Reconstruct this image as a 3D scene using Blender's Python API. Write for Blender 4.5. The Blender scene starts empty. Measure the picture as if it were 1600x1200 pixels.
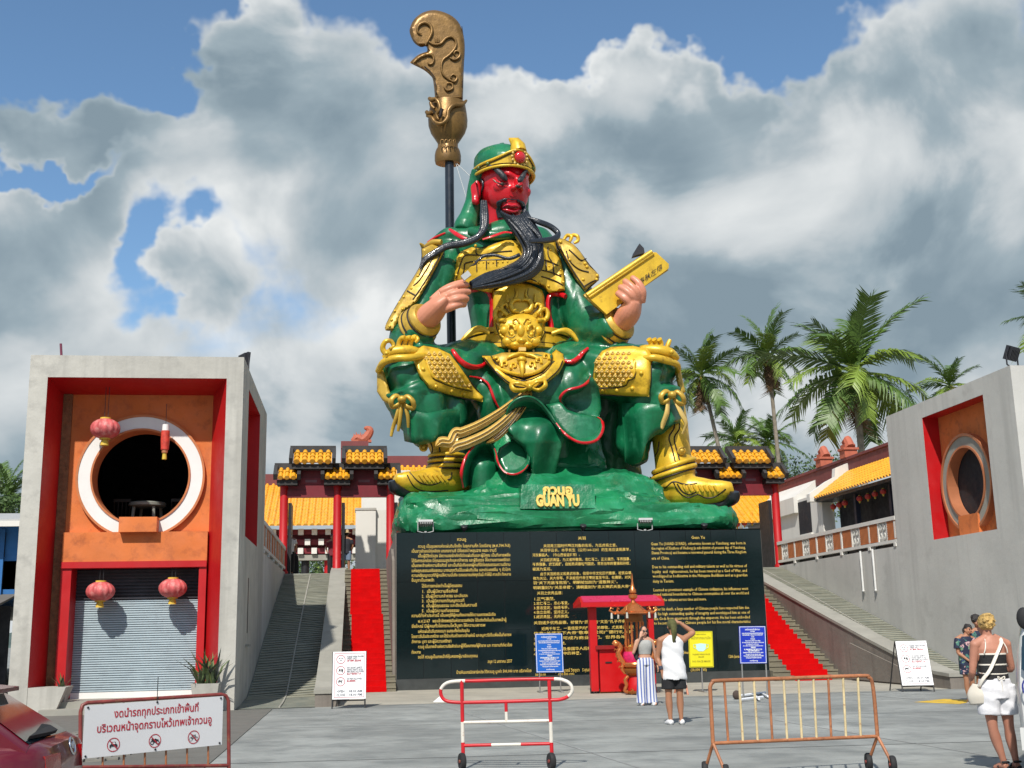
import bpy, bmesh, math, random
from mathutils import Vector, Matrix, geometry
V = Vector
rnd = random.Random(7)
sc = bpy.context.scene
COL = sc.collection

# ------------------------------------------------------------------ camera
FPX, PITCH, ROLL, YAW, EYE = 1817.75, 0.211378, 0.020579, 0.134683, 1.6
FW = V((math.sin(YAW) * math.cos(PITCH), math.cos(YAW) * math.cos(PITCH), math.sin(PITCH)))
_r = V((math.cos(YAW), -math.sin(YAW), 0.0))
_u = _r.cross(FW)
CR = math.cos(ROLL) * _r - math.sin(ROLL) * _u
CU = math.sin(ROLL) * _r + math.cos(ROLL) * _u
CAM = V((0, 0, EYE))
cd = bpy.data.cameras.new('camera')
cam = bpy.data.objects.new('camera', cd)
COL.objects.link(cam)
m = Matrix((CR, CU, -FW)).transposed().to_4x4()
m.translation = CAM
cam.matrix_world = m
cd.sensor_width = 36.0
cd.lens = 36.0 * FPX / 1600.0
cd.clip_end = 6000
cd.clip_start = 0.1
sc.camera = cam

# surveying helpers: a photo pixel (1600 x 1200) plus one known coordinate gives a point of the place
def ray(px, py):
    return (px - 800) / FPX * CR + (600 - py) / FPX * CU + FW
def AY(px, py, y):
    d = ray(px, py); return CAM + d * (y / d.y)
def AX(px, py, x):
    d = ray(px, py); return CAM + d * (x / d.x)
def AZ(px, py, z=0.0):
    d = ray(px, py); return CAM + d * ((z - EYE) / d.z)
def mpp(p):
    return (V(p) - CAM).dot(FW) / FPX

# ------------------------------------------------------------------ exposure, world, sun
sc.view_settings.view_transform = 'Standard'
sc.view_settings.look = 'None'
sc.view_settings.gamma = 1.0
sc.view_settings.exposure = 0.08
sc.view_settings.use_curve_mapping = False
SUN_DIR = V((0.36, 1.0, 0.0)).normalized()           # the way the light travels over the ground
SUN_EL = math.radians(47)
SUNL = V((SUN_DIR.x * math.cos(SUN_EL), SUN_DIR.y * math.cos(SUN_EL), -math.sin(SUN_EL)))
ld = bpy.data.lights.new('sun', 'SUN')
ld.energy = 4.7
ld.angle = math.radians(1.0)
ld.color = (1.0, 0.95, 0.87)
lo = bpy.data.objects.new('sun', ld)
lo.rotation_euler = SUNL.to_track_quat('-Z', 'Y').to_euler()
lo.location = (0, 0, 60)
COL.objects.link(lo)

w = bpy.data.worlds.new('World'); sc.world = w; w.use_nodes = True
def build_world():
    nt = w.node_tree; N = nt.nodes; L = nt.links
    N.clear()
    def nd(t, **k):
        n = N.new(t)
        for a, b in k.items(): setattr(n, a, b)
        return n
    def math_(op, a, b=None, c=None, clamp=False):
        n = nd('ShaderNodeMath', operation=op); n.use_clamp = clamp
        for i, x in enumerate((a, b, c)):
            if x is None: continue
            if isinstance(x, (int, float)): n.inputs[i].default_value = x
            else: L.new(x, n.inputs[i])
        return n.outputs[0]
    sky = nd('ShaderNodeTexSky', sky_type='NISHITA')
    sky.sun_disc = False
    sky.sun_elevation = SUN_EL
    sky.sun_rotation = math.atan2(-SUN_DIR.x, -SUN_DIR.y)
    sky.air_density = 1.0; sky.dust_density = 0.1; sky.ozone_density = 1.0
    tc = nd('ShaderNodeTexCoord')
    sep = nd('ShaderNodeSeparateXYZ'); L.new(tc.outputs['Generated'], sep.inputs[0])
    az = math_('ARCTAN2', sep.outputs[0], sep.outputs[1])
    el = math_('ARCSINE', sep.outputs[2])
    cxy0 = nd('ShaderNodeCombineXYZ'); L.new(az, cxy0.inputs[0]); L.new(el, cxy0.inputs[1])
    wn = nd('ShaderNodeTexNoise'); L.new(tc.outputs['Generated'], wn.inputs['Vector']); wn.inputs['Scale'].default_value = 7.0; wn.inputs['Detail'].default_value = 5.0; wn.inputs['Roughness'].default_value = 0.55
    wv_ = nd('ShaderNodeVectorMath', operation='MULTIPLY_ADD'); L.new(wn.outputs['Color'], wv_.inputs[0]); wv_.inputs[1].default_value = (0.30, 0.24, 0); wv_.inputs[2].default_value = (-0.15, -0.12, 0)
    cxyz = nd('ShaderNodeVectorMath', operation='ADD'); L.new(cxy0.outputs[0], cxyz.inputs[0]); L.new(wv_.outputs[0], cxyz.inputs[1])
    def fbm(offset, scale, detail, rough=0.55, dist=0.0):
        mp = nd('ShaderNodeVectorMath', operation='MULTIPLY_ADD'); L.new(tc.outputs['Generated'], mp.inputs[0])
        mp.inputs[1].default_value = (1, 1, 1.3); mp.inputs[2].default_value = offset
        n = nd('ShaderNodeTexNoise'); L.new(mp.outputs[0], n.inputs['Vector'])
        n.inputs['Scale'].default_value = scale; n.inputs['Detail'].default_value = detail
        n.inputs['Roughness'].default_value = rough; n.inputs['Distortion'].default_value = dist
        return n.outputs[0]
    def blob(px, py, rx, ry, amp):
        d = ray(px, py).normalized(); a0 = math.atan2(d.x, d.y); e0 = math.asin(d.z); kx, ky = FPX / rx, FPX / ry
        v = nd('ShaderNodeVectorMath', operation='MULTIPLY_ADD'); L.new(cxyz.outputs[0], v.inputs[0]); v.inputs[1].default_value = (kx, ky, 0); v.inputs[2].default_value = (-a0 * kx, -e0 * ky, 0)
        ln = nd('ShaderNodeVectorMath', operation='LENGTH'); L.new(v.outputs[0], ln.inputs[0])
        mr_ = nd('ShaderNodeMapRange', interpolation_type='SMOOTHSTEP'); L.new(ln.outputs['Value'], mr_.inputs[0])
        mr_.inputs[1].default_value = 0.0; mr_.inputs[2].default_value = 1.7; mr_.inputs[3].default_value = amp; mr_.inputs[4].default_value = 0.0
        return mr_.outputs[0]
    # where the cumulus masses and the blue gaps of this sky stand
    blobs = [(960, 0, 300, 95, -0.60), (560, 25, 110, 50, -0.10), (70, 45, 190, 85, -0.50), (225, 165, 60, 40, -0.34),
             (30, 245, 120, 18, -0.30), (205, 425, 45, 80, -0.27), (325, 25, 40, 40, -0.25), (1190, 120, 60, 50, -0.2),
             (330, 110, 150, 100, 0.26), (50, 380, 100, 110, 0.22), (90, 190, 120, 40, 0.20), (640, 300, 420, 170, 0.34), (420, 20, 70, 60, .2),
             (310, 470, 75, 55, 0.25), (900, 200, 240, 110, 0.30), (1125, 140, 45, 45, 0.22), (1300, 150, 110, 70, 0.28), (1500, 100, 170, 150, 0.36),
             (1300, 420, 520, 220, 0.36)]
    low = nd('ShaderNodeMapRange', interpolation_type='SMOOTHSTEP'); L.new(el, low.inputs[0])
    low.inputs[1].default_value = 0.34; low.inputs[2].default_value = 0.10; low.inputs[3].default_value = 0.0; low.inputs[4].default_value = 0.34
    cov = low.outputs[0]
    for b in blobs: cov = math_('ADD', cov, blob(*b))
    o1 = V((3.1, 1.7, 0.4)); o2 = V((8.1, 3.7, 1.4)); sh = V((-0.035, -0.02, 0.075))
    big = fbm(o1, 4.2, 5.0, 0.55, 0.2); sha = fbm(o2, 5.0, 6.0, 0.52, 0.3); shb = fbm(o2 + sh, 5.0, 2.5, 0.52, 0.3)
    d0 = math_('MULTIPLY_ADD', big, 0.80, math_('ADD', cov, 0.20))
    mr = nd('ShaderNodeMapRange', interpolation_type='SMOOTHSTEP'); L.new(d0, mr.inputs[0])
    mr.inputs[1].default_value = 0.54; mr.inputs[2].default_value = 0.70
    alpha = mr.outputs[0]
    rim = nd('ShaderNodeMapRange', interpolation_type='SMOOTHSTEP'); L.new(d0, rim.inputs[0])
    rim.inputs[1].default_value = 0.62; rim.inputs[2].default_value = 0.90; rim.inputs[3].default_value = 0.62; rim.inputs[4].default_value = 0.33
    bil = nd('ShaderNodeMapRange', interpolation_type='SMOOTHSTEP'); L.new(sha, bil.inputs[0])
    bil.inputs[1].default_value = 0.47; bil.inputs[2].default_value = 0.55; bil.inputs[3].default_value = -0.03; bil.inputs[4].default_value = 0.10
    shade = math_('ADD', math_('ADD', rim.outputs[0], bil.outputs[0]), math_('MULTIPLY', math_('SUBTRACT', sha, shb), 2.0), clamp=True)
    cr = nd('ShaderNodeValToRGB'); L.new(shade, cr.inputs[0])
    e = cr.color_ramp.elements
    e[0].position = 0.0; e[0].color = (0.225, 0.30, 0.355, 1)
    e[1].position = 0.95; e[1].color = (0.80, 0.82, 0.82, 1)
    x = cr.color_ramp.elements.new(0.25); x.color = (0.32, 0.40, 0.45, 1)
    x = cr.color_ramp.elements.new(0.55); x.color = (0.54, 0.585, 0.61, 1)
    tint = nd('ShaderNodeVectorMath', operation='MULTIPLY'); L.new(sky.outputs[0], tint.inputs[0]); tint.inputs[1].default_value = (0.80, 0.96, 1.03)
    bg1 = nd('ShaderNodeBackground'); L.new(tint.outputs[0], bg1.inputs[0]); bg1.inputs[1].default_value = 0.135
    bg2 = nd('ShaderNodeBackground'); L.new(cr.outputs[0], bg2.inputs[0]); bg2.inputs[1].default_value = 1.0
    mx = nd('ShaderNodeMixShader'); L.new(alpha, mx.inputs[0]); L.new(bg1.outputs[0], mx.inputs[1]); L.new(bg2.outputs[0], mx.inputs[2])
    out = nd('ShaderNodeOutputWorld'); L.new(mx.outputs[0], out.inputs[0])
build_world()
w.cycles.sampling_method = 'MANUAL'; w.cycles.sample_map_resolution = 256

# ------------------------------------------------------------------ materials
MATS = {}
def mat(name, col, rough=0.6, metal=0.0, var=0.12, scale=2.0, bump=0.0, bscale=12.0, coat=0.0, streak=0.0, dirt_or_sheen=None, dirt_or_sheen_amt=0.0, spec=0.5, detail=5.0, emit=None, trans=0.0, alpha=1.0):
    if name in MATS: return MATS[name]
    mt = bpy.data.materials.new(name); mt.use_nodes = True
    nt = mt.node_tree; N = nt.nodes; L = nt.links
    b = N['Principled BSDF']
    b.inputs['Roughness'].default_value = rough
    b.inputs['Metallic'].default_value = metal
    b.inputs['Specular IOR Level'].default_value = spec
    if coat: b.inputs['Coat Weight'].default_value = coat; b.inputs['Coat Roughness'].default_value = 0.08
    if trans: b.inputs['Transmission Weight'].default_value = trans
    if alpha < 1: b.inputs['Alpha'].default_value = alpha
    if emit:
        b.inputs['Emission Color'].default_value = (*emit[:3], 1); b.inputs['Emission Strength'].default_value = emit[3]
    tc = N.new('ShaderNodeTexCoord')
    def noise(sc_, det=detail, mapping=None):
        n = N.new('ShaderNodeTexNoise'); n.inputs['Scale'].default_value = sc_; n.inputs['Detail'].default_value = det
        n.inputs['Roughness'].default_value = 0.6
        if mapping:
            mp = N.new('ShaderNodeMapping'); mp.inputs['Scale'].default_value = mapping
            L.new(tc.outputs['Object'], mp.inputs[0]); L.new(mp.outputs[0], n.inputs['Vector'])
        else: L.new(tc.outputs['Object'], n.inputs['Vector'])
        return n.outputs[0]
    def mixc(fac, a, bcol):
        mx = N.new('ShaderNodeMix'); mx.data_type = 'RGBA'; mx.clamp_factor = True
        if isinstance(fac, float): mx.inputs[0].default_value = fac
        else: L.new(fac, mx.inputs[0])
        for i, c in ((6, a), (7, bcol)):
            if isinstance(c, tuple): mx.inputs[i].default_value = (*c[:3], 1)
            else: L.new(c, mx.inputs[i])
        return mx.outputs[2]
    def rng(x, a, c):
        r = N.new('ShaderNodeMapRange'); L.new(x, r.inputs[0]); r.inputs[1].default_value = a; r.inputs[2].default_value = c
        return r.outputs[0]
    lo_ = tuple(max(0, c * (1 - var)) for c in col[:3]); hi_ = tuple(min(1, c * (1 + var)) for c in col[:3])
    c = mixc(rng(noise(scale), 0.3, 0.7), lo_, hi_)
    if streak:
        c = mixc(rng(noise(1.0, 6, (2.2, 2.2, 0.12)), 0.50, 0.78), c, tuple(x * (1 - streak) for x in col[:3]))
    if dirt_or_sheen:
        c = mixc(rng(noise(scale * 2.7 + 0.31, 8), 0.62 - dirt_or_sheen_amt * 0.2, 0.74), c, dirt_or_sheen)
    L.new(c, b.inputs['Base Color'])
    rr = N.new('ShaderNodeMapRange'); L.new(noise(scale * 1.9 + 0.7, 4), rr.inputs[0]); rr.inputs[1].default_value = 0.3; rr.inputs[2].default_value = 0.7
    rr.inputs[3].default_value = max(0.02, rough * 0.82); rr.inputs[4].default_value = min(1, rough * 1.18)
    L.new(rr.outputs[0], b.inputs['Roughness'])
    if bump:
        bn = N.new('ShaderNodeBump'); bn.inputs['Strength'].default_value = bump; bn.inputs['Distance'].default_value = 0.05
        L.new(noise(bscale, 6), bn.inputs['Height']); L.new(bn.outputs[0], b.inputs['Normal'])
    MATS[name] = mt
    return mt

# ------------------------------------------------------------------ mesh builder
WLOC = {}
class MB:
    def __init__(self): self.v = []; self.f = []; self.mi = []; self.cur = 0
    def add(self, vs, fs):
        o = len(self.v); self.v += [V(p) for p in vs]
        for f in fs: self.f.append([i + o for i in f]); self.mi.append(self.cur)
        return self
    def box(self, x0, x1, y0, y1, z0, z1):
        vs = [(x, y, z) for x in (x0, x1) for y in (y0, y1) for z in (z0, z1)]
        return self.add(vs, [(0, 1, 3, 2), (4, 6, 7, 5), (0, 4, 5, 1), (2, 3, 7, 6), (0, 2, 6, 4), (1, 5, 7, 3)])
    def obox(self, c, ax, ay, az):          # oriented box: centre and three half-axis vectors
        c, ax, ay, az = V(c), V(ax), V(ay), V(az)
        vs = [c + ax * i + ay * j + az * k for i in (-1, 1) for j in (-1, 1) for k in (-1, 1)]
        return self.add(vs, [(0, 1, 3, 2), (4, 6, 7, 5), (0, 4, 5, 1), (2, 3, 7, 6), (0, 2, 6, 4), (1, 5, 7, 3)])
    def loft(self, rings, closed=True, caps=True):
        n = len(rings[0]); vs = [p for r in rings for p in r]; fs = []
        for i in range(len(rings) - 1):
            for j in range(n if closed else n - 1):
                k = (j + 1) % n
                fs.append((i * n + j, i * n + k, (i + 1) * n + k, (i + 1) * n + j))
        if caps and closed:
            fs.append(tuple(range(n - 1, -1, -1))); fs.append(tuple((len(rings) - 1) * n + j for j in range(n)))
        return self.add(vs, fs)
    def tube(self, pts, rad, n=8, caps=True, flat=None):
        pts = [V(p) for p in pts]
        if not isinstance(rad, (list, tuple)): rad = [rad] * len(pts)
        rings = []; ref = None
        for i, p in enumerate(pts):
            t = (pts[min(i + 1, len(pts) - 1)] - pts[max(i - 1, 0)])
            t = t.normalized() if t.length > 1e-9 else V((0, 0, 1))
            if ref is None:
                ref = t.orthogonal().normalized() if flat is None else (flat - t * flat.dot(t)).normalized()
            a = ref - t * ref.dot(t)
            a = a.normalized() if a.length > 1e-6 else t.orthogonal().normalized()
            ref = a; b = t.cross(a)
            r = rad[i]; ra, rb = (r if isinstance(r, tuple) else (r, r))
            rings.append([p + a * (math.cos(2 * math.pi * j / n) * ra) + b * (math.sin(2 * math.pi * j / n) * rb) for j in range(n)])
        return self.loft(rings, True, caps)
    def ball(self, c, r, n=12, m=8, rot=None):
        c = V(c); rx, ry, rz = r if isinstance(r, (tuple, list)) else (r, r, r)
        vs = []; fs = []
        for i in range(1, m):
            t = math.pi * i / m
            for j in range(n):
                a = 2 * math.pi * j / n
                vs.append(V((rx * math.sin(t) * math.cos(a), ry * math.sin(t) * math.sin(a), rz * math.cos(t))))
        vs.append(V((0, 0, rz))); vs.append(V((0, 0, -rz)))
        for i in range(m - 2):
            for j in range(n):
                k = (j + 1) % n; fs.append((i * n + j, (i + 1) * n + j, (i + 1) * n + k, i * n + k))
        T = len(vs) - 2
        for j in range(n):
            k = (j + 1) % n; fs.append((T, j, k)); fs.append((T + 1, (m - 2) * n + k, (m - 2) * n + j))
        if rot is not None: vs = [rot @ p for p in vs]
        return self.add([c + p for p in vs], fs)
    def lathe(self, prof, c=(0, 0, 0), n=20, ax=None, sy=1.0):
        c = V(c); rings = []
        q = None
        if ax is not None: q = V((0, 0, 1)).rotation_difference(V(ax))
        for r, z in prof:
            ring = [V((r * math.cos(2 * math.pi * j / n), sy * r * math.sin(2 * math.pi * j / n), z)) for j in range(n)]
            if q: ring = [q @ p for p in ring]
            rings.append([c + p for p in ring])
        return self.loft(rings, True, True)
    def prism(self, poly, off):
        n = len(poly); off = V(off); vs = [V(p) for p in poly] + [V(p) + off for p in poly]
        fs = [tuple(range(n)), tuple(range(2 * n - 1, n - 1, -1))] + [(i, (i + 1) % n, n + (i + 1) % n, n + i) for i in range(n)]
        return self.add(vs, fs)
    def grid(self, fn, nu, nv):
        vs = [fn(i / nu, j / nv) for i in range(nu + 1) for j in range(nv + 1)]
        fs = [(i * (nv + 1) + j, (i + 1) * (nv + 1) + j, (i + 1) * (nv + 1) + j + 1, i * (nv + 1) + j + 1) for i in range(nu) for j in range(nv)]
        return self.add(vs, fs)
    def mesh(self, name, mats, smooth=None, shift=V((0, 0, 0)), recalc=True):
        me = bpy.data.meshes.new(name)
        me.from_pydata([tuple(p - shift) for p in self.v], [], self.f)
        if not isinstance(mats, (list, tuple)): mats = [mats]
        for k in mats: me.materials.append(k)
        if len(mats) > 1: me.polygons.foreach_set('material_index', self.mi)
        if recalc:
            bm = bmesh.new(); bm.from_mesh(me); bmesh.ops.recalc_face_normals(bm, faces=bm.faces); bm.to_mesh(me); bm.free()
        if smooth is not None:
            me.shade_smooth()
            if smooth < 180: me.set_sharp_from_angle(angle=math.radians(smooth))
        me.update()
        return me
    def build(self, name, mats, parent=None, smooth=None, recalc=True, **tags):
        if parent is not None: loc = WLOC[parent.name]
        else:
            xs = [p.x for p in self.v]; ys = [p.y for p in self.v]; zs = [p.z for p in self.v]
            loc = V(((min(xs) + max(xs)) / 2, (min(ys) + max(ys)) / 2, min(zs)))
        return link(name, self.mesh(name, mats, smooth, loc, recalc), parent, loc, **tags)
def link(name, me, parent=None, loc=V((0, 0, 0)), **tags):
    o = bpy.data.objects.new(name, me); COL.objects.link(o)
    if parent is not None: o.parent = parent
    else: o.location = loc
    WLOC[o.name] = V(loc)
    for k, x in tags.items():
        if x is not None: o[k] = x
    return o
def thing(name, label, cat, loc=(0, 0, 0), group=None):
    o = bpy.data.objects.new(name, None); COL.objects.link(o)
    o.empty_display_size = 0.2
    o.location = loc; WLOC[o.name] = V(loc)
    o['label'] = label; o['category'] = cat
    if group: o['group'] = group
    return o
def children(o): return [c for c in bpy.data.objects if c.parent == o]
def copy_tree(o, kids, parent=None):
    c = o.copy(); COL.objects.link(c)
    if parent: c.parent = parent
    for ch in kids.get(o.name, ()): copy_tree(ch, kids, c)
    return c
def kidmap(root):
    k = {}
    for o in [root] + list(root.children_recursive): k[o.name] = list(o.children)
    return k
TMP = bpy.data.scenes.new('workbench')
def eval_mesh(o):
    TMP.collection.objects.link(o)
    with bpy.context.temp_override(scene=TMP, view_layer=TMP.view_layers[0]):
        dg = bpy.context.evaluated_depsgraph_get(); dg.update()
        out = bpy.data.meshes.new_from_object(o.evaluated_get(dg))
    TMP.collection.objects.unlink(o)
    return out
def remesh(mb, voxel, smooth_it=3, dec=None):
    me = mb.mesh('tmp', [], None)
    o = bpy.data.objects.new('tmp', me)
    md = o.modifiers.new('r', 'REMESH'); md.mode = 'VOXEL'; md.voxel_size = voxel; md.use_smooth_shade = True
    if smooth_it:
        s = o.modifiers.new('s', 'SMOOTH'); s.factor = 0.5; s.iterations = smooth_it
    if dec:
        d = o.modifiers.new('d', 'DECIMATE'); d.ratio = dec
    out = eval_mesh(o)
    bpy.data.objects.remove(o); bpy.data.meshes.remove(me)
    out.shade_smooth()
    return out
def from_mesh(me):
    mb = MB(); mb.add([v.co.copy() for v in me.vertices], [tuple(p.vertices) for p in me.polygons]); return mb
def spline(pts, k=6):
    """Catmull-Rom through tuples of floats"""
    P = [tuple(map(float, p)) for p in pts]; out = []
    for i in range(len(P) - 1):
        p0, p1, p2, p3 = P[max(i - 1, 0)], P[i], P[i + 1], P[min(i + 2, len(P) - 1)]
        for s in range(k):
            t = s / k
            out.append(tuple(0.5 * (2 * b + (c - a) * t + (2 * a - 5 * b + 4 * c - d) * t * t + (3 * b - a - 3 * c + d) * t ** 3) for a, b, c, d in zip(p0, p1, p2, p3)))
    out.append(P[-1]); return out
_font_cache = {}
def text_mesh(body, size, align='LEFT', ext=0.0, spacing=1.0, line=1.0, bold=0.0, res=2):
    c = bpy.data.curves.new('txt', 'FONT'); c.body = body; c.size = size; c.align_x = align
    c.extrude = ext; c.space_character = spacing; c.space_line = line; c.resolution_u = res; c.offset = bold
    c.fill_mode = 'FRONT' if ext == 0 else 'BOTH'
    o = bpy.data.objects.new('txt', c)
    me = eval_mesh(o)
    vs = [v.co.copy() for v in me.vertices]; fs = [tuple(p.vertices) for p in me.polygons]
    bpy.data.objects.remove(o); bpy.data.curves.remove(c); bpy.data.meshes.remove(me)
    return vs, fs
def put_text(mb, body, size, origin, xdir, ydir, width=None, height=None, align='LEFT', **k):
    """lettering in the plane (xdir, ydir); stretched to width when given"""
    vs, fs = text_mesh(body, size, align, **k)
    if not vs: return
    x0 = min(v.x for v in vs); x1 = max(v.x for v in vs)
    sx = 1.0
    if width: sx = width / max(1e-6, x1 - x0)
    if width and align == 'LEFT': pass
    xdir, ydir = V(xdir).normalized(), V(ydir).normalized(); nd = xdir.cross(ydir)
    mb.add([V(origin) + xdir * (v.x * sx) + ydir * v.y + nd * v.z for v in vs], fs)
# ================================================================== materials of the setting
m_ground = mat('plaza_concrete', (0.255, 0.265, 0.25), 0.8, var=0.3, scale=0.45, bump=0.3, bscale=6, dirt_or_sheen=(0.15, 0.16, 0.155), dirt_or_sheen_amt=0.9)
m_apron = mat('apron_concrete', (0.36, 0.335, 0.275), 0.85, var=0.16, scale=0.8, bump=0.25, bscale=9, dirt_or_sheen=(0.28, 0.26, 0.22), dirt_or_sheen_amt=0.5)
m_wall = mat('wall_concrete', (0.45, 0.435, 0.39), 0.85, var=0.16, scale=0.6, bump=0.2, bscale=7, streak=0.32, dirt_or_sheen=(0.33, 0.32, 0.29), dirt_or_sheen_amt=0.45)
m_wall_r = mat('wall_concrete_clean', (0.52, 0.51, 0.475), 0.85, var=0.10, scale=0.4, bump=0.12, bscale=7, streak=0.2, dirt_or_sheen=(0.43, 0.42, 0.39), dirt_or_sheen_amt=0.3)
m_white = mat('white_render', (0.68, 0.66, 0.61), 0.8, var=0.05, scale=0.8, streak=0.1)
m_red = mat('red_paint', (0.44, 0.003, 0.006), 0.5, var=0.08, scale=1.2)
m_dred = mat('dark_red_paint', (0.17, 0.012, 0.02), 0.5, var=0.12, scale=1.5)
m_maroon = mat('maroon_paint', (0.16, 0.035, 0.035), 0.6, var=0.12, scale=1.2)
m_orange = mat('orange_render', (0.60, 0.165, 0.042), 0.8, var=0.13, scale=0.9, bump=0.2, bscale=5, dirt_or_sheen=(0.37, 0.10, 0.032), dirt_or_sheen_amt=0.5)
m_brown = mat('raw_brick_strip', (0.22, 0.10, 0.045), 0.9, var=0.3, scale=9, bump=0.5, bscale=14)
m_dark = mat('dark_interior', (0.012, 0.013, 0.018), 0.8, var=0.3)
m_ring = mat('white_ring_paint', (0.74, 0.735, 0.71), 0.6, var=0.04)
m_copper = mat('copper_trim', (0.50, 0.19, 0.09), 0.4, metal=0.3, var=0.1)
m_shut = mat('shutter_metal', (0.42, 0.51, 0.55), 0.45, metal=0.25, var=0.07, scale=1.2, dirt_or_sheen=(0.36, 0.43, 0.47), dirt_or_sheen_amt=0.4)
m_black = mat('black_paint', (0.012, 0.012, 0.014), 0.5, var=0.2)
m_tile = mat('yellow_glazed_tile', (0.78, 0.36, 0.018), 0.3, var=0.2, scale=3.5, coat=0.4)
m_roofblack = mat('black_roof_trim', (0.035, 0.033, 0.033), 0.7, var=0.2)
m_granite = mat('polished_black_granite', (0.005, 0.012, 0.013), 0.07, var=0.3, scale=25, spec=0.5)
m_goldtext = mat('gold_lettering', (0.75, 0.52, 0.12), 0.35, metal=0.2, var=0.15, scale=8, emit=None)
m_stone = mat('stair_stone', (0.185, 0.168, 0.12), 0.9, var=0.2, scale=1.4, bump=0.3, bscale=12)
m_parapet = mat('ramp_parapet', (0.20, 0.175, 0.15), 0.85, var=0.18, scale=0.8, bump=0.2, bscale=8, streak=0.35)
m_coping = mat('parapet_coping', (0.30, 0.29, 0.25), 0.85, var=0.12, scale=1.5)
m_carpet = mat('red_carpet', (0.50, 0.002, 0.003), 0.95, var=0.14, scale=2.2, spec=0.1, bump=0.5, bscale=3)
m_terra = mat('terracotta', (0.50, 0.17, 0.06), 0.75, var=0.15, scale=4)
m_terrared = mat('terracotta_red', (0.42, 0.11, 0.06), 0.7, var=0.15, scale=4)
m_paver = mat('grey_paver', (0.20, 0.19, 0.165), 0.9, var=0.25, scale=2.5, bump=0.3, bscale=20)
m_line = mat('joint_line', (0.18, 0.185, 0.18), 0.9, var=0.2)
m_lineL = mat('pale_joint_line', (0.27, 0.275, 0.265), 0.9, var=0.2)
m_yellow = mat('yellow_marking', (0.62, 0.40, 0.03), 0.8, var=0.25, scale=4)

def ramp_mat():
    mt = mat('ramp_ribbed_stone', (0.185, 0.19, 0.155), 0.8, var=0.22, scale=1.1, bump=0.2, bscale=10, dirt_or_sheen=(0.10, 0.125, 0.11), dirt_or_sheen_amt=0.7)
    return mt
m_ramp = ramp_mat()
m_rib = mat('ramp_rib_stone', (0.27, 0.265, 0.205), 0.85, var=0.2, scale=1.4)

XC = 7.27                       # symmetry axis of the courtyard
ID = lambda x: x
MIRR = lambda x: 2 * XC - x
YF = 36.05                      # front face of the plinth
ZT = 4.05                       # upper terrace

# ------------------------------------------------------------------ ground
g = MB(); g.box(-450, 450, -60, 900, -0.3, 0.0)
ground = g.build('ground', m_ground, kind='structure')
a = MB(); a.box(-2.75, 17.29, 28.9, 46, 0.0, 0.006)
apron = a.build('pavement', m_apron, kind='structure')
for (p, q, wd, mt) in [((-1.2, 28.9), (17.0, 28.3), 0.03, m_line), ((1.16, 36.0), (3.6, 12.0), 0.02, m_lineL), ((-3.0, 22.5), (16.0, 21.2), 0.02, m_lineL),
                       ((7.0, 28.2), (7.9, 12.0), 0.02, m_lineL), ((12.0, 28.2), (13.4, 12.0), 0.02, m_lineL), ((-2.0, 16.4), (14.0, 15.6), 0.02, m_line),
                       ((-0.5, 26.0), (14.0, 25.4), 0.015, m_line)]:
    b = MB(); p3, q3 = V((*p, 0.004)), V((*q, 0.004)); d = (q3 - p3).normalized().cross(V((0, 0, 1))) * wd
    b.add([p3 - d, q3 - d, q3 + d, p3 + d], [(0, 1, 2, 3)])
    b.build('joint', mt, ground)
b = MB(); pts = [AZ(1428, 1097, 0.004), AZ(1475, 1092, 0.004), AZ(1528, 1094, 0.004), AZ(1500, 1100, 0.004)]
b.add(pts, [(0, 1, 2, 3)]); b.build('painted_marking', m_yellow, ground)

# brick pavers by the shop door
pv = MB(); pv.box(-12, -1.9, 12, 28.3, 0, 0.012); paving = pv.build('paved_strip', mat('paver_sand', (0.13, 0.125, 0.11), 0.95), kind='structure')
pm = MB(); pm.box(-0.125, 0.125, -0.06, 0.06, 0, 0.03); pme = pm.mesh('paver', m_paver)
cnt = 0
for j in range(64):
    y = 17.2 + j * 0.165
    for i in range(7):
        x = -5.2 + i * 0.28 + (0.14 if j % 2 else 0) + (y - 17) * 0.06
        if cnt >= 300: break
        o = link('paver', pme, paving); o.location = V((x, y, 0.010 + rnd.uniform(0, 0.008))) - WLOC[paving.name]
        o.rotation_euler = (rnd.uniform(-.02, .02), rnd.uniform(-.02, .02), rnd.uniform(-.06, .06)); o.scale = (1, 1.2, 1); cnt += 1

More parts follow.
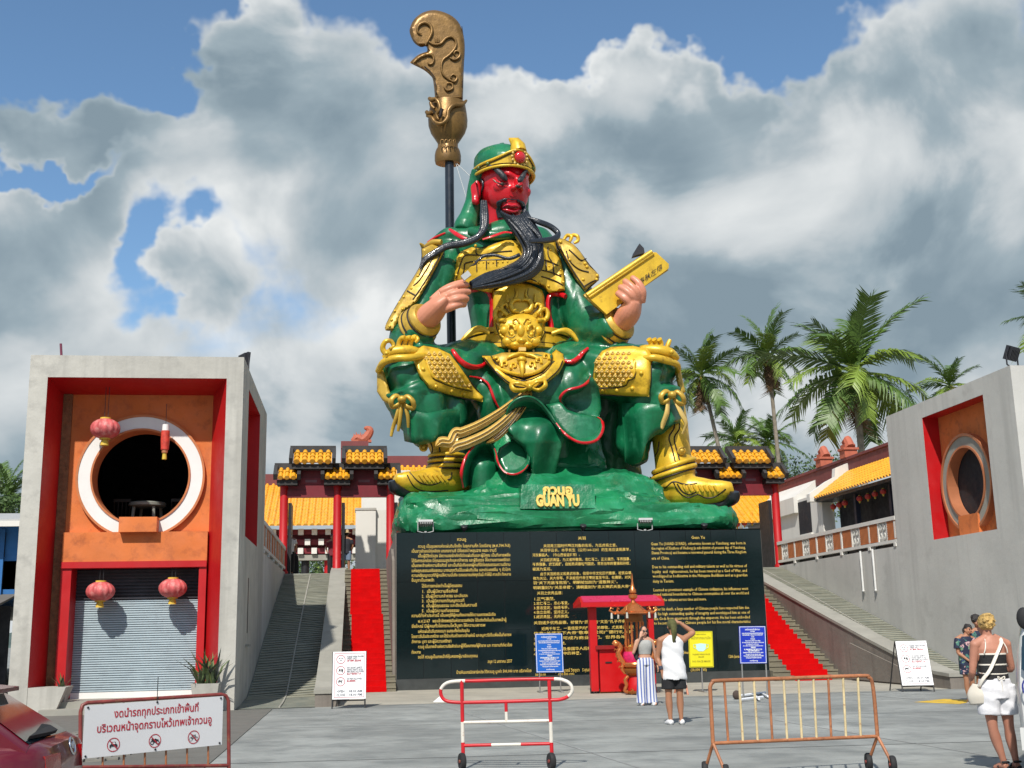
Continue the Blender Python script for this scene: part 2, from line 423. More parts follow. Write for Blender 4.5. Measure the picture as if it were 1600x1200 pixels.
# ------------------------------------------------------------------ ramps, parapets, stairs
RP = [(28.6, 0.012), (30.0, 0.05), (31.5, 0.16), (33.3, 0.62), (36.3, 1.5), (41.5, 2.86), (46.4, ZT)]
def rz(y):
    for (a0, b0), (a1, b1) in zip(RP, RP[1:]):
        if y <= a1: return b0 + (b1 - b0) * max(0, (y - a0)) / (a1 - a0)
    return ZT
PAR = [(28.75, 0.30), (29.5, 0.34), (30.3, 0.48), (31.8, 0.80), (33.5, 1.18), (37.4, 2.10), (42.2, 3.26), (44.8, 3.90), (47.0, 4.20)]
def make_ramp(mx, side):
    t = MB(); x0, x1 = mx(-2.76), mx(-0.95)
    n = 110                                           # ribbed surface: low ridges across the ramp, set askew
    ys = [28.6 + (46.4 - 28.6) * i / n for i in range(n + 1)]
    vs = []; fs = []
    for y in ys:
        for k in range(9):
            f = k / 8; yy = y + 0.35 * (f - 0.5) * (1 if 0 < ys.index(y) < n else 0)
            vs.append(V((x0 + (x1 - x0) * f, yy, rz(yy))))
    for i in range(n):
        for k in range(8): fs.append((i * 9 + k, i * 9 + k + 1, (i + 1) * 9 + k + 1, (i + 1) * 9 + k))
    t.add(vs, fs)
    r = t.build('ramp', m_ramp, kind='structure')
    rib = MB()
    y = 31.0
    while y < 46.2:
        f0 = V((x0 + (x1 - x0) * 0.02, y - 0.17, rz(y - 0.17) + 0.004)); f1 = V((x0 + (x1 - x0) * 0.98, y + 0.17, rz(y + 0.17) + 0.004))
        rib.tube([f0, f0.lerp(f1, .33) + V((0, rnd.uniform(-.02, .02), 0)), f0.lerp(f1, .66) + V((0, rnd.uniform(-.02, .02), 0)), f1], [(0.05, 0.016)] * 4, 6, flat=V((0, 1, 0)))
        y += rnd.uniform(0.19, 0.26)
    rib.build('rib', m_rib, r, kind='stuff')
    c = MB(); xm = (x0 * 0.45 + x1 * 0.55)
    c.loft([[V((xm + dx, yy, rz(yy) + dz)) for dx, dz in ((-.02, 0), (.02, 0), (.02, 0.03), (-.02, 0.03))] for yy in [28.7 + i * 0.6 for i in range(30)]])
    c.build('centre_strip', m_coping, r)
    # parapet between ramp and stairs
    p = thing('ramp_parapet', 'stained concrete parapet beside the %s ramp and carpeted stairs' % side, 'parapet', (mx(-0.7), 28.9, 0))
    xa, xb = mx(-0.95), mx(-0.42)
    rings = []
    for yy, zz in PAR:
        rings.append([V((xa, yy, -0.02)), V((xb, yy, -0.02)), V((xb, yy, zz)), V((xa, yy, zz))])
    q = MB(); q.loft(rings); q.build('parapet_wall', m_parapet, p)
    q = MB(); s = 1 if xb > xa else -1
    q.loft([[V((xa - s * .03, r_[0].y - (0.03 if i == 0 else 0), r_[2].z + .003)), V((xb + s * .03, r_[0].y - (0.03 if i == 0 else 0), r_[2].z + .003)), V((xb + s * .03, r_[0].y - (0.03 if i == 0 else 0), r_[2].z + 0.09)), V((xa - s * .03, r_[0].y - (0.03 if i == 0 else 0), r_[2].z + 0.09))] for i, r_ in enumerate(rings)])
    q.build('coping', m_coping, p)
    # shallow raised panel with a shadow line on the stair side
    q = MB(); xo = xb + s * 0.001
    poly = [V((xo, 29.6, 0.05)), V((xo, 34.7, 0.05)), V((xo, 34.7, 1.12)), V((xo, 29.6, 0.12))]
    q.prism(poly, (s * 0.05, 0, 0)); q.build('raised_panel', m_parapet, p)
    # ramp edge squares: pale tiles laid beside the coping
    # stairs
    st = thing('staircase', 'stone staircase with red carpet on the %s of the black plinth' % side, 'stairs', (mx(0.4), 36, 0))
    n = 26; y0, y1 = 35.5, 44.2; dy = (y1 - y0) / n; dz = ZT / n
    xs0, xs1 = sorted((mx(-0.42), mx(1.18 if mx is ID else 1.70))); cx0, cx1 = (-.15, .90) if mx is ID else (13.40, 14.60)
    for i in range(n):
        b = MB(); b.box(xs0, xs1, y0 + i * dy, y1 + 2.6, i * dz, (i + 1) * dz - 0.0)
        # nosing
        b.box(xs0, xs1, y0 + i * dy - 0.025, y0 + i * dy - 0.001, (i + 1) * dz - 0.05, (i + 1) * dz - 0.002)
        b.build('step', m_stone, st)
    c = MB(); pr = []
    for i in range(n):
        pr.append((y0 + i * dy - 0.03, i * dz + 0.004)); pr.append((y0 + i * dy - 0.03, (i + 1) * dz + 0.006))
    pr.append((y1 + 0.2, ZT + 0.006)); pr = [(y0 - 0.12, 0.010)] + pr
    for i, (yy, zz) in enumerate(pr[:-1]):
        y2, z2 = pr[i + 1]
        off = 0.0 if i < len(pr) * 0.55 else (0.05 if mx is ID else -0.05)
        c.add([V((cx0 - off, yy, zz)), V((cx1 - off, yy, zz)), V((cx1 - off, y2, z2)), V((cx0 - off, y2, z2))], [(0, 1, 2, 3)])
    c.build('carpet', m_carpet, st)
    # pale side wall between stairs and plinth
    b = MB(); xw0, xw1 = (1.10, 1.18) if mx is ID else (12.83, 12.90)
    b.loft([[V((xw0, yy, 0)), V((xw1, yy, 0)), V((xw1, yy, zz)), V((xw0, yy, zz))] for yy, zz in [(36.2, 0.25), (36.8, 3.9), (38.0, 4.35), (44.5, 4.4)]])
    b.build('side_wall', m_parapet, st)
make_ramp(ID, 'left'); make_ramp(MIRR, 'right')
b = MB(); b.box(-3.2, XC * 2 + 3.2, 46.4, 75, 3.2, ZT - 0.004); b.box(1.3, 12.8, 44.6, 46.4, 3.2, ZT - 0.006)
b.box(2 * XC + 3.2, 44, 33, 90, 3.2, ZT - 0.008); b.box(-24, -3.2, 37, 90, 3.2, ZT - 0.008)
b.build('terrace', m_apron, kind='structure')

# ------------------------------------------------------------------ black plinth with inscriptions
PX0, PX1, PZ = 1.20, 12.82, 4.70
plinth = thing('stone_plinth', 'wide polished black granite plinth lettered in gold under the giant statue', 'plinth', (XC, 40, 0))
b = MB(); b.box(PX0 + .02, PX1 - .02, YF + 0.03, 44.6, 0, PZ - 0.02); b.build('core', m_black, plinth)
b = MB(); b.box(PX0 - .0, PX1 + .0, YF - 0.012, YF + .03, 0.007, 0.33); b.build('skirting', mat('granite_skirting', (0.05, 0.055, 0.055), 0.2, var=0.2, scale=3), plinth)
ncol, rows = 14, [(0.335, 1.72), (1.726, 3.20), (3.206, PZ)]
pw = (PX1 - PX0) / ncol
for (z0, z1) in rows:
    bm_ = MB(); bm_.box(-pw / 2 + .007, pw / 2 - .007, -0.03, 0.0, 0, z1 - z0); me = bm_.mesh('granite_panel', m_granite)
    for i in range(ncol):
        o = link('granite_panel', me, plinth)
        o.location = V((PX0 + pw * (i + .5), YF + 0.03, z0)) - WLOC[plinth.name]
        o.rotation_euler = (rnd.uniform(-.003, .003), 0, rnd.uniform(-.003, .003))
b = MB(); b.box(PX0 - .0, PX1 + .0, YF + .031, 44.6, PZ - 0.019, PZ + 0.0); b.build('cap', m_granite, plinth)
for xx in (PX0, PX1):
    b = MB(); b.box(xx - .01, xx + .01, YF + .031, 44.6, 0, PZ - 0.02); b.build('side_cladding', m_parapet, plinth)

def inscription(lines, name, size_px=6.7):
    mb = MB()
    for x0, x1, y, s in lines:
        p = AY(x0, y, YF - 0.006); q = AY(x1, y - (x1 - x0) * 0.0, YF - 0.006)
        put_text(mb, s, size_px * mpp(p), p, (1, 0, 0), (0, 0, 1), width=abs(q.x - p.x), res=1, bold=0.0012)
    mb.build(name, m_goldtext, plinth, recalc=False)
def skew(lines, y_at=900):        # rows follow the plinth, which runs a little uphill in the picture
    return lines
inscription([(714, 728, 845, 'กวนอู'), (653, 797, 856, 'กวนอู เป็นขุนพลแห่งแผ่นดินจ๊กก๊ก ในยุคสามก๊ก โดยมีอายุ (พ.ศ.704-763)'), (643, 775, 863.5, 'เป็นชาวอำเภอไก่เหลียง มณฑลซานซี มีชื่อรองว่าหยุนฉาง คนจะ งามดี'),
  (653, 797, 871, 'เป็นผู้มีจิตใจสูง มีความจงรักภักดีต่อแผ่นดินและผู้มีคุณ เป็นที่เคารพยิ่ง'), (643, 797, 878.5, 'ได้รับการยกย่อง มีคุณธรรมสูงส่งและกล้าหาญ และผู้ซื่อตรง ให้ความเคารพศรัทธา'), (643, 797, 886, 'เป็นเทพเจ้าแห่งความซื่อสัตย์ และเป็นที่นับถือของผู้คนที่มีต่อคุณธรรมความดีงาม'), (643, 797, 894, 'แห่งคุณธรรมจริยธรรม มาจนทุกวันนี้ในแผ่นดินจีน และประเทศอื่น ๆ ทั่วโลก'),
  (643, 798, 901.5, 'ความกตัญญูกตเวทีที่ผู้คนให้ความนับถือ ตลอดมาจนถึงทุกวันนี้ ทำให้มี ศาลเจ้า ทั้งหลาย'), (643, 678, 909, 'ขึ้นบูชาเป็นเทพเจ้า'),
  (659, 722, 918, 'ได้รับการยกย่องว่าเป็นผู้มีคุณธรรม'), (659, 714, 926.5, '1.  เป็นผู้มีความซื่อสัตย์'), (659, 731, 934, '2.  เป็นผู้มีความกล้าหาญ และเสียสละ'), (659, 725, 941.5, '3.  เป็นผู้มีความกตัญญูกตเวที'), (659, 745, 949, '4.  เป็นผู้มีคุณธรรม และตั้งมั่นในความดี'), (659, 717, 957, '5.  เป็นผู้มีความเที่ยงธรรม'),
  (643, 774, 964.5, 'ความดีทั้งห้าประการนี้ เป็นเหตุให้ผู้คนทั้งหลายให้ความเคารพนับถือ'), (653, 791, 973, 'พ.ศ.2167   พระเจ้าจักรพรรดิแห่งราชวงศ์หมิง ได้แต่งตั้งขึ้นเป็นเทพเจ้าผู้'), (643, 758, 981, 'ยิ่งใหญ่ มีผู้คนทั่วไปกราบไหว้บูชา ให้ความเคารพ'), (653, 733, 989, 'แห่งแผ่นดินจีนตลอดมา จนกระทั่งถึงปัจจุบัน'),
  (643, 799, 997, 'โดยชาวจีนในประเทศไทย และได้ร่วมกันสร้างศาลเจ้าแห่งนี้ และอนุสาวรีย์ขึ้นเพื่อเป็นที่เคารพ'), (643, 705, 1005, 'สักการะ บูชา และผู้มีความศรัทธา'), (653, 800, 1013, 'กวนอู เป็นเทพเจ้าแห่งความซื่อสัตย์และผู้ให้โชคลาภแก่ผู้ค้าขาย และ การงานที่เกี่ยวข้อง'), (643, 657, 1021.5, 'ทั้งหลาย'), (653, 746, 1029, 'ขอให้ กวนอูเป็นเทพเจ้าที่คุ้มครองผู้มาเยือนทุกคน'),
  (762, 800, 1036, 'สมุย 12 มกราคม 2557'), (713, 830, 1053, 'ป้ายหินแกรนิตจารึกประวัติกวนอู มูลค่า 500,000 บาท บริจาคโดย'), (866, 905, 1050, 'คุณสมบูรณ์ วิชชุดา'), (910, 924, 1049, '5.คุณสม'), (836, 852, 1057, '100,000 บาท'), (872, 897, 1056, '(100,000 บาท)'), (1079, 1104, 1049, '(10,000 บาท)')], 'thai_inscription')
inscription([(903, 915, 843, '关羽'), (849, 964, 855, '关羽是三国时代蜀汉刘备的名将，为五虎将之首。'), (844, 985, 862, '关羽字云长，本字长生（公元160-220）的生肖应该是属羊，'), (832, 906, 869.5, '河东解县人，（今山西省运城市）。'), (844, 985, 877, '关羽威武勇猛，为义者所敬佩。忠仁不二，正义凛然，不畏强暴，'), (832, 985, 884, '不畏强暴，武艺超群，自始熟读春秋列国史。常将当年的曹操和孙权，'), (832, 862, 891.5, '视其为爱将。'),
  (844, 986, 899, '由于关羽的忠义和勇武形象，倍受中华文化历代推崇，被民众尊'), (833, 986, 906, '称为关公、关大帝等，多次被后代帝王褒封直至今日。在唐朝，对关'), (833, 965, 913, '羽“关下无敌不败将”。明朝被加封为“道敬神义”。'), (833, 987, 920.5, '明朝重封为“关圣帝君”，清朝重封为“忠义神武关圣大帝”。'), (839, 879, 929, '关羽之优秀品德：'), (834, 866, 938, '1.正气凛然。'), (834, 889, 945, '2.忠仁不二，忠心不变。'), (834, 889, 952, '3.意志坚定，始终不移。'), (834, 889, 959, '4.自立自明，坚持正义。'), (834, 889, 966, '5.威武勇猛，无所畏惧。'),
  (834, 977, 975.5, '关羽诸多优秀品德，被誉为“武圣”与“文圣”孔子齐名'), (846, 990, 984.5, '近两千年来，一直倍受海内外华人的尊敬，尤其善良商旅'), (834, 990, 992, '信奉“关武天下大帝”敬奉，公司广德行礼尚商'), (834, 978, 1000, '业之神”，皆可成为商业之门。世界各地'), (834, 884, 1008, '泰国华人后裔的商旅。'), (834, 924, 1017, '关羽是泰国人民及泰国华人后裔'), (834, 908, 1024, '心中的偶像，心中的神灵。')], 'chinese_inscription', 5.5)
inscription([(1080, 1101, 842, 'Guan Yu'), (1017, 1165, 852, 'Guan Yu (160AD-219AD), otherwise known as Yunchang, was born in'), (1018, 1165, 859, 'the region of Xiezhou of Hedong (a sub-district of present day of Yuncheng,'), (1018, 1166, 866, 'Shanxi Province) and became a renowned general during the Three Kingdom'), (1018, 1046, 874.5, 'era of China.'),
  (1019, 1167, 888, 'Due to his outstanding civil and military talents as well as his virtues of'), (1019, 1167, 895.5, 'loyalty  and  righteousness, he has been revered as a God of War, and'), (1020, 1168, 902.5, 'worshipped as bodhisattva in the Mahayana Buddhism and as a guardian'), (1020, 1053, 910.5, 'deity in Taoism.'), (1021, 1169, 924, 'Learned as prominent example of Chinese civilization, his influences went'), (1021, 1170, 931, 'round national boundaries to Chinese communities all over the world and'), (1022, 1104, 939.5, 'across the cultures across time and more.'),
  (1022, 1171, 954, 'After his death, a large number of Chinese people have respected him due'), (1022, 1172, 961.5, 'to his high outstanding quality of integrity and worshipped him as one of'), (1022, 1172, 969, 'the Gods from grassroots through the emperors. He has been embodied'), (1022, 1173, 976, 'to become one of the Chinese people for his five moral characteristics'), (1050, 1082, 1022, 'Samui, Thai-Chinese Cu'), (1138, 1170, 1028, '12th January 2014')], 'english_inscription', 6.6)
# ================================================================== towers
TX0, TX1, TY0, TY1, TH = -7.77, -2.77, 28.35, 35.9, 8.36
def hole_wall(mb, rect, cen, rad, to3, n=56):
    """flat wall with a round hole: rect (u0,u1,v0,v1), to3 maps (u,v) to a point"""
    u0, u1, v0, v1 = rect; cu, cv = cen
    angs = sorted([2 * math.pi * i / n for i in range(n)] + [math.atan2(v - cv, u - cu) % (2 * math.pi) for u in (u0, u1) for v in (v0, v1)])
    inn = []; out = []
    for a_ in angs:
        c, s = math.cos(a_), math.sin(a_)
        t = min([((u1 if c > 0 else u0) - cu) / c if abs(c) > 1e-9 else 1e9, ((v1 if s > 0 else v0) - cv) / s if abs(s) > 1e-9 else 1e9])
        inn.append(to3(cu + rad * c, cv + rad * s)); out.append(to3(cu + t * c, cv + t * s))
    k = len(angs)
    mb.add(inn + out, [(i, (i + 1) % k, k + (i + 1) % k, k + i) for i in range(k)])
def ring(mb, cen, r0, r1, d0, d1, to3, n=64, a0=0.0, a1=2 * math.pi):
    """annulus of radii r0..r1 from depth d0 to d1; to3(u, v, depth)"""
    cl = abs(a1 - a0 - 2 * math.pi) < 1e-6
    rings = []
    for i in range(n if cl else n + 1):
        a_ = a0 + (a1 - a0) * i / n; c, s = math.cos(a_), math.sin(a_)
        rings.append([to3(cen[0] + r * c, cen[1] + r * s, d) for r, d in ((r0, d0), (r1, d0), (r1, d1), (r0, d1))])
    if cl: rings.append(rings[0])
    mb.loft(rings, True, not cl)

def tower(mx, label, side):
    T = thing('gate_tower', label, 'building', (mx(-5.3), 32, 0))
    S = lambda a_, b_: tuple(sorted((mx(a_), mx(b_))))
    def bx(mb, xa, xb, *r): x0, x1 = S(xa, xb); mb.box(x0, x1, *r)
    P = lambda x, y, z: V((mx(x), y, z))
    wm = m_wall if mx is ID else m_wall_r
    # front frame with a splayed red recess
    fx0, fx1, fz0, fz1 = -7.35, -3.17, 0.62, 7.82
    bxx0, bxx1, bz1, YB = -7.24, -3.62, 7.64, 29.55
    w_ = MB()
    bx(w_, TX0, fx0, TY0, YB + .2, 0, TH); bx(w_, fx1, TX1, TY0, TY0 + 1.50, 0, TH); bx(w_, fx0, fx1, TY0, YB + .2, fz1, TH)
    bx(w_, TX0, TX0 + .25, YB + .2, TY1, 0, TH); bx(w_, TX0 + .25, TX1 - .25, TY1 - .25, TY1, 0, TH)
    bx(w_, TX0 + .25, TX1 - .25, YB + .2, TY1 - .25, TH - .45, TH - .02)
    # courtyard side wall with its window opening
    sy0, sy1, sz0, sz1 = 29.85, 33.45, 4.12, 7.87
    bx(w_, TX1 - .5, TX1, sy1, TY1 - .25, 0, TH); bx(w_, TX1 - .25, TX1, TY1 - .25, TY1, 0, TH)
    bx(w_, TX1 - .5, TX1, TY0 + 1.5, sy1, 0, sz0); bx(w_, TX1 - .5, TX1, TY0 + 1.5, sy1, sz1, TH)
    w_.build('wall', wm, T)
    r_ = MB()
    r_.add([P(fx0, TY0 + .002, fz0), P(bxx0, YB, fz0), P(bxx0, YB, bz1), P(fx0, TY0 + .002, fz1)], [(0, 1, 2, 3)])
    r_.add([P(fx1, TY0 + .002, 0), P(bxx1, YB, 0), P(bxx1, YB, bz1), P(fx1, TY0 + .002, fz1)], [(0, 1, 2, 3)])
    r_.add([P(fx0, TY0 + .002, fz1), P(fx1, TY0 + .002, fz1), P(bxx1, YB, bz1), P(bxx0, YB, bz1)], [(0, 1, 2, 3)])
    r_.build('red_reveal', m_red, T, recalc=False)
    # planter at the left foot of the frame
    b_ = MB(); b_.prism([P(-7.345, TY0 + .01, 0.008), P(-6.75, TY0 + .01, 0.008), P(-6.52, TY0 + .01, 0.62), P(-7.345, TY0 + .01, 0.62)], (0, 0.75, 0)); b_.build('planter_block', wm, T)
    # orange wall with the round window
    c = AY(221, 745, YB); rad_o, rad_i = 94 * mpp(c), 75.5 * mpp(c); cu, cv = c.x, c.z
    zb = AY(221, 832, YB).z; zt = bz1
    o_ = MB(); hole_wall(o_, (-7.02, bxx1, zb, zt), (cu, cv), rad_i, lambda u, v: P(u, YB, v)); o_.build('orange_wall', m_orange, T)
    b_ = MB(); bx(b_, -7.24, -7.02, YB - .06, YB + .3, 0, zt); b_.build('brick_strip', m_brown, T)
    to3 = lambda u, v, d: P(u, YB - d, v)
    a_cut = 1.90
    q = MB(); ring(q, (cu, cv), rad_i, rad_o, -0.02, 0.10, to3, 80); q.build('white_ring', m_ring, T, smooth=30)
    q = MB(); ring(q, (cu, cv), rad_i - .045, rad_i - .0, -0.5, 0.13, to3, 80); ring(q, (cu, cv), rad_o + .0, rad_o + .055, -0.02, 0.12, to3, 80); q.build('ring_trim', m_terra, T, smooth=30)
    b_ = MB(); bx(b_, AY(187, 820, YB - .3).x, AY(246, 820, YB - .3).x, YB - .42, YB + .4, zb - .02, AY(216, 808, YB - .35).z); b_.build('sill_block', m_orange, T)
    zr = AY(221, 881, YB - .15).z
    b_ = MB(); bx(b_, -7.02, bxx1, YB - .20, YB + .25, zr, zb); b_.build('orange_beam', m_orange, T)
    b_ = MB(); bx(b_, -7.02, bxx1, YB - .23, YB - .203, zr - .09, zr + .06); bx(b_, -7.02, bxx1, YB - .2, YB + .25, zr - .09, zr - .002)
    bx(b_, -7.02, -6.78, YB - .18, YB + .6, 0.3, zr - .09); bx(b_, bxx1 - .18, bxx1 - .003, YB - .18, YB + .6, 0.0, zr - .09); b_.build('door_frame', m_red, T)
    # roller shutter
    YS = YB + .45; zs1 = AY(200, 937, YS).z; zs0 = 0.42
    sh = MB(); n = 40; pts = []
    for i in range(n):
        z = zs1 - (zs1 - zs0) * i / n; dzs = (zs1 - zs0) / n
        pts += [(YS, z), (YS - .030, z - dzs * .22), (YS - .032, z - dzs * .72), (YS + .012, z - dzs * .90)]
    pts.append((YS, zs0))
    sh.loft([[P(-6.78, y, z), P(bxx1 - .18, y, z)] for y, z in pts], closed=False); s_ = sh.build('roller_shutter', m_shut, T)
    b_ = MB(); bx(b_, -6.78, bxx1 - .18, YS - .05, YS + .03, 0.28, zs0); b_.build('bottom_bar', m_ring, T)
    b_ = MB()
    bx(b_, -6.78, bxx1 - .18, YS - .02, YS + .05, zs1, zr - .09)
    for k in range(9): z = zs1 + (zr - .09 - zs1) * (k + .5) / 9; bx(b_, -6.78, bxx1 - .18, YS - .07, YS - .025, z - .02, z + .015)
    b_.build('louvre', mat('shutter_louvre', (0.035, 0.035, 0.045), 0.6, var=0.3), T)
    b_ = MB(); bx(b_, -7.0, bxx1, TY0 + .2, YB + .7, 0.008, 0.28); bx(b_, -7.0, bxx1, TY0 - .35, TY0 + .2, 0.013, 0.14); b_.build('door_step', m_coping, T)
    # room behind the round window
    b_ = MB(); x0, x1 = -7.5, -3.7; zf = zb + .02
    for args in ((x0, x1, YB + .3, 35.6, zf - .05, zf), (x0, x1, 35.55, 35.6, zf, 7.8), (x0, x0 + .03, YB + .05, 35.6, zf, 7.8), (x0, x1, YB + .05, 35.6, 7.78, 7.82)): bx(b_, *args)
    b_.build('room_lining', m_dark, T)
    # courtyard window: red reveal, copper wall, ring
    XB = TX1 - .52
    r_ = MB()
    r_.add([P(TX1 - .002, sy0, sz0), P(XB, sy0, sz0), P(XB, sy0, sz1), P(TX1 - .002, sy0, sz1)], [(0, 1, 2, 3)])
    r_.add([P(TX1 - .002, sy1 - .003, sz0), P(XB, sy1 - .003, sz0), P(XB, sy1 - .003, sz1), P(TX1 - .002, sy1 - .003, sz1)], [(0, 1, 2, 3)])
    r_.add([P(TX1 - .002, sy0, sz1 - .003), P(XB, sy0, sz1 - .003), P(XB, sy1, sz1 - .003), P(TX1 - .002, sy1, sz1 - .003)], [(0, 1, 2, 3)])
    r_.build('side_reveal', m_red, T, recalc=False)
    cy, cz, ro, ri = 31.87, 5.66, 1.36, 1.08
    o_ = MB(); hole_wall(o_, (sy0, sy1, sz0, sz1), (cy, cz), ri, lambda u, v: P(XB, u, v)); o_.build('side_window_wall', m_orange, T)
    to3 = lambda u, v, d: P(XB + d, u, v)
    q = MB(); ring(q, (cy, cz), ri, ro, -.02, .16, to3, 72); q.build('side_white_ring', m_coping, T, smooth=30)  # white ring in darker coping grey: the recess shade is in its colour
    q = MB(); ring(q, (cy, cz), ri - .06, ri, -.14, .2, to3, 72); ring(q, (cy, cz), ro, ro + .08, -.02, .2, to3, 72); q.build('side_ring_trim', m_copper, T, smooth=30)
    b_ = MB(); bx(b_, XB - .12, XB + .22, cy - .55, cy + .55, sz0 + .002, cz - ri * .87); b_.build('side_sill', m_orange, T)
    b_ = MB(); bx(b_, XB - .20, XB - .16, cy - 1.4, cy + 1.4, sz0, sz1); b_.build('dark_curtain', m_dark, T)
    # narrow slit window and rod
    if mx is ID:
        b_ = MB(); bx(b_, TX1 - .05, TX1 + .006, 31.05, 31.22, 1.75, 3.15); b_.build('slit_window', m_black, T)
        b_ = MB(); bx(b_, TX1, TX1 + .09, 30.75, 31.25, 1.42, 1.47); b_.build('slit_sill', m_coping, T)
    return T, (cu, cv, YB, zb, zr, YS)
TL, LT = tower(ID, 'concrete gate tower with roller shutter and red framed round window', 'left')
TR, _ = tower(MIRR, 'pale concrete gate tower on the right beside the ramp and van', 'right')
# rods and lamps on top
p = AY(96, 557, 28.6); b = MB(); b.tube([p, AY(95, 537, 28.6)], 0.03, 8); b.build('antenna_rod', mat('rod_purple', (0.16, 0.03, 0.06), 0.6), label='short dark red rod standing on top of the shuttered tower', category='rod')
def floodlight(name, label, base, aim, sz, mt, group=None):
    t = thing(name, label, 'floodlight', base, group)
    base = V(base); f = V(aim).normalized(); s = f.cross(V((0, 0, 1))).normalized(); u = s.cross(f)
    b = MB(); b.obox(base + V((0, 0, .9 * sz)), s * .62 * sz, u * .42 * sz, f * .1 * sz)
    for k in range(-3, 4): b.obox(base + V((0, 0, .9 * sz)) - f * .17 * sz + s * k * .15 * sz, s * .03 * sz, u * .36 * sz, f * .07 * sz)
    b.build('housing', mt, t)
    b = MB(); b.obox(base + V((0, 0, .9 * sz)) + f * .105 * sz, s * .53 * sz, u * .34 * sz, f * .012 * sz); b.build('lens', mat('lamp_glass', (0.35, 0.37, 0.38), 0.15, var=0.05), t)
    b = MB()
    for k in (-1, 1): b.tube([base + s * k * .66 * sz + V((0, 0, .95 * sz)), base + s * k * .66 * sz + V((0, 0, .15 * sz)), base + s * k * .1 * sz], .05 * sz, 6)
    b.tube([base - V((0, 0, .02)), base + V((0, 0, .16 * sz))], .12 * sz, 8); b.build('bracket', mt, t)
m_lampblk = mat('lamp_black', (0.02, 0.02, 0.025), 0.5)
m_lampgrey = mat('lamp_grey', (0.42, 0.43, 0.42), 0.5)
floodlight('floodlight', 'black floodlight on top of the shuttered tower', (-2.95, 30.3, 8.36), (.9, .5, -.1), .42, m_lampblk)
floodlight('floodlight', 'black floodlight on the corner of the right tower roof', (17.6, 28.7, 8.36), (-.5, .8, .4), .46, m_lampblk)

# ------------------------------------------------------------------ courtyard side walls with balustrades
def side_wall(mx, side):
    S = lambda a_, b_: tuple(sorted((mx(a_), mx(b_))))
    def bx(mb, xa, xb, *r): x0, x1 = S(xa, xb); mb.box(x0, x1, *r)
    W = MB(); bx(W, -3.05, -2.77, 35.9, 47.2, 0, 4.12)
    wall = W.build('retaining_wall', m_wall_r, label='tall plain concrete wall along the %s ramp under the balustrade' % side, category='wall')
    B = thing('balustrade', 'white balustrade with terracotta lattice panels above the %s ramp' % side, 'balustrade', (mx(-2.9), 41.5, 4.12))
    b_ = MB(); bx(b_, -2.98, -2.755, 35.9, 47.2, 4.97, 5.1); b_.build('top_rail', m_white, B)
    b_ = MB(); bx(b_, -2.97, -2.762, 35.9, 47.2, 4.24, 4.34); b_.build('bottom_rail', m_white, B)
    lat = MB(); w2, h2 = .36, .30
    s = 0.075; k = -12
    while k < 24:
        # diagonal bars clipped to the panel
        a0 = -w2 + k * s; pts = []
        u0, v0 = a0, -h2; u1, v1 = a0 - 2 * h2, h2
        def clip(u): return max(-w2, min(w2, u))
        ua, ub = clip(u0), clip(u1)
        if ua - ub > .02:
            va = -h2 + (u0 - ua); vb = -h2 + (u0 - ub)
            lat.tube([V((0, ua, va)), V((0, ub, vb))], [.026, .026], 4)
        k += 1
    lat.box(-.03, .03, -w2, w2, -h2 - .0, -h2 + .02); lat.box(-.03, .03, -w2, w2, h2 - .02, h2)
    latm = lat.mesh('lattice', m_terra)
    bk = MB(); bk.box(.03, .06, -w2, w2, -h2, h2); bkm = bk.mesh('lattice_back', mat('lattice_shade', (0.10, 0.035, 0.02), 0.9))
    ov = MB(); ring(ov, (0, 0), .05, .085, 0, .04, lambda p_, q_, d_: V((-d_ + .02, p_ * .8, q_ * 1.4)), 16); ovm = ov.mesh('oval_grille', m_wall_r)
    ob = MB(); ob.box(.03, .06, -.3, .3, -.3, .3); obm = ob.mesh('oval_back', m_white)
    bays = [(36.0, 37.85), (37.95, 40.18), (40.3, 42.5), (42.62, 44.78), (44.9, 47.1)]
    sg = 1 if mx is MIRR else -1
    def put(me, y, z, nm):
        o = link(nm, me, B); o.location = V((mx(-2.80), y, z)) - WLOC[B.name]; o.scale = (sg, 1, 1)
    for (y0, y1) in bays:
        b_ = MB(); bx(b_, -2.93, -2.772, y0 - .06, y0 + .04, 4.34, 4.97); b_.build('post', m_white, B)
        yc = (y0 + y1) / 2
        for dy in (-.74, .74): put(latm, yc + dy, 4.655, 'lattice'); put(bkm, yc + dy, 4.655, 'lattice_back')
        [put(ovm, yc + u, 4.655 + v, 'oval_grille') for u in (-.13, .13) for v in (-.15, .15)]; put(obm, yc, 4.655, 'oval_back')
        for dy in (-.33, .33): b_ = MB(); bx(b_, -2.90, -2.785, yc + dy - .035, yc + dy + .035, 4.34, 4.97); b_.build('baluster', m_white, B)
        b_ = MB(); bx(b_, -2.96, -2.74, y0 - .07, y0 + .09, 4.12, 4.24); b_.build('foot_block', m_white, B)
    b_ = MB(); bx(b_, -2.99, -2.97, 35.9, 47.2, 4.12, 4.24); b_.build('shadow_gap', m_black, B)
    b_ = MB(); bx(b_, -2.96, -2.74, 47.04, 47.2, 4.12, 4.97); b_.build('post', m_white, B)
side_wall(ID, 'left'); side_wall(MIRR, 'right')
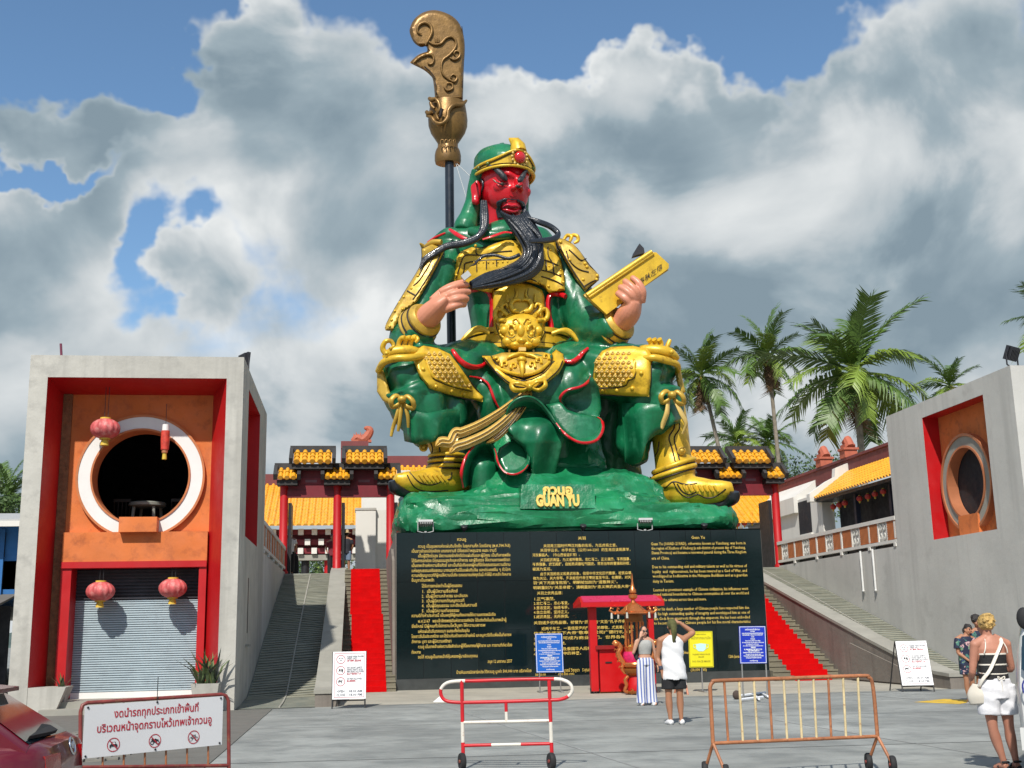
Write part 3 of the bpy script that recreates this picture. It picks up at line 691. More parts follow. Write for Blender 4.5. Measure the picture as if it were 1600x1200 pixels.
for i, (xa, ya, xb, yb) in enumerate([(1344, 861, 1350, 923), (1363, 858, 1371, 922)]):
    p, q = AX(xa, ya, 17.24), AX(xb, yb, 17.24)
    b = MB(); b.tube([p, V((p.x, p.y, q.z))], .035, 8); b.ball((p.x, p.y, q.z), .045, 8, 6)
    b.build('drain_pipe', mat('pvc_white', (0.7, 0.7, 0.68), 0.5), label='thin white drain pipe on the right wall, %s the tower' % ('farther from' if i == 0 else 'nearer to'), category='pipe')

# ------------------------------------------------------------------ roof of half-round tiles
def tile_roof(mb, p00, p10, p01, p11, ncol, nrow, r, lift=None):
    """p00-p10 the eave, p01-p11 the ridge. Rows of half-round cover tiles with stepped joints"""
    p00, p10, p01, p11 = map(V, (p00, p10, p01, p11))
    nrm = (p10 - p00).cross(p01 - p00).normalized()
    if nrm.z < 0: nrm = -nrm
    mb.add([p00, p10, p11, p01], [(0, 1, 2, 3)])
    e = (p10 - p00).normalized()
    for c in range(ncol):
        f = (c + .5) / ncol; a_ = p00.lerp(p10, f); b_ = p01.lerp(p11, f)
        rings = []
        for k in range(nrow):
            for t, rr in ((k / nrow, r * 1.12), ((k + .97) / nrow, r * .92)):
                q = a_.lerp(b_, t); s = nrm
                rings.append([q + e * (math.cos(math.pi * j / 5) * rr) + s * (math.sin(math.pi * j / 5) * rr + .005) for j in range(6)])
        mb.loft(rings, closed=False)
        mb.add([rings[0][j] for j in range(6)], [(0, 1, 2, 3, 4, 5)])
def small_roof(parent, x0, x1, ye, yr, ze, zr, ncol, nrow):
    """one little gate roof: single tiles, drip row, black verge and ridge"""
    wd = (x1 - x0) / ncol; ln = math.hypot(yr - ye, zr - ze); d = V((0, yr - ye, zr - ze)).normalized(); nrm = V((0, -d.z, d.y))
    tl = ln / nrow
    t = MB(); n = 6; R0 = wd * .34
    t.loft([[V((math.cos(math.pi * j / n) * rr, 0, 0)) + d * yy + nrm * (math.sin(math.pi * j / n) * rr) for j in range(n + 1)] for yy, rr in ((0, R0 * 1.12), (tl * .98, R0 * .9))], closed=False)
    me = t.mesh('roof_tile', m_tile, 60)
    t = MB(); t.lathe([(0.001, -.02), (R0 * 1.12, -.02), (R0 * 1.15, .03), (R0 * .9, .035)], (0, 0, 0), 12, ax=-d); mee = t.mesh('tile_end', m_tile)
    b_ = MB(); b_.obox(V(((x0 + x1) / 2, (ye + yr) / 2, (ze + zr) / 2)) - nrm * .03, V(((x1 - x0) / 2 - .01, 0, 0)), d * ln / 2, nrm * .028); b_.build('roof_deck', m_tile, parent)
    for c in range(ncol):
        for k in range(nrow):
            o = link('roof_tile', me, parent); o.location = V((x0 + wd * (c + .5), ye, ze)) + d * (k * tl) + nrm * .006 - WLOC[parent.name]
        o = link('tile_end', mee, parent); o.location = V((x0 + wd * (c + .5), ye, ze)) + nrm * .02 - WLOC[parent.name]
    b_ = MB()
    b_.obox(V(((x0 + x1) / 2, yr + .1, zr + .1)), V(((x1 - x0) / 2 + .14, 0, 0)), V((0, .16, 0)), V((0, 0, .13)))
    for xx in (x0 - .08, x1 + .08): b_.obox(V((xx, (ye + yr) / 2, (ze + zr) / 2)) + nrm * .04, V((.07, 0, 0)), d * (ln / 2 + .02), nrm * .13)
    b_.box(x0 - .02, x1 + .02, ye + .14, yr + .25, ze - .26, ze - .07)
    b_.build('roof_trim', m_roofblack, parent)

def gate(mx, side, YG=46.9):
    G = thing('gateway', 'red wooden gateway with stepped yellow tiled roofs above the %s ramp' % side, 'gateway', (mx(-.8), YG, ZT))
    S = lambda a_, b_: tuple(sorted((mx(a_), mx(b_))))
    cols = [-2.87, -0.77, 1.33]
    zl = 7.06
    for x in cols:
        b_ = MB(); b_.lathe([(.21, 0), (.21, .1), (.165, .16), (.165, zl - ZT + .9)], (mx(x), YG, ZT), 16); b_.build('column', m_red, G, smooth=40)
        b_ = MB(); x0, x1 = S(x + .17, x + .29); b_.box(x0, x1, YG + .05, YG + 1.3, ZT + .02, zl - .2)
        b_.build('gate_leaf', m_black, G)
    x0, x1 = S(cols[0], cols[2])
    b_ = MB(); b_.box(x0, x1, YG - .10, YG + .10, zl, zl + .28); b_.build('lintel', m_dred, G)
    b_ = MB(); b_.box(x0 + .1, x1 - .1, YG - .05, YG + .05, zl + .28, zl + 1.15); b_.build('frieze_panel', m_dred, G)
    for (xa, xb) in ((-2.5, -1.15), (-.4, .95)):
        xs = S(xa, xb)
        b_ = MB(); b_.box(xs[0] + .28, xs[1] - .28, YG - .068, YG - .052, zl + .52, zl + .78); b_.build('name_board', mat('board_red', (0.22, .018, .026), .5), G)
        b_ = MB(); b_.box(xs[0] + .45, xs[1] - .45, YG - .075, YG - .07, zl + .60, zl + .70); b_.build('faded_emblem', mat('emblem_mauve', (0.24, .10, .12), .6), G)
    zc = zl + .72
    for (xa, xb) in ((-3.12, -2.36), (-1.28, -.30), (.82, 1.58)):
        x_ = S(xa, xb); small_roof(G, x_[0], x_[1], YG - .62, YG - .08, zc + .0, zc + .42, 3 if xb - xa < .9 else 4, 2)
    for (xa, xb) in ((-2.52, -1.0), (-.46, 1.04)):
        x_ = S(xa, xb); small_roof(G, x_[0], x_[1], YG - .72, YG - .08, zc + .62, zc + 1.12, 5, 3)
gate(ID, 'left'); gate(MIRR, 'right')

# ------------------------------------------------------------------ pavilion behind the left gateway
PV = thing('temple_pavilion', 'open temple pavilion with yellow tiled roof behind the left gateway', 'pavilion', (-1.5, 60, ZT))
YE, YR = 57.5, 62.5
e0 = AY(500, 821, YE).z; r0 = AY(500, 757, YR).z
rf = MB(); tile_roof(rf, (-9, YE, e0), (0.55, YE, e0), (-9, YR, r0), (0.55, YR, r0), 30, 14, .10); rf.build('tiled_roof', m_tile, PV, kind='stuff')
b = MB(); b.box(-9, .5, YR - .1, YR + .4, r0 - .1, r0 + .55); b.build('ridge_wall', m_maroon, PV)
e1 = AY(640, 775, 60).z; r1 = AY(640, 724, 63).z
rf = MB(); tile_roof(rf, (0.1, 60, e1 - 1.2), (14.5, 60, e1 - 1.2), (0.1, 64, r1), (14.5, 64, r1), 46, 12, .10); rf.build('upper_tiled_roof', m_tile, PV, kind='stuff')
b = MB(); b.box(-.35, 14.9, 63.9, 64.5, r1 - .1, r1 + .55); b.box(-.9, 1.6, 63.8, 64.6, r1 + .2, r1 + .95); b.box(-.9, .6, 63.75, 64.65, r1 + .95, r1 + 1.35); b.build('upper_ridge', m_maroon, PV)
for k, z in enumerate((e0 - .12, e0 - .62, e0 - 1.05)):
    b = MB(); b.box(-8.5, .5, YE + .9 + .0 * k, YE + 1.2, z - .24, z + .02); b.build('beam', m_dred, PV)
    for i in range(14):
        x = -8.0 + i * .66 + (.33 if k == 1 else 0)
        b = MB(); b.box(x - .13, x + .13, YE + .62, YE + .9, z - .27, z + .02); b.build('beam_end', m_white, PV)
b = MB(); b.box(-8.5, .5, YE + 1.3, YE + 1.6, e0 - 1.35, e0 - .1); b.build('back_board', m_dred, PV)
b = MB(); b.box(-8.5, .5, YE + .8, YE + 1.5, e0 - 1.62, e0 - 1.36); b.build('tie_beam', m_coping, PV)
for px, mt in ((477, m_black), (446, m_dred), (513, m_red), (400, m_red), (533, m_dred)):
    q = AY(px, 880, YE + 1.2); b = MB(); b.lathe([(.2, 0), (.2, e0 - 1.5 - ZT)], (q.x, YE + 1.2, ZT), 12); b.build('column', mt, PV, smooth=40)
b = MB(); b.box(.55, 15, 61.5, 62, ZT, e1 - 1.2); b.build('rear_wall', m_white, PV)
# terracotta dragon on its ridge
dz = V((AY(566, 706, 64).x, 64.1, r1 + 1.35)); dr = MB()
path = spline([(-.55, 0, .05), (-.3, 0, .25), (0, 0, .12), (.25, 0, .3), (.42, 0, .62), (.3, 0, .8)], 5)
dr.tube([dz + V(p_) for p_ in path], [.12 + .12 * math.sin(i / len(path) * 3) for i in range(len(path))], 8)
for k in range(8): dr.prism([dz + V((-.5 + k * .12, -.03, .25)), dz + V((-.36 + k * .12, -.03, .3)), dz + V((-.47 + k * .12, -.03, .5 + .1 * (k % 2)))], (0, .06, 0))
dr.ball(dz + V((.28, 0, .78)), (.2, .14, .13)); dr.box(dz.x - .6, dz.x + .5, dz.y - .15, dz.y + .15, dz.z - .02, dz.z + .12)
dr.build('ridge_dragon', m_terrared, label='terracotta dragon ornament on the ridge behind the left gateway', category='ornament')
# pale stele block inside the gate
b = MB(); p0, p1 = AY(555, 888, 50), AY(603, 888, 50); zt = AY(555, 797, 50).z
st = thing('stone_stele', 'tall pale concrete block standing behind the left gateway', 'block', ((p0.x + p1.x) / 2, 50.5, ZT))
b.box(p0.x, p0.x + .85, 50, 51.3, ZT, zt); b.box(p0.x + .853, p1.x + .1, 50.25, 51.3, ZT, zt + .02); b.build('block', m_white, st)
b = MB(); b.box(p0.x - .03, p0.x + .88, 49.97, 51.3, zt, zt + .09); b.build('cap', m_wall, st)
b = MB(); b.box(.2, 2.4, 53, 53.3, ZT, 9.0); b.build('screen_wall', m_white, label='plain white wall behind the pale block at the left gateway', category='wall')

# ------------------------------------------------------------------ right wing behind the balustrade
RW = thing('temple_hall', 'white temple hall with yellow tiled eave and maroon ridge behind the right wall', 'building', (24, 48, ZT))
xe, ze, xr, zr = 20.25, 7.22, 21.95, 8.42
ROOF_Y1 = 49.7
rf = MB(); tile_roof(rf, (xe, 33, ze), (xe, ROOF_Y1, ze), (xr, 33, zr), (xr, ROOF_Y1, zr), 62, 7, .085); rf.build('tiled_roof', m_tile, RW, kind='stuff')
b = MB(); b.box(xe + .1, xr, 33, ROOF_Y1, ze - .16, ze - .03); b.build('eave_board', m_black, RW)
b = MB(); b.box(xr + .02, xr + .4, 33, 61, zr - .15, zr + .55); b.box(xr - .05, xr + .46, 33, 61, zr + .55, zr + .67); b.build('ridge_wall', m_maroon, RW)
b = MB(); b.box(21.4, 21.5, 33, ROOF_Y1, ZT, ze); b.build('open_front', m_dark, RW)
for y in (36.5, 40.0, 43.3, 46.6): b = MB(); b.box(20.75, 20.95, y - .1, y + .1, ZT, ze - .16); b.build('post', mat('post_navy', (.02, .025, .045), .6), RW)
# white stepped gable and end wall
b = MB(); b.box(21.0, 21.3, ROOF_Y1 + .35, 61, ZT, 7.6); b.box(20.6, 21.0, ROOF_Y1 + .02, ROOF_Y1 + .6, ZT, 7.25); b.build('end_wall', m_white, RW)
b = MB(); b.prism([V((20.05, ROOF_Y1 + .0, 7.1)), V((20.05, ROOF_Y1, 7.45)), V((20.9, ROOF_Y1, 8.0)), V((21.3, ROOF_Y1, 8.2)), V((21.35, ROOF_Y1, 8.6)), V((22.0, ROOF_Y1, 8.85)), V((22.4, ROOF_Y1, 8.85)), V((22.4, ROOF_Y1, 7.1))], (0, .35, 0)); b.build('gable', m_white, RW)
b = MB(); b.prism([V((20.8, 53.6, 7.0)), V((20.8, 53.6, 7.75)), V((21.6, 53.6, 8.25)), V((22.4, 53.6, 8.95)), V((22.4, 53.6, 7.0))], (0, 7.4, 0)); b.build('gable', m_white, RW)
q0, q1 = AX(1250, 833, 20.98), AX(1265, 780, 20.98)
b = MB(); b.box(20.97, 21.02, q1.y, q0.y, q0.z - .1, q1.z); b.build('window', m_dark, RW)
b = MB(); b.box(20.9, 21.02, q1.y - .1, q0.y + .1, q0.z - .2, q0.z - .102); b.build('window_sill', m_white, RW)
for px, py in ((1287, 717), (1325, 703)):
    q = AX(px, py + 18, 22.1); t = MB(); x, y = 22.15, q.y; z = zr + .67
    t.box(x - .3, x + .3, y - .3, y + .3, z, z + .35); t.box(x - .36, x + .36, y - .36, y + .36, z + .35, z + .45)
    t.tube([V((x, y - .3, z + .45)), V((x, y + .0, z + .85)), V((x, y + .3, z + .75)), V((x, y + .25, z + .55))], [.22, .2, .16, .08], 8); t.box(x - .25, x + .25, y - .25, y + .25, z + .45, z + .62)
    t.build('ridge_finial', m_terrared, label='terracotta finial on the maroon ridge, %s' % ('the one farther from the right tower' if px == 1287 else 'the one nearer the right tower'), category='finial')
# a second hall behind the right gateway
RH = thing('temple_hall', 'yellow tiled hall glimpsed between the right boot and the right gateway', 'building', (14, 60, ZT))
q0 = AY(1165, 812, 58); rf = MB()
tile_roof(rf, (11.8, 57, 6.7), (22.5, 57, 6.9), (11.8, 60.5, 8.6), (22.5, 60.5, 8.9), 36, 9, .1); rf.build('tiled_roof', m_tile, RH, kind='stuff')
b = MB(); b.box(11.5, 22.8, 60.4, 60.9, 8.4, 9.4); b.build('ridge_wall', m_maroon, RH)
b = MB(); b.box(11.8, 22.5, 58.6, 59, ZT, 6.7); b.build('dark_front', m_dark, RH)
b = MB(); b.box(9.8, 11.7, 57.4, 60.6, ZT, 8.9); b.build('white_gable', m_white, RH)

# ------------------------------------------------------------------ hills
h = MB()
def hill(u, v):
    x = -500 + 1300 * u; y = 520 + 200 * v
    z = (34 * math.exp(-((x - 210) / 150) ** 2) + 22 * math.exp(-((x - 480) / 140) ** 2) + 10 * math.exp(-((x + 200) / 160) ** 2)) * math.sin(min(1, v * 1.6) * math.pi / 2)
    z += (math.sin(x * .11) + math.sin(x * .047 + 1) * 1.6 + math.sin(x * .31) * .5) * (1 + v) * .8
    return V((x, y, max(-1, z - 1)))
h.grid(hill, 130, 10); h.build('hills', mat('hazy_forest', (0.06, 0.095, 0.085), 0.95, var=0.3, scale=0.05), smooth=60, kind='structure')  # bluish green carries the distance haze in the colour
# ================================================================== the giant seated statue
from mathutils.bvhtree import BVHTree
from mathutils.kdtree import KDTree
m_green = mat('green_enamel', (0.005, 0.125, 0.05), 0.36, var=0.38, scale=0.9, bump=0.25, bscale=4.5, coat=0.08, streak=0.45, dirt_or_sheen=(0.028, 0.20, 0.10), dirt_or_sheen_amt=0.35)  # lighter green patches paint reflections on the enamel into the colour
m_rock = mat('green_rock_enamel', (0.008, 0.16, 0.06), 0.33, var=0.4, scale=0.8, bump=0.7, bscale=3.5, coat=0.12, dirt_or_sheen=(0.03, 0.26, 0.13), dirt_or_sheen_amt=0.5)  # paler patches stand in for reflections on the glossy rock
m_gold = mat('gold_paint', (0.72, 0.45, 0.03), 0.36, metal=0.22, var=0.2, scale=1.2, bump=0.15, bscale=7, streak=0.3, dirt_or_sheen=(0.34, 0.19, 0.022), dirt_or_sheen_amt=0.35)
m_goldD = mat('old_gold_paint', (0.52, 0.33, 0.045), 0.40, metal=0.25, var=0.22, scale=1.2, bump=0.12, bscale=6, dirt_or_sheen=(0.28, 0.17, 0.035), dirt_or_sheen_amt=0.3)
m_ribbon = mat('pale_gold_ribbon', (0.72, 0.50, 0.15), 0.38, metal=0.12, var=0.12, scale=2)
m_groove = mat('groove_black', (0.018, 0.010, 0.006), 0.5, var=0.2)
m_spipe = mat('red_piping', (0.56, 0.004, 0.012), 0.3, var=0.1, coat=0.3)
m_face = mat('red_face_enamel', (0.55, 0.006, 0.014), 0.33, var=0.10, scale=1.5, coat=0.15, bump=0.05, bscale=4, streak=0.25)
m_lips = mat('lip_red', (0.60, 0.02, 0.04), 0.28, var=0.05, coat=0.4)
m_beard = mat('black_beard_enamel', (0.017, 0.021, 0.028), 0.30, var=0.3, scale=2.0, bump=0.5, bscale=7, coat=0.2)
m_brow = mat('grey_black_hair', (0.03, 0.032, 0.036), 0.45, var=0.6, scale=9, bump=0.4, bscale=14)
m_skin_s = mat('statue_skin', (0.60, 0.24, 0.145), 0.42, var=0.10, scale=1.6, bump=0.06, bscale=4)
m_bronze = mat('aged_bronze', (0.20, 0.11, 0.03), 0.38, metal=0.45, var=0.30, scale=1.5, bump=0.25, bscale=4, dirt_or_sheen=(0.12, 0.065, 0.02), dirt_or_sheen_amt=0.4)
m_pole = mat('navy_pole', (0.012, 0.018, 0.028), 0.35, var=0.3)
m_sole = mat('boot_sole', (0.012, 0.014, 0.017), 0.35, var=0.2)

ST = thing('warrior_statue', 'giant seated warrior statue in green robe and gold armour with red face', 'statue', (XC - 0.6, 40, 5.9))
def sp(name, mb, mt, smooth=50, parent=ST, **k): return mb.build(name, mt, parent, smooth=smooth, **k)
def limb(mb, path, n=18, k=5):
    """path of (px, py, Y, radius px[, flat])"""
    P = spline([tuple(p) + ((1.0,) if len(p) == 4 else ()) for p in path], k)
    pts = [AY(p[0], p[1], p[2]) for p in P]
    mb.tube(pts, [(p[3] * mpp(q), p[3] * p[4] * mpp(q)) for p, q in zip(P, pts)], n)
def seg_dist(p, a, b):
    ax, ay = a; bx, by = b; dx, dy = bx - ax, by - ay; L2 = dx * dx + dy * dy
    t = 0 if L2 == 0 else max(0, min(1, ((p[0] - ax) * dx + (p[1] - ay) * dy) / L2))
    return math.hypot(p[0] - ax - t * dx, p[1] - ay - t * dy)
def inside(p, poly):
    c = False; n = len(poly); j = n - 1
    for i in range(n):
        if (poly[i][1] > p[1]) != (poly[j][1] > p[1]) and p[0] < (poly[j][0] - poly[i][0]) * (p[1] - poly[i][1]) / (poly[j][1] - poly[i][1]) + poly[i][0]: c = not c
        j = i
    return c

# ---- robe: one continuous surface
rb = MB()
TOR = [(356, 795, 46, 0.9), (363, 793, 66, 1.05), (372, 784, 84, 1.2), (395, 790, 90, 1.3), (430, 795, 88, 1.35), (470, 808, 81, 1.35), (510, 810, 76, 1.35), (540, 810, 78, 1.4), (575, 815, 88, 1.5), (600, 818, 90, 1.4)]
rings = []
for py, cx, hw, hd in TOR:
    c = AY(cx, py, 40.7); s = mpp(c)
    rings.append([c + V((math.cos(2 * math.pi * j / 28) * hw * s, math.sin(2 * math.pi * j / 28) * hd, 0)) for j in range(28)])
rb.loft(rings)
limb(rb, [(716, 390, 40.5, 26), (696, 410, 40.3, 29), (676, 447, 40.0, 31), (650, 500, 39.8, 33), (642, 528, 39.4, 33), (650, 524, 38.9, 31), (660, 506, 38.45, 26)])
limb(rb, [(862, 390, 40.5, 26), (880, 420, 40.3, 30), (900, 465, 40.0, 31), (917, 508, 39.6, 33), (935, 519, 39.1, 33), (955, 512, 38.6, 29), (963, 506, 38.4, 26)])
limb(rb, [(780, 575, 40.3, 46), (715, 580, 39.4, 47), (660, 588, 38.6, 47), (628, 594, 38.1, 41), (612, 598, 37.9, 26)])
limb(rb, [(862, 575, 40.3, 46), (925, 578, 39.4, 45), (980, 584, 38.6, 47), (1018, 588, 38.2, 45), (1036, 592, 38.1, 36), (1046, 596, 38.0, 22)])
limb(rb, [(640, 600, 38.2, 46), (655, 635, 38.4, 47), (668, 662, 38.5, 42), (680, 684, 38.6, 30)])
limb(rb, [(652, 600, 38.9, 40), (690, 640, 39.0, 40), (715, 672, 39.0, 26)])
limb(rb, [(1025, 600, 38.2, 42), (1022, 640, 38.4, 44), (1018, 665, 38.5, 36), (1015, 682, 38.5, 24)])
limb(rb, [(1000, 610, 38.8, 40), (994, 660, 38.9, 34), (992, 700, 38.8, 27), (994, 722, 38.7, 18)])
limb(rb, [(830, 585, 39.9, 74), (836, 625, 39.7, 74), (846, 665, 39.8, 68), (850, 720, 40.2, 70), (850, 770, 40.4, 80)])
limb(rb, [(880, 575, 39.3, 34), (890, 600, 39.0, 40), (898, 630, 38.9, 38), (900, 655, 38.9, 26)])
limb(rb, [(750, 585, 39.4, 26), (762, 615, 39.2, 28), (772, 645, 39.3, 28), (768, 670, 39.5, 20)])
# shoulder cape and scarf folds
limb(rb, [(675, 385, 40.6, 10), (700, 371, 40.3, 13), (735, 372, 40.1, 14), (775, 378, 40.0, 14), (820, 378, 40.1, 14), (850, 379, 40.3, 13)])
limb(rb, [(748, 600, 41.0, 40), (742, 660, 41.2, 44), (742, 740, 41.4, 44)]); limb(rb, [(930, 600, 41.0, 46), (950, 660, 41.2, 50), (955, 745, 41.4, 46)])
rme = remesh(rb, 0.07, 3)
# carve folds into the cloth
NR = [v.normal.copy() for v in rme.vertices]
for v, nv in zip(rme.vertices, NR):
    p = v.co; a_ = math.sin(p.x * 2.3 + p.z * 3.1 + math.sin(p.z * 1.7)); f = .05 * a_ * abs(a_) + .06 * (abs(math.sin(p.x * 3.3 - p.z * 1.6 + 1.4 * math.sin(p.z * .9))) ** .6 - .75)
    if 6.9 < p.z < 9.4 and p.y < 39.4: f += .045 * math.sin(p.x * 7.5 + math.sin(p.z * 1.5) * .8)
    v.co = p + nv * f
bodyb = from_mesh(rme)
robe = sp('robe', bodyb, m_green, 180)
BV = BVHTree.FromPolygons([v.co for v in rme.vertices], [tuple(p.vertices) for p in rme.polygons])
def surfY(px, py):
    h = BV.ray_cast(CAM, ray(px, py).normalized())
    return h[0].y if h[0] is not None else None
def on_body(px, py, off=0.05):
    for r in (0, 4, 8, 14, 22):
        for a_ in range(1 if r == 0 else 8):
            y = surfY(px + r * math.cos(a_ * .785), py + r * math.sin(a_ * .785))
            if y is not None: return AY(px, py, y - off)
    return AY(px, py, 39.2)
def plate(poly, h=0.15, edge=5.0, step=3.0, yfn=None, lift=0.04, smooth_it=25, back=0.3):
    """stiff plate traced as an outline, laid over the body under it, with rounded rim and real thickness"""
    bd = []
    n = len(poly)
    for i in range(n):
        a_, b_ = poly[i], poly[(i + 1) % n]; L = math.hypot(b_[0] - a_[0], b_[1] - a_[1]); k = max(1, int(L / step))
        bd += [(a_[0] + (b_[0] - a_[0]) * t / k, a_[1] + (b_[1] - a_[1]) * t / k) for t in range(k)]
    xs = [p[0] for p in poly]; ys = [p[1] for p in poly]; pts = list(bd)
    y = min(ys)
    while y < max(ys):
        x = min(xs) + rnd.uniform(0, .5) * step
        while x < max(xs):
            if inside((x, y), poly) and min(seg_dist((x, y), poly[i], poly[(i + 1) % n]) for i in range(n)) > step * .5: pts.append((x, y))
            x += step
        y += step
    ed = [(i, (i + 1) % len(bd)) for i in range(len(bd))]
    vv, ee, ff, *_ = geometry.delaunay_2d_cdt([V(p) for p in pts], ed, [], 1, 1e-4)
    vv = [tuple(p) for p in vv]
    Y = [(yfn(*p) if yfn else surfY(*p)) for p in vv]
    nb = [[] for _ in vv]
    for a_, b_ in ee: nb[a_].append(b_); nb[b_].append(a_)
    if yfn is None:
        known = [y_ for y_ in Y if y_ is not None]; av = sum(known) / max(1, len(known)) if known else 39.0
        hit = [y_ is not None for y_ in Y]; Y0 = list(Y); Y = [y_ if y_ is not None else av for y_ in Y]
        for it in range(smooth_it):
            Y = [(sum(Y[j] for j in nb[i]) / len(nb[i]) * .6 + Y[i] * .4) if nb[i] else Y[i] for i in range(len(Y))]
        over = max([0] + [Y[i] - Y0[i] for i in range(len(Y)) if hit[i]])
        Y = [y_ - min(over, .25) * .6 for y_ in Y]
    out = []
    for p, y_ in zip(vv, Y):
        d = min(seg_dist(p, poly[i], poly[(i + 1) % n]) for i in range(n)); t = min(1, d / edge)
        out.append((p, y_ - lift - h * math.sqrt(max(0, 1 - (1 - t) ** 2)), y_))
    mb = MB(); mb.add([AY(p[0], p[1], yy) for p, yy, _ in out], ff)
    # closed back
    m_ = {}; bset = []
    kd = KDTree(len(vv))
    for i, p in enumerate(vv): kd.insert((p[0], p[1], 0), i)
    kd.balance()
    for p in bd: bset.append(kd.find((p[0], p[1], 0))[1])
    o = len(mb.v); k = len(bset)
    mb.v += [AY(vv[i][0], vv[i][1], out[i][2] + back) for i in bset]
    for j in range(k): mb.f.append([bset[j], bset[(j + 1) % k], o + (j + 1) % k, o + j]); mb.mi.append(0)
    return mb, (lambda q: out[kd.find((q[0], q[1], 0))[1]][1])
def line_on(pts, yq, r_px, name, mt, closed=False, k=5, off=0.0, n=6):
    """a bead or groove following traced points; yq is a plate's depth query, a number, or None for the robe"""
    P = spline(pts + ([pts[0]] if closed else []), k)
    W = []
    for p in P:
        if yq is None: q = on_body(p[0], p[1], off)
        elif callable(yq): q = AY(p[0], p[1], yq(p) - off)
        else: q = AY(p[0], p[1], yq - off)
        W.append(q)
    for _ in range(2): W = [W[0]] + [(W[i - 1] + W[i] * 2 + W[i + 1]) / 4 for i in range(1, len(W) - 1)] + [W[-1]]
    R = [r_px * mpp(q) for q in W] if not isinstance(r_px, (list, tuple)) else None
    if R is None:
        R = []
        for i, q in enumerate(W):
            t = i / (len(W) - 1) * (len(r_px) - 1); a_ = int(min(t, len(r_px) - 2)); f = t - a_
            R.append((r_px[a_] * (1 - f) + r_px[a_ + 1] * f) * mpp(q))
    mb = MB(); mb.tube(W, R, n); return sp(name, mb, mt, 60)
_riv = MB(); _riv.ball((0, 0, 0), 1, 10, 8); rivet_me = _riv.mesh('rivet', m_gold, 180)
def rivet(px, py, yq, r_px, mt=None):
    q = AY(px, py, (yq((px, py)) if callable(yq) else yq)); o = link('rivet', rivet_me, ST); o.location = q - WLOC[ST.name]; o.scale = [r_px * mpp(q)] * 3

# ---- thigh guards
LP = [(646, 564), (655, 587), (671, 607), (701, 617), (730, 624), (754, 628), (755, 620), (740, 604), (720, 575), (703, 553), (684, 544), (662, 540), (640, 546), (630, 556)]
RPp = [(920, 616), (925, 603), (930, 562), (941, 548), (955, 542), (989, 540), (1012, 545), (1020, 556), (1017, 570), (1017, 592), (1014, 620), (963, 618)]
mb, qL = plate(LP, .13, 5); sp('thigh_guard', mb, m_gold, 60)
mb, qR = plate(RPp, .13, 5); sp('thigh_guard', mb, m_gold, 60)
SL = [(668, 546), (684, 547), (701, 556), (718, 579), (735, 604), (737, 609), (702, 601), (688, 594), (676, 590), (671, 577), (666, 560)]
SR = [(928, 602), (932, 564), (942, 551), (958, 545), (985, 547), (984, 560), (990, 565), (990, 589), (977, 591), (976, 601)]
def scales(poly, q, sx=8.4, sy=7.0, shear=0.0):
    mb = MB(); xs = [p[0] for p in poly]; ys = [p[1] for p in poly]; r = 0; y = min(ys)
    while y < max(ys):
        x = min(xs) + (sx / 2 if r % 2 else 0)
        while x < max(xs):
            if inside((x, y), poly):
                for ang in (90, 210, 330):
                    c = AY(x, y, q((x, y)) - .05); e = AY(x + 3.6 * math.cos(math.radians(ang)), y - 3.0 * math.sin(math.radians(ang)), q((x, y)) + .03)
                    s = mpp(c); mb.tube([c, c.lerp(e, .6), e], [2.3 * s, 2.2 * s, 1.6 * s], 6)
            x += sx
        y += sy; r += 1
    o = sp('scale_mail', mb, m_ribbon, 60); o['kind'] = 'stuff'
scales(SL, qL); scales(SR, qR)
line_on([(666, 560), (671, 577), (676, 590), (688, 594), (702, 601), (737, 609)], qL, 1.9, 'scale_border', m_gold, off=.02, k=3)
line_on([(667, 562), (672.5, 579), (677, 592.5), (688, 596.5), (702, 603.5), (737, 611.5)], qL, .8, 'groove', m_groove, off=.02, k=3)
line_on([(926, 604), (976, 603), (978, 592), (991, 590), (992, 566), (990, 562)], qR, 1.9, 'scale_border', m_gold, off=.02, k=3)
line_on([(926, 606.5), (978, 605.5), (980, 594), (993, 592), (994, 566)], qR, .8, 'groove', m_groove, off=.02, k=3)
for p in [(661, 577), (681, 604), (705, 611), (725, 616)]: rivet(*p, qL, 3.6)
for p in [(942, 610), (964, 610), (988, 607), (1002, 583)]: rivet(*p, qR, 3.6)
# beast-head rims over the knees
def tubepx(name, pts, rad, mt, n=10, k=5, flat=1.0, smooth=60, parent=ST):
    P = spline(pts, k); W = [AY(p[0], p[1], p[2]) for p in P]; m_ = len(W)
    if isinstance(rad, (int, float)): rad = [rad, rad]
    R = []
    for i in range(m_):
        t = i / (m_ - 1) * (len(rad) - 1); a_ = int(min(t, len(rad) - 2)); f = t - a_; r = (rad[a_] * (1 - f) + rad[a_ + 1] * f) * mpp(W[i]); R.append((r, r * flat))
    mb = MB(); mb.tube(W, R, n); return sp(name, mb, mt, smooth, parent)
tubepx('knee_rim', [(591, 580, 37.9), (600, 566, 37.4), (618, 560, 37.1), (640, 559, 37.1), (662, 556, 37.5), (676, 552, 38.0)], [5, 6, 6, 6, 5, 3], m_gold)
tubepx('beast_brow', [(600, 560, 37.6), (614, 550, 37.5), (636, 548, 37.5), (656, 550, 37.8), (670, 546, 38.2)], [5, 9, 9, 7, 3], m_gold)
tubepx('beast_curl', [(606, 556, 37.5), (598, 545, 37.5), (602, 534, 37.4), (611, 533, 37.4), (615, 541, 37.4), (609, 545, 37.3)], [5, 4.5, 4, 3.5, 3, 2], m_gold)
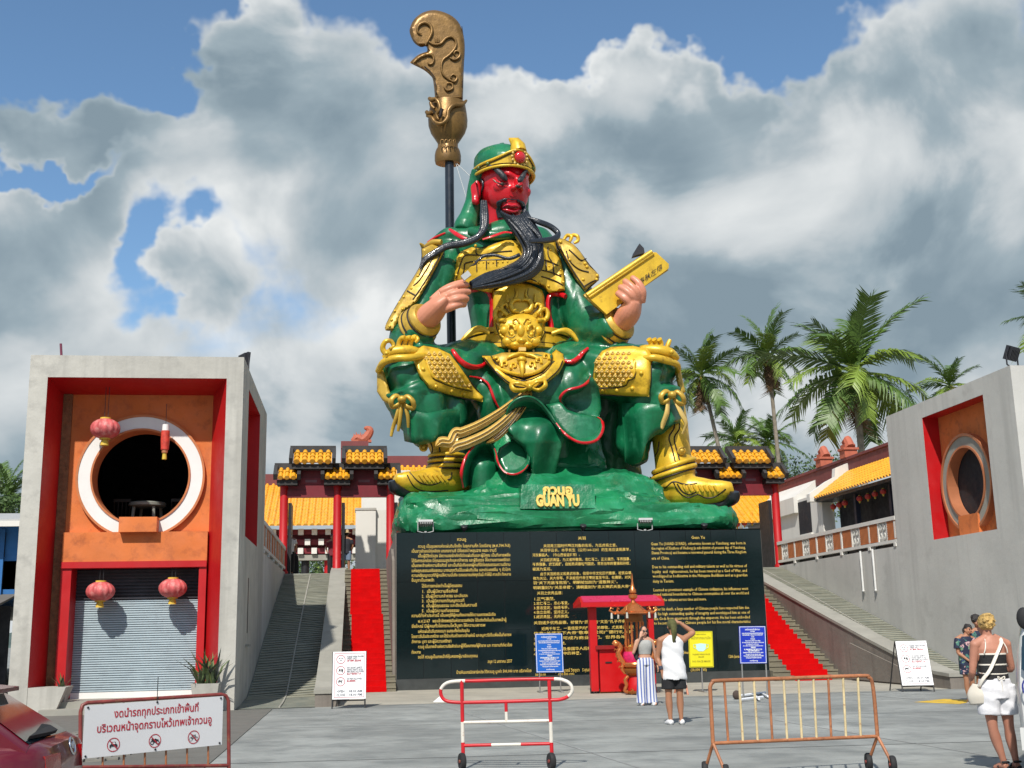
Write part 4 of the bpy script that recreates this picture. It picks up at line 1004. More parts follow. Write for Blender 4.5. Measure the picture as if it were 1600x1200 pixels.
for dx in (0, 9, 18): tubepx('beast_horn', [(624 + dx, 552, 37.7), (623 + dx, 538, 37.7), (627 + dx, 529, 37.6), (633 + dx, 528, 37.5)], [5, 4, 4, 4.2], m_gold)
tubepx('beast_curl', [(642, 530, 37.6), (648, 526, 37.6), (653, 530, 37.5), (649, 535, 37.5)], [4, 3.5, 3, 2], m_gold)
tubepx('knee_rim', [(1060, 580, 37.9), (1058, 570, 37.5), (1044, 564, 37.2), (1022, 559, 37.1), (1003, 560, 37.3), (985, 563, 37.6)], [4, 5, 6, 6, 4, 2.5], m_gold)
tubepx('beast_brow', [(990, 552, 37.9), (1005, 547, 37.6), (1028, 548, 37.4), (1046, 552, 37.4), (1058, 560, 37.6)], [4, 8, 9.5, 9, 5], m_gold)
for dx in (0, 8, 16): tubepx('beast_horn', [(1016 + dx, 548, 37.6), (1017 + dx, 537, 37.6), (1014 + dx, 530, 37.5)], [4, 4, 4.4], m_gold)
tubepx('beast_horn', [(1040, 549, 37.6), (1044, 538, 37.6), (1047, 531, 37.6)], [4, 4, 3], m_gold)
rivet(1049, 550, 37.05, 4); rivet(604, 552, 37.1, 3.5)
yl = lambda x, y: 38.05 - (x - 590) * .01
mb, _ = plate([(589, 574), (596, 572), (603, 590), (612, 624), (609, 633), (598, 626), (589, 612)], .08, 4, 3, yl); sp('side_flap', mb, m_goldD)
mb, _ = plate([(1052, 566), (1061, 565), (1066, 590), (1071, 612), (1064, 620), (1058, 600)], .08, 3, 3, lambda x, y: 38.1); sp('side_flap', mb, m_goldD)

# ---- breast plate
CP = [(709, 440), (710, 426), (714, 402), (720, 393), (737, 386), (752, 389), (775, 380), (790, 375), (810, 376), (854, 377), (867, 374), (871, 396), (876, 405), (882, 432), (883, 454), (858, 458), (848, 447), (812, 437), (775, 447), (768, 458), (740, 452)]
mb, qC = plate(CP, .14, 4, 3.2); sp('breast_plate', mb, m_gold, 60)
for pts in ([(712, 436), (716, 424), (722, 406), (728, 398), (750, 399), (775, 394), (800, 392)], [(722, 436), (726, 418), (731, 409), (790, 405)], [(744, 387), (744, 397), (752, 399)], [(846, 405), (858, 408), (872, 415)], [(840, 421), (860, 425), (877, 432)], [(846, 432), (866, 438), (880, 446)], [(770, 449), (790, 438), (812, 434), (836, 438), (852, 452)],
            [(745, 409), (745, 424)], [(760, 408), (760, 420)], [(776, 407), (776, 415)], [(853, 407), (854, 422)], [(864, 411), (866, 430)], [(857, 378), (856, 398), (862, 408)]):
    line_on(pts, qC, 1.0, 'groove', m_groove, off=.015, k=4, n=5)
for p in [(719, 407), (713, 430), (743, 384), (787, 383), (809, 384), (860, 390), (875, 415), (880, 441), (876, 428), (843, 441), (857, 447)]: rivet(*p, qC, 2.4)
for i in range(9): rivet(733 + i * 7.5, 410 + (0 if i < 5 else .4 * (5 - i)), qC, 1.5)
for i in range(5): rivet(852 + i * 6, 414 + i * 2, qC, 1.5)
# ---- belly plate with lion mask
BP = [(769, 455), (782, 447), (806, 441), (828, 444), (847, 453), (851, 465), (852, 524), (771, 524)]
mb, qB = plate(BP, .14, 4, 3.5); sp('belly_plate', mb, m_gold, 60)
L5 = lambda x, y: (730 + x / 6.316, 430 + y / 6.316)
mb, qF = plate([L5(*p) for p in [(278, 470), (300, 520), (310, 585), (345, 655), (400, 720), (470, 745), (540, 752), (610, 745), (670, 715), (725, 650), (745, 580), (755, 520), (775, 470), (700, 405), (600, 375), (530, 370), (450, 378), (350, 410)]], .42, 16, 3, lambda x, y: qB((x, min(y, 522))) + .05); LION = sp('lion_mask', mb, m_gold, 60)
def ball5(name, x, y, r, fl=1.0, out=.1, rz=1.0, mt=None):
    p = L5(x, y); c = AY(p[0], p[1], qF(p) - out * 0 + .05); s = mpp(c) / 6.316 * r; b_ = MB(); b_.ball(c, (s, s * fl, s * rz), 14, 10); sp(name, b_, mt or m_gold, 180, LION)
def tube5(name, pts, r, out=.06, mt=None, n=8):
    P = spline(pts, 5); W = []
    for q in P:
        p = L5(*q[:2]); ok = inside(p, BP); W.append(AY(p[0], p[1], (qF(p) if 370 < q[1] < 750 and 280 < q[0] < 775 else qB((min(max(p[0], 772), 850), min(p[1], 520)))) - out))
    R = []
    for i, q in enumerate(W):
        t = i / (len(W) - 1) * (len(r) - 1); a_ = int(min(t, len(r) - 2)); f = t - a_; R.append((r[a_] * (1 - f) + r[a_ + 1] * f) / 6.316 * mpp(q))
    b_ = MB(); b_.tube(W, R, n); sp(name, b_, mt or m_gold, 60, LION)
ball5('nose', 538, 648, 50, 1.0, rz=.6); ball5('nose_bridge', 528, 545, 42, 1.0, rz=1.7)
for s in (-1, 1):
    cx = 535
    ball5('cheek', cx + s * 130, 655, 62, .8, rz=.8); ball5('muzzle', cx + s * 60, 688, 55, .9, rz=.62)
    ball5('eye', cx + s * 95, 588, 22, 1.4); ball5('temple', cx + s * 165, 545, 46, .8)
    tube5('eyelid', [(cx + s * 62, 545), (cx + s * 70, 510), (cx + s * 105, 490), (cx + s * 130, 520), (cx + s * 120, 560)], [14, 17, 15, 12, 6])
    tube5('groove', [(cx + s * 60, 595), (cx + s * 95, 620), (cx + s * 150, 600)], [4, 5, 3], .10, m_groove)
    tube5('brow_curl', [(cx + s * 20, 470), (cx + s * 45, 430), (cx + s * 85, 440), (cx + s * 80, 468), (cx + s * 58, 462)], [8, 9, 9, 7, 4])
    tube5('ear', [(cx + s * 160, 445), (cx + s * 235, 440), (cx + s * 260, 385), (cx + s * 235, 335), (cx + s * 185, 350), (cx + s * 190, 400)], [20, 26, 26, 22, 18, 10], .1)
    tube5('mane_curl', [(cx + s * 130, 400), (cx + s * 185, 350), (cx + s * 190, 300), (cx + s * 150, 285), (cx + s * 135, 320)], [22, 24, 20, 16, 9], .1)
    tube5('horn', [(cx + s * 25, 360), (cx + s * 80, 345), (cx + s * 100, 290), (cx + s * 70, 245), (cx + s * 20, 240), (cx + s * 15, 255)], [22, 26, 24, 20, 14, 8], .1)
    tube5('flame', [(cx + s * 60, 230), (cx + s * 45, 180), (cx + s * 55, 125)], [15, 13, 3], .07); tube5('flame', [(cx + s * 130, 270), (cx + s * 140, 225), (cx + s * 130, 180)], [15, 13, 3], .07)
    tube5('groove', [(cx + s * 78, 235), (cx + s * 62, 185), (cx + s * 70, 130)], [3, 3, 2], .02, m_groove)
    tube5('groove', [(cx + s * 120, 370), (cx + s * 160, 320), (cx + s * 165, 300)], [4, 4, 2], .1, m_groove)
    tube5('groove', [(cx + s * 255, 470), (cx + s * 240, 540), (cx + s * 195, 640), (cx + s * 140, 725)], [4, 4, 4, 3], .02, m_groove)
    tube5('fang', [(cx + s * 118, 738), (cx + s * 120, 790)], [13, 4], .16, m_ribbon)
    tube5('whisker_scroll', [(cx + s * 170, 620), (cx + s * 205, 590), (cx + s * 215, 550), (cx + s * 190, 545)], [12, 12, 9, 5], .08)
b_ = MB(); p = L5(542, 735); c = AY(p[0], p[1], qF((p[0], p[1] - 4)) - .1); s = mpp(c); b_.box(c.x - 5.5 * s, c.x + 5.5 * s, c.y - .08, c.y + .2, c.z - 2.5 * s, c.z + 3 * s); sp('front_teeth', b_, m_ribbon, None, LION)
# ---- belt and apron
def belt(py0, py1, grow, name, mt):
    rg = []
    for py in (py0, py0 + 1.2, (py0 + py1) / 2, py1 - 1.2, py1):
        e = grow * (0.6 if py in (py0, py1) else 1.0); c = AY(810, py, 40.7); s = mpp(c)
        hw = 79 * s + e; rg.append([c + V((math.cos(2 * math.pi * j / 40) * hw, math.sin(2 * math.pi * j / 40) * (1.42 + e), 0)) for j in range(40)])
    b_ = MB(); b_.loft(rg, True, True); sp(name, b_, mt, 40)
belt(525, 534, .16, 'belt_upper_band', m_gold); belt(534, 550, .10, 'belt', m_gold); belt(550, 558, .17, 'belt_lower_band', m_gold)
belt(533.2, 534.8, .125, 'groove', m_groove); belt(549.2, 550.8, .135, 'groove', m_groove)
AP = [(753, 556), (760, 568), (777, 586), (797, 603), (812, 610), (840, 610), (853, 599), (873, 584), (883, 566), (880, 553), (869, 546), (862, 552), (864, 566), (848, 583), (819, 594), (790, 584), (772, 566), (766, 556)]
mb, qA = plate(AP, .16, 4, 3, lift=.12); sp('apron', mb, m_gold, 60)
IN = [(768, 556), (773, 566), (791, 583), (819, 592), (847, 582), (862, 566), (861, 553), (848, 550), (785, 551)]
mb, qI = plate(IN, .12, 4, 3, lift=.06); sp('apron_field', mb, m_goldD, 60)
for pts in ([(757, 560), (776, 582), (797, 599), (814, 605), (838, 605), (852, 596), (872, 579), (879, 564)], [(770, 562), (790, 585), (819, 595.5), (849, 584), (866, 564)]): line_on(pts, qA, 1.05, 'groove', m_groove, off=.02)
for (x, y, s) in ((776, 563, 1), (789, 569, 1), (803, 572, 1), (831, 570, -1), (841, 564, -1), (853, 558, -1)):
    line_on([(x - 5 * s, y + 4), (x - 4 * s, y - 3), (x + 2 * s, y - 4), (x + 3 * s, y + 1), (x - 1 * s, y + 1)], qI, [2.2, 2.4, 2.2, 1.8, 1.0], 'scroll', m_gold, off=.06)
line_on([(774, 572), (795, 582), (819, 586), (842, 580), (858, 566)], qI, 2.6, 'scroll_band', m_gold, off=.05)
b_ = MB(); c = AY(815, 562, qI((815, 565)) - .1); b_.ball(c, (8 * mpp(c), .2, 5.5 * mpp(c))); sp('tongue_root', b_, m_gold, 180)
line_on([(815, 562), (816, 575), (816, 588)], qI, [6, 4.5, 1.5], 'tongue', m_gold, off=.12)
line_on([(792, 560), (800, 556), (815, 553), (832, 556), (842, 561)], qI, [2, 3.4, 3.8, 3.4, 2], 'lower_lip', m_gold, off=.12)
for poly, q_ in ((LP, qL), (RPp, qR), (CP, qC), (AP, qA), (BP, qB)): line_on(poly, q_, 1.0, 'groove', m_groove, closed=True, k=2, off=-.02)
# ---- bow and streamers
YB_ = qA((826, 606)) - .2
tubepx('bow_loop', [(826, 604, YB_), (812, 598, YB_ - .1), (799, 600, YB_), (803, 609, YB_ - .1), (816, 610, YB_), (826, 606, YB_)], [3, 4, 4.5, 4.5, 4, 3], m_gold, flat=.6)
tubepx('bow_loop', [(828, 604, YB_), (838, 596, YB_ - .1), (850, 595, YB_), (852, 603, YB_ - .1), (842, 610, YB_), (830, 606, YB_)], [3, 4, 4.5, 4.5, 4, 3], m_gold, flat=.6)
b_ = MB(); c = AY(827, 605, YB_ - .1); b_.ball(c, (5 * mpp(c), .2, 6 * mpp(c))); sp('bow_knot', b_, m_gold, 180)
def streamer(path, wid, name='streamer'):
    P = spline(path, 7); n = len(P); rg = []; G = [[], []]
    for i, p in enumerate(P):
        q0 = P[max(i - 1, 0)]; q1 = P[min(i + 1, n - 1)]; dx, dy = q1[0] - q0[0], q1[1] - q0[1]; L_ = math.hypot(dx, dy) or 1; nx, ny = -dy / L_, dx / L_
        ww = wid * (.5 + .5 * math.sin(min(1, i / n * 1.5) * 1.57)) * (1 if i < n - 7 else max(.12, (n - i) / 7)); bow_ = .10
        row = [AY(p[0] + nx * ww * t, p[1] + ny * ww * t, p[2] - bow_ * (1 - t * t) + .04 * math.cos(t * 9.4)) for t in (-1, -.66, -.33, 0, .33, .66, 1)]
        rg.append(row + [r + V((0, .14, 0)) for r in reversed(row)])
        for g_, t in ((0, -.33), (1, .33)): G[g_].append(AY(p[0] + nx * ww * t, p[1] + ny * ww * t, p[2] - bow_ * (1 - t * t) - .015))
    b_ = MB(); b_.loft(rg); sp(name, b_, m_ribbon, 45)
    for g_ in G: b_ = MB(); b_.tube(g_[3:-5], .022, 5); sp('groove', b_, m_groove)
streamer([(825, 610, 38.2), (805, 626, 37.8), (780, 645, 37.5), (750, 663, 37.3), (722, 675, 37.2), (712, 676, 37.3), (704, 690, 37.2), (690, 690, 37.2), (681, 697, 37.2)], 8)
streamer([(828, 611, 38.2), (812, 632, 37.8), (790, 656, 37.5), (762, 677, 37.3), (735, 690, 37.2), (724, 694, 37.2), (712, 698, 37.2), (703, 708, 37.2)], 8)
streamer([(830, 611, 38.2), (822, 630, 37.9), (800, 660, 37.6), (778, 682, 37.5), (760, 692, 37.4)], 5)
# ribbons of the belt flying sideways
def band(name, pts, w0, mt=m_gold):
    P = spline(pts, 6); b_ = MB(); fn = lambda i, t: AY(P[i][0], P[i][1] + (t - .5) * P[i][3], P[i][2] + .12 * abs(t - .5))
    rg = [[fn(i, 0), fn(i, .33), fn(i, .66), fn(i, 1), fn(i, 1) + V((0, .12, 0)), fn(i, 0) + V((0, .12, 0))] for i in range(len(P))]; b_.loft(rg); sp(name, b_, mt, 50)
band('belt_ribbon', [(765, 520, 39.0, 8), (752, 513, 39.0, 9), (738, 517, 39.1, 10), (724, 530, 39.1, 10), (714, 542, 39.2, 8), (706, 550, 39.2, 4)], 8)
band('belt_ribbon', [(862, 521, 39.0, 6), (878, 516, 39.0, 7), (890, 518, 39.1, 9), (902, 530, 39.1, 11), (912, 540, 39.1, 9), (917, 543, 39.2, 5)], 8)
# ---- red piping
for pts in ([(737, 453), (752, 451), (763, 456), (768, 468), (769, 490), (767, 520)], [(884, 463), (874, 460), (861, 460), (856, 470), (857, 490), (861, 508), (862, 523)]): line_on(pts, None, 4.2, 'piping', m_spipe, off=.12)
line_on([(707, 547), (716, 560), (728, 570), (742, 574), (754, 571), (761, 564)], None, [3, 4.2, 4.4, 4.2, 3.4, 2.4], 'piping', m_spipe, off=.14)
line_on([(919, 544), (910, 552), (902, 561), (892, 566), (882, 564)], None, [2.4, 3.6, 4.2, 4.0, 3], 'piping', m_spipe, off=.14)
line_on([(734, 588), (750, 591), (762, 599), (768, 612), (773, 626), (781, 640)], None, [1, 2, 2.2, 2.2, 2, 1], 'piping', m_spipe, off=.10)
# ---- the great curling hem
HEM = [(724, 762, 37.4), (721, 738, 37.1), (730, 710, 37.2), (748, 693, 37.5), (764, 691, 37.6), (774, 704, 37.5), (778, 722, 37.3), (789, 738, 37.1), (806, 741, 37.0), (821, 732, 37.2), (827, 717, 37.5), (820, 699, 37.8), (805, 687, 37.9), (793, 672, 37.8), (791, 652, 37.6), (797, 633, 37.4), (811, 622, 37.3), (828, 620, 37.3), (843, 628, 37.35), (857, 644, 37.4), (869, 661, 37.3), (884, 679, 37.1), (902, 690, 36.9), (918, 692, 36.9), (933, 687, 37.0), (942, 672, 37.2), (940, 657, 37.5), (928, 650, 37.8), (906, 647, 37.9), (886, 640, 37.8), (876, 628, 37.6), (877, 618, 37.4), (888, 609, 37.3), (905, 605, 37.3), (917, 598, 37.5), (923, 588, 38.0)]
HS = spline(HEM, 5)
def hemback(p, i, n):
    t = i / n
    # every hem point runs back into the body of the cloth
    cx, cy = (760, 742) if t < .2 else ((806, 716) if t < .33 else ((850, 690) if t < .62 else (895, 640)))
    return cx, cy
ctr = [hemback(p, i, len(HS)) for i, p in enumerate(HS)]
for _ in range(40): ctr = [ctr[0]] + [((ctr[i - 1][0] + ctr[i][0] + ctr[i + 1][0]) / 3, (ctr[i - 1][1] + ctr[i][1] + ctr[i + 1][1]) / 3) for i in range(1, len(ctr) - 1)] + [ctr[-1]]
hb = MB(); rg = []
for i, p in enumerate(HS):
    row = []
    for j in range(7):
        f = j / 6; g_ = f * .55
        row.append(AY(p[0] + (ctr[i][0] - p[0]) * g_, p[1] + (ctr[i][1] - p[1]) * g_, p[2] + 2.0 * f - .5 * math.sin(f * math.pi) * .4))
    rg.append(row)
hb.loft(rg, closed=False)
hm = hb.mesh('tmp', [], None, recalc=False)
ho = sp('hem_fold', hb, m_green, 180, recalc=False); sol = ho.modifiers.new('s', 'SOLIDIFY'); sol.thickness = .09; sol.offset = 0
def hem_pipe(a_, b_, r, mt, off=.02):
    W = [AY(p[0], p[1], p[2] - off) for p in HS[a_:b_]]; k = len(W); q = MB(); q.tube(W, [r * mpp(w_) * (1 if 3 < i < k - 4 else .5) for i, w_ in enumerate(W)], 6); sp('piping' if mt is m_spipe else 'hem_edge', q, mt, 60)
hem_pipe(0, 14, 2.6, m_spipe); hem_pipe(24, 48, 1.8, m_spipe); hem_pipe(100, 134, 2.4, m_spipe); hem_pipe(148, 176, 2.4, m_spipe)
hem_pipe(13, 26, 1.5, m_green); hem_pipe(46, 104, 1.6, m_green); hem_pipe(132, 150, 1.5, m_green)
# the surfaces of the cloth between the curls of the hem
G1 = lambda x, y: 37.35 + .75 * math.exp(-((y - 640) / 17) ** 2) + .010 * max(0, y - 690) + .00012 * (x - 835) ** 2 + .13 * math.sin((x - 812) / 8.5 + (y - 650) * .03) * min(1, max(0, (y - 640) / 40))
for poly, fn in (([(797, 633), (811, 622), (828, 620), (843, 628), (857, 644), (869, 661), (884, 679), (878, 700), (868, 740), (850, 765), (832, 760), (827, 717), (820, 699), (805, 687), (793, 672), (791, 652)], G1),
                 ([(853, 632), (869, 661), (884, 679), (902, 690), (918, 692), (933, 687), (942, 672), (940, 657), (928, 650), (906, 647), (886, 640), (876, 628)], lambda x, y: 37.25 + .0035 * (690 - y) + .0001 * (x - 905) ** 2),
                 ([(876, 627), (877, 618), (888, 609), (905, 605), (917, 598), (924, 586), (936, 605), (940, 640), (936, 652), (906, 647), (886, 640)], lambda x, y: 37.75 + .25 * math.sin((y - 600) / 16) + .0001 * (x - 905) ** 2),
                 ([(727, 745), (730, 710), (748, 693), (764, 691), (774, 704), (779, 722), (776, 750), (764, 770), (735, 768)], lambda x, y: 37.65 + .0006 * (x - 754) ** 2 + .5 * math.exp(-((y - 706) / 10) ** 2)),
                 ([(776, 712), (780, 700), (795, 690), (810, 692), (820, 700), (827, 717), (821, 732), (806, 741), (789, 738)], lambda x, y: 38.1 - .010 * (y - 700))):
    mb, _ = plate(poly, .06, 3, 3.5, fn, lift=.0, back=.5); sp('cloth_fold', mb, m_green, 60)

# ---- shoulder guards
PL = [(659, 389), (676, 381), (693, 382), (693, 395), (684, 413), (668, 443), (652, 471), (630, 488), (615, 517), (602, 516), (602, 509), (616, 483), (635, 452), (651, 426), (660, 411)]
PR = [(867, 372), (880, 373), (896, 382), (908, 395), (920, 415), (936, 429), (936, 438), (920, 449), (914, 456), (898, 434), (886, 413), (876, 395)]
mb, qPL = plate(PL, .12, 4, 3, lift=.10); sp('shoulder_guard', mb, m_goldD, 60)
mb, qPR = plate(PR, .12, 4, 3, lift=.10); sp('shoulder_guard', mb, m_goldD, 60)
for pts in ([(688, 398), (676, 420), (660, 446), (645, 468)], [(681, 394), (668, 418), (655, 438), (646, 446)], [(636, 454), (650, 462)], [(676, 400), (664, 412), (655, 430)]): line_on(pts, qPL, 1.05, 'groove', m_groove, off=.02)
for p in [(653, 431), (643, 451), (631, 464), (624, 473), (617, 486), (612, 500), (609, 510), (629, 483)]: rivet(*p, qPL, 2.4)
for pts in ([(889, 390), (898, 398), (908, 407), (916, 404)], [(885, 392), (890, 408), (905, 421), (920, 425)], [(874, 385), (886, 407), (900, 430), (914, 450)], [(912, 448), (925, 440), (933, 438)]): line_on(pts, qPR, 1.05, 'groove', m_groove, off=.02)
for p in [(876, 378), (890, 406), (911, 437), (914, 412), (917, 417), (933, 431), (932, 437)]: rivet(*p, qPR, 2.8)
tubepx('shoulder_curl', [(880, 376, 39.9), (886, 368, 39.9), (893, 370, 39.8), (890, 378, 39.8)], [2, 3, 3, 2], m_gold); tubepx('shoulder_curl', [(890, 378, 39.9), (894, 368, 39.9), (902, 369, 39.8), (903, 376, 39.8), (897, 380, 39.8)], [2, 3, 3, 3, 2], m_gold)
tubepx('shoulder_spike', [(664, 390, 40.2), (660, 384, 40.1), (656, 380, 40.0)], [4, 3.4, 1], m_goldD); tubepx('shoulder_roll', [(664, 386, 39.9), (676, 379, 39.6), (690, 378, 39.4)], [3, 5, 4], m_goldD)
for poly, q_ in ((PL, qPL), (PR, qPR)): line_on(poly, q_, .9, 'groove', m_groove, closed=True, k=2, off=-.02)
# collar edges
tubepx('collar_piping', [(702, 358, 39.7), (712, 365, 39.3), (722, 371, 39.1), (732, 374, 39.0)], [2, 3.4, 3.4, 2], m_spipe, flat=.5); tubepx('collar_piping', [(754, 374, 38.75), (770, 369, 38.7), (788, 363, 38.8), (800, 364, 38.8)], [2, 3, 3, 2], m_spipe, flat=.5)
tubepx('collar_piping', [(668, 379, 40.3), (680, 371, 40.2), (696, 364, 40.0)], [1.5, 2, 1.5], m_spipe)
tubepx('scarf', [(736, 362, 39.8), (756, 367, 39.4), (780, 368, 39.25), (802, 366, 39.4), (824, 364, 39.7), (846, 368, 40.0)], [8, 9, 8, 8, 8, 6], m_green, 16)

# ---- wrists, hands, book
def bracelet(a_, b_, r0, r1, nm='bracelet'):
    A, B = AY(*a_), AY(*b_); d = (B - A); L = d.length
    pr = [(.80, 0), (1.0, .02), (1.05, .10), (1.0, .2), (.97, .24), (1.02, .3), (1.02, .55), (.97, .6), (1.0, .66), (1.06, .78), (1.0, .9), (.9, 1.0), (.6, .98)]
    r0 *= mpp(A); r1 *= mpp(B)
    b_ = MB(); b_.lathe([((r0 + (r1 - r0) * t) * k, t * L) for k, t in pr], A, 28, ax=d); sp(nm, b_, m_goldD, 35)
    for t in (.25, .62):
        g_ = MB(); g_.lathe([((r0 + (r1 - r0) * t) * k, t * L + dz_) for k, dz_ in ((1.0, -.03), (1.05, -.015), (1.05, .015), (1.0, .03))], A, 28, ax=d); sp('groove', g_, m_groove, 40)
bracelet((650, 514, 38.85), (668, 495, 38.25), 33, 26); bracelet((953, 517, 38.8), (972, 500, 38.3), 32, 27)
hb = MB()
def digit(mb, pts, rad, n=10):
    P = spline(pts, 4); W = [AY(*p[:3]) for p in P]; m_ = len(W)
    R = [(rad[0] + (rad[1] - rad[0]) * i / (m_ - 1)) * mpp(W[i]) for i in range(m_)]; mb.tube(W, R, n); mb.ball(W[-1], R[-1], 10, 8)
P = spline([(660, 504, 38.5, 21, .8), (672, 492, 38.2, 24, .8), (686, 478, 37.95, 25, .62), (699, 467, 37.85, 21, .45)], 5); W = [AY(*p[:3]) for p in P]
hb.tube(W, [(p[3] * mpp(q), p[3] * p[4] * mpp(q)) for p, q in zip(P, W)], 18)
for pts in ([(688, 457, 37.8), (702, 451, 37.7), (716, 446, 37.75), (729, 445, 37.95)], [(694, 464, 37.75), (709, 459, 37.6), (722, 456, 37.65), (732, 456, 37.85)], [(696, 474, 37.72), (711, 468, 37.55), (722, 466, 37.6), (729, 467, 37.8)], [(694, 484, 37.75), (708, 479, 37.6), (718, 476, 37.65), (725, 476, 37.85)]): digit(hb, pts, (6.6, 5.0))
digit(hb, [(676, 470, 38.0), (692, 455, 38.15), (708, 446, 38.25), (724, 441, 38.3)], (7.5, 5.0))
me = remesh(hb, .035, 2); sp('hand', from_mesh(me), m_skin_s, 180)
hb = MB()
P = spline([(968, 506, 38.4, 20, .8), (978, 496, 38.15, 23, .8), (986, 484, 37.9, 24, .7), (993, 470, 37.75, 20, .55)], 5); W = [AY(*p[:3]) for p in P]
hb.tube(W, [(p[3] * mpp(q), p[3] * p[4] * mpp(q)) for p, q in zip(P, W)], 18)
for pts in ([(1002, 472, 37.7), (1004, 456, 37.5), (998, 443, 37.5), (989, 435, 37.62)], [(996, 470, 37.6), (994, 457, 37.42), (986, 447, 37.45), (977, 440, 37.6)], [(990, 473, 37.6), (987, 463, 37.42), (979, 455, 37.45), (970, 449, 37.6)], [(984, 480, 37.65), (981, 471, 37.5), (974, 465, 37.5), (966, 459, 37.65)]): digit(hb, pts, (7.0, 5.2))
digit(hb, [(984, 482, 38.2), (972, 470, 38.5), (960, 460, 38.7)], (7, 5))
me = remesh(hb, .035, 2); sp('hand', from_mesh(me), m_skin_s, 180)
# book: two covers of a bound volume, held open towards the face
bk = [AY(917, 462, 37.9), AY(1018, 394, 37.9), AY(1045, 419, 37.9), AY(948, 491, 37.9)]
ux = (bk[1] - bk[0]).normalized(); cb = MB()
th = V((0, .62, .1)); poly = [bk[0], bk[1], bk[1].lerp(bk[2], .12) + ux * .12, bk[1].lerp(bk[2], .85) + ux * .12, bk[2], bk[3]]
cb.prism(poly, (0, .14, 0)); BOOK = sp('book', cb, m_gold, None)
cb = MB(); cb.prism([p + V((0, .62, .22)) for p in poly], (0, .14, 0)); sp('back_cover', cb, m_goldD, None, BOOK)
for k, (f, r) in enumerate(((0.0, .09), (.10, .06))):
    q = MB(); a_ = bk[0].lerp(bk[3], f) - V((0, .02, 0)); b_ = bk[1].lerp(bk[2], f) - V((0, .02, 0)); q.tube([a_, b_], r, 10); sp('spine_roll', q, m_gold, 60, BOOK)
q = MB(); q.prism([bk[0].lerp(bk[3], .03) + V((0, .15, 0)), bk[1].lerp(bk[2], .03) + V((0, .15, 0)), bk[1].lerp(bk[2], .03) + V((0, .6, .2)), bk[0].lerp(bk[3], .03) + V((0, .6, .2))], (bk[3] - bk[0]) * .9); sp('pages', q, m_ribbon, None, BOOK)
tx = MB(); uv = (bk[3] - bk[0]).normalized()
for i, ch in enumerate('春秋左傳'):
    o = AY(1003 + i * 9.2, 443 - i * 6.6, 37.88); put_text(tx, ch, .26, o, ux, (0, 0, 1), align='CENTER', res=1)
sp('book_title', tx, m_groove, None, BOOK, recalc=False)
b = MB(); q = AY(998, 398, 38.3); b.prism([q + V((-.2, 0, -.05)), q + V((.22, 0, .08)), q + V((.2, 0, .25)), q + V((.05, 0, .42)), q + V((-.14, 0, .12))], (0, .3, 0)); b.build('loudspeaker', m_lampblk, label='small black loudspeaker perched on the statue\'s gold book', category='loudspeaker')

# ---- head
HC = AY(788, 292, 40.3); HF = V((math.sin(math.radians(20)), -math.cos(math.radians(20)), -.10)).normalized(); HR = HF.cross(V((0, 0, 1))).normalized() * -1
HR = V((-HF.y, HF.x, 0)).normalized(); HU = HF.cross(HR); HU = HU if HU.z > 0 else -HU
def hd(a_, b_, c_): return HC + HR * a_ + HU * b_ + HF * c_
HQ = Matrix((HR, HF, HU)).transposed()
h = MB()
h.ball(hd(0, .15, -.12), (.92, 1.15, 1.25), 24, 18, HQ)              # skull
h.ball(hd(0, -.35, .25), (.80, .78, .85), 20, 16, HQ)               # face
h.ball(hd(0, -.86, .55), (.46, .40, .36), 16, 12, HQ)               # jaw
h.tube([hd(0, -.5, -.12), hd(0, -1.1, -.12), hd(0, -1.8, -.25)], [.70, .68, .74], 20)
for s in (-1, 1):
    h.ball(hd(s * .50, -.27, .66), (.26, .22, .23), 14, 10, HQ)      # cheek
    h.tube([hd(s * .08, .10, 1.00), hd(s * .30, .19, .97), hd(s * .60, .34, .74)], [.10, .12, .07], 10)   # brow bone
    h.ball(hd(s * .16, -.34, 1.06), (.12, .13, .10), 12, 8, HQ)      # nostril
    h.ball(hd(s * .26, -.62, .80), (.18, .14, .12), 12, 8, HQ)
h.tube([hd(0, .12, .98), hd(0, -.1, 1.10), hd(0, -.31, 1.27)], [.10, .12, .15], 12)
me = remesh(h, .045, 3); HEAD = sp('head', from_mesh(me), m_face, 180)
HB = BVHTree.FromPolygons([v.co for v in me.vertices], [tuple(p.vertices) for p in me.polygons])
def on_head(px, py, off=.03):
    r = HB.ray_cast(CAM, ray(px, py).normalized())
    return (r[0] - ray(px, py).normalized() * off) if r[0] is not None else AY(px, py, 39.6)
H8 = lambda x, y: (700 + x / 8, 210 + y / 8)
def head_line(name, pts, rads, mt, off=.03, n=8, k=5):
    P = spline(pts, k); W = [on_head(*H8(*p[:2]), off=off) for p in P]
    for _ in range(3): W = [W[0]] + [(W[i - 1] + W[i] * 2 + W[i + 1]) / 4 for i in range(1, len(W) - 1)] + [W[-1]]
    m_ = len(W); R = []
    for i in range(m_):
        t = i / (m_ - 1) * (len(rads) - 1); a_ = int(min(t, len(rads) - 2)); f = t - a_; R.append((rads[a_] * (1 - f) + rads[a_ + 1] * f) / 8 * mpp(W[i]))
    q = MB(); q.tube(W, R, n); return sp(name, q, mt, 70, HEAD)
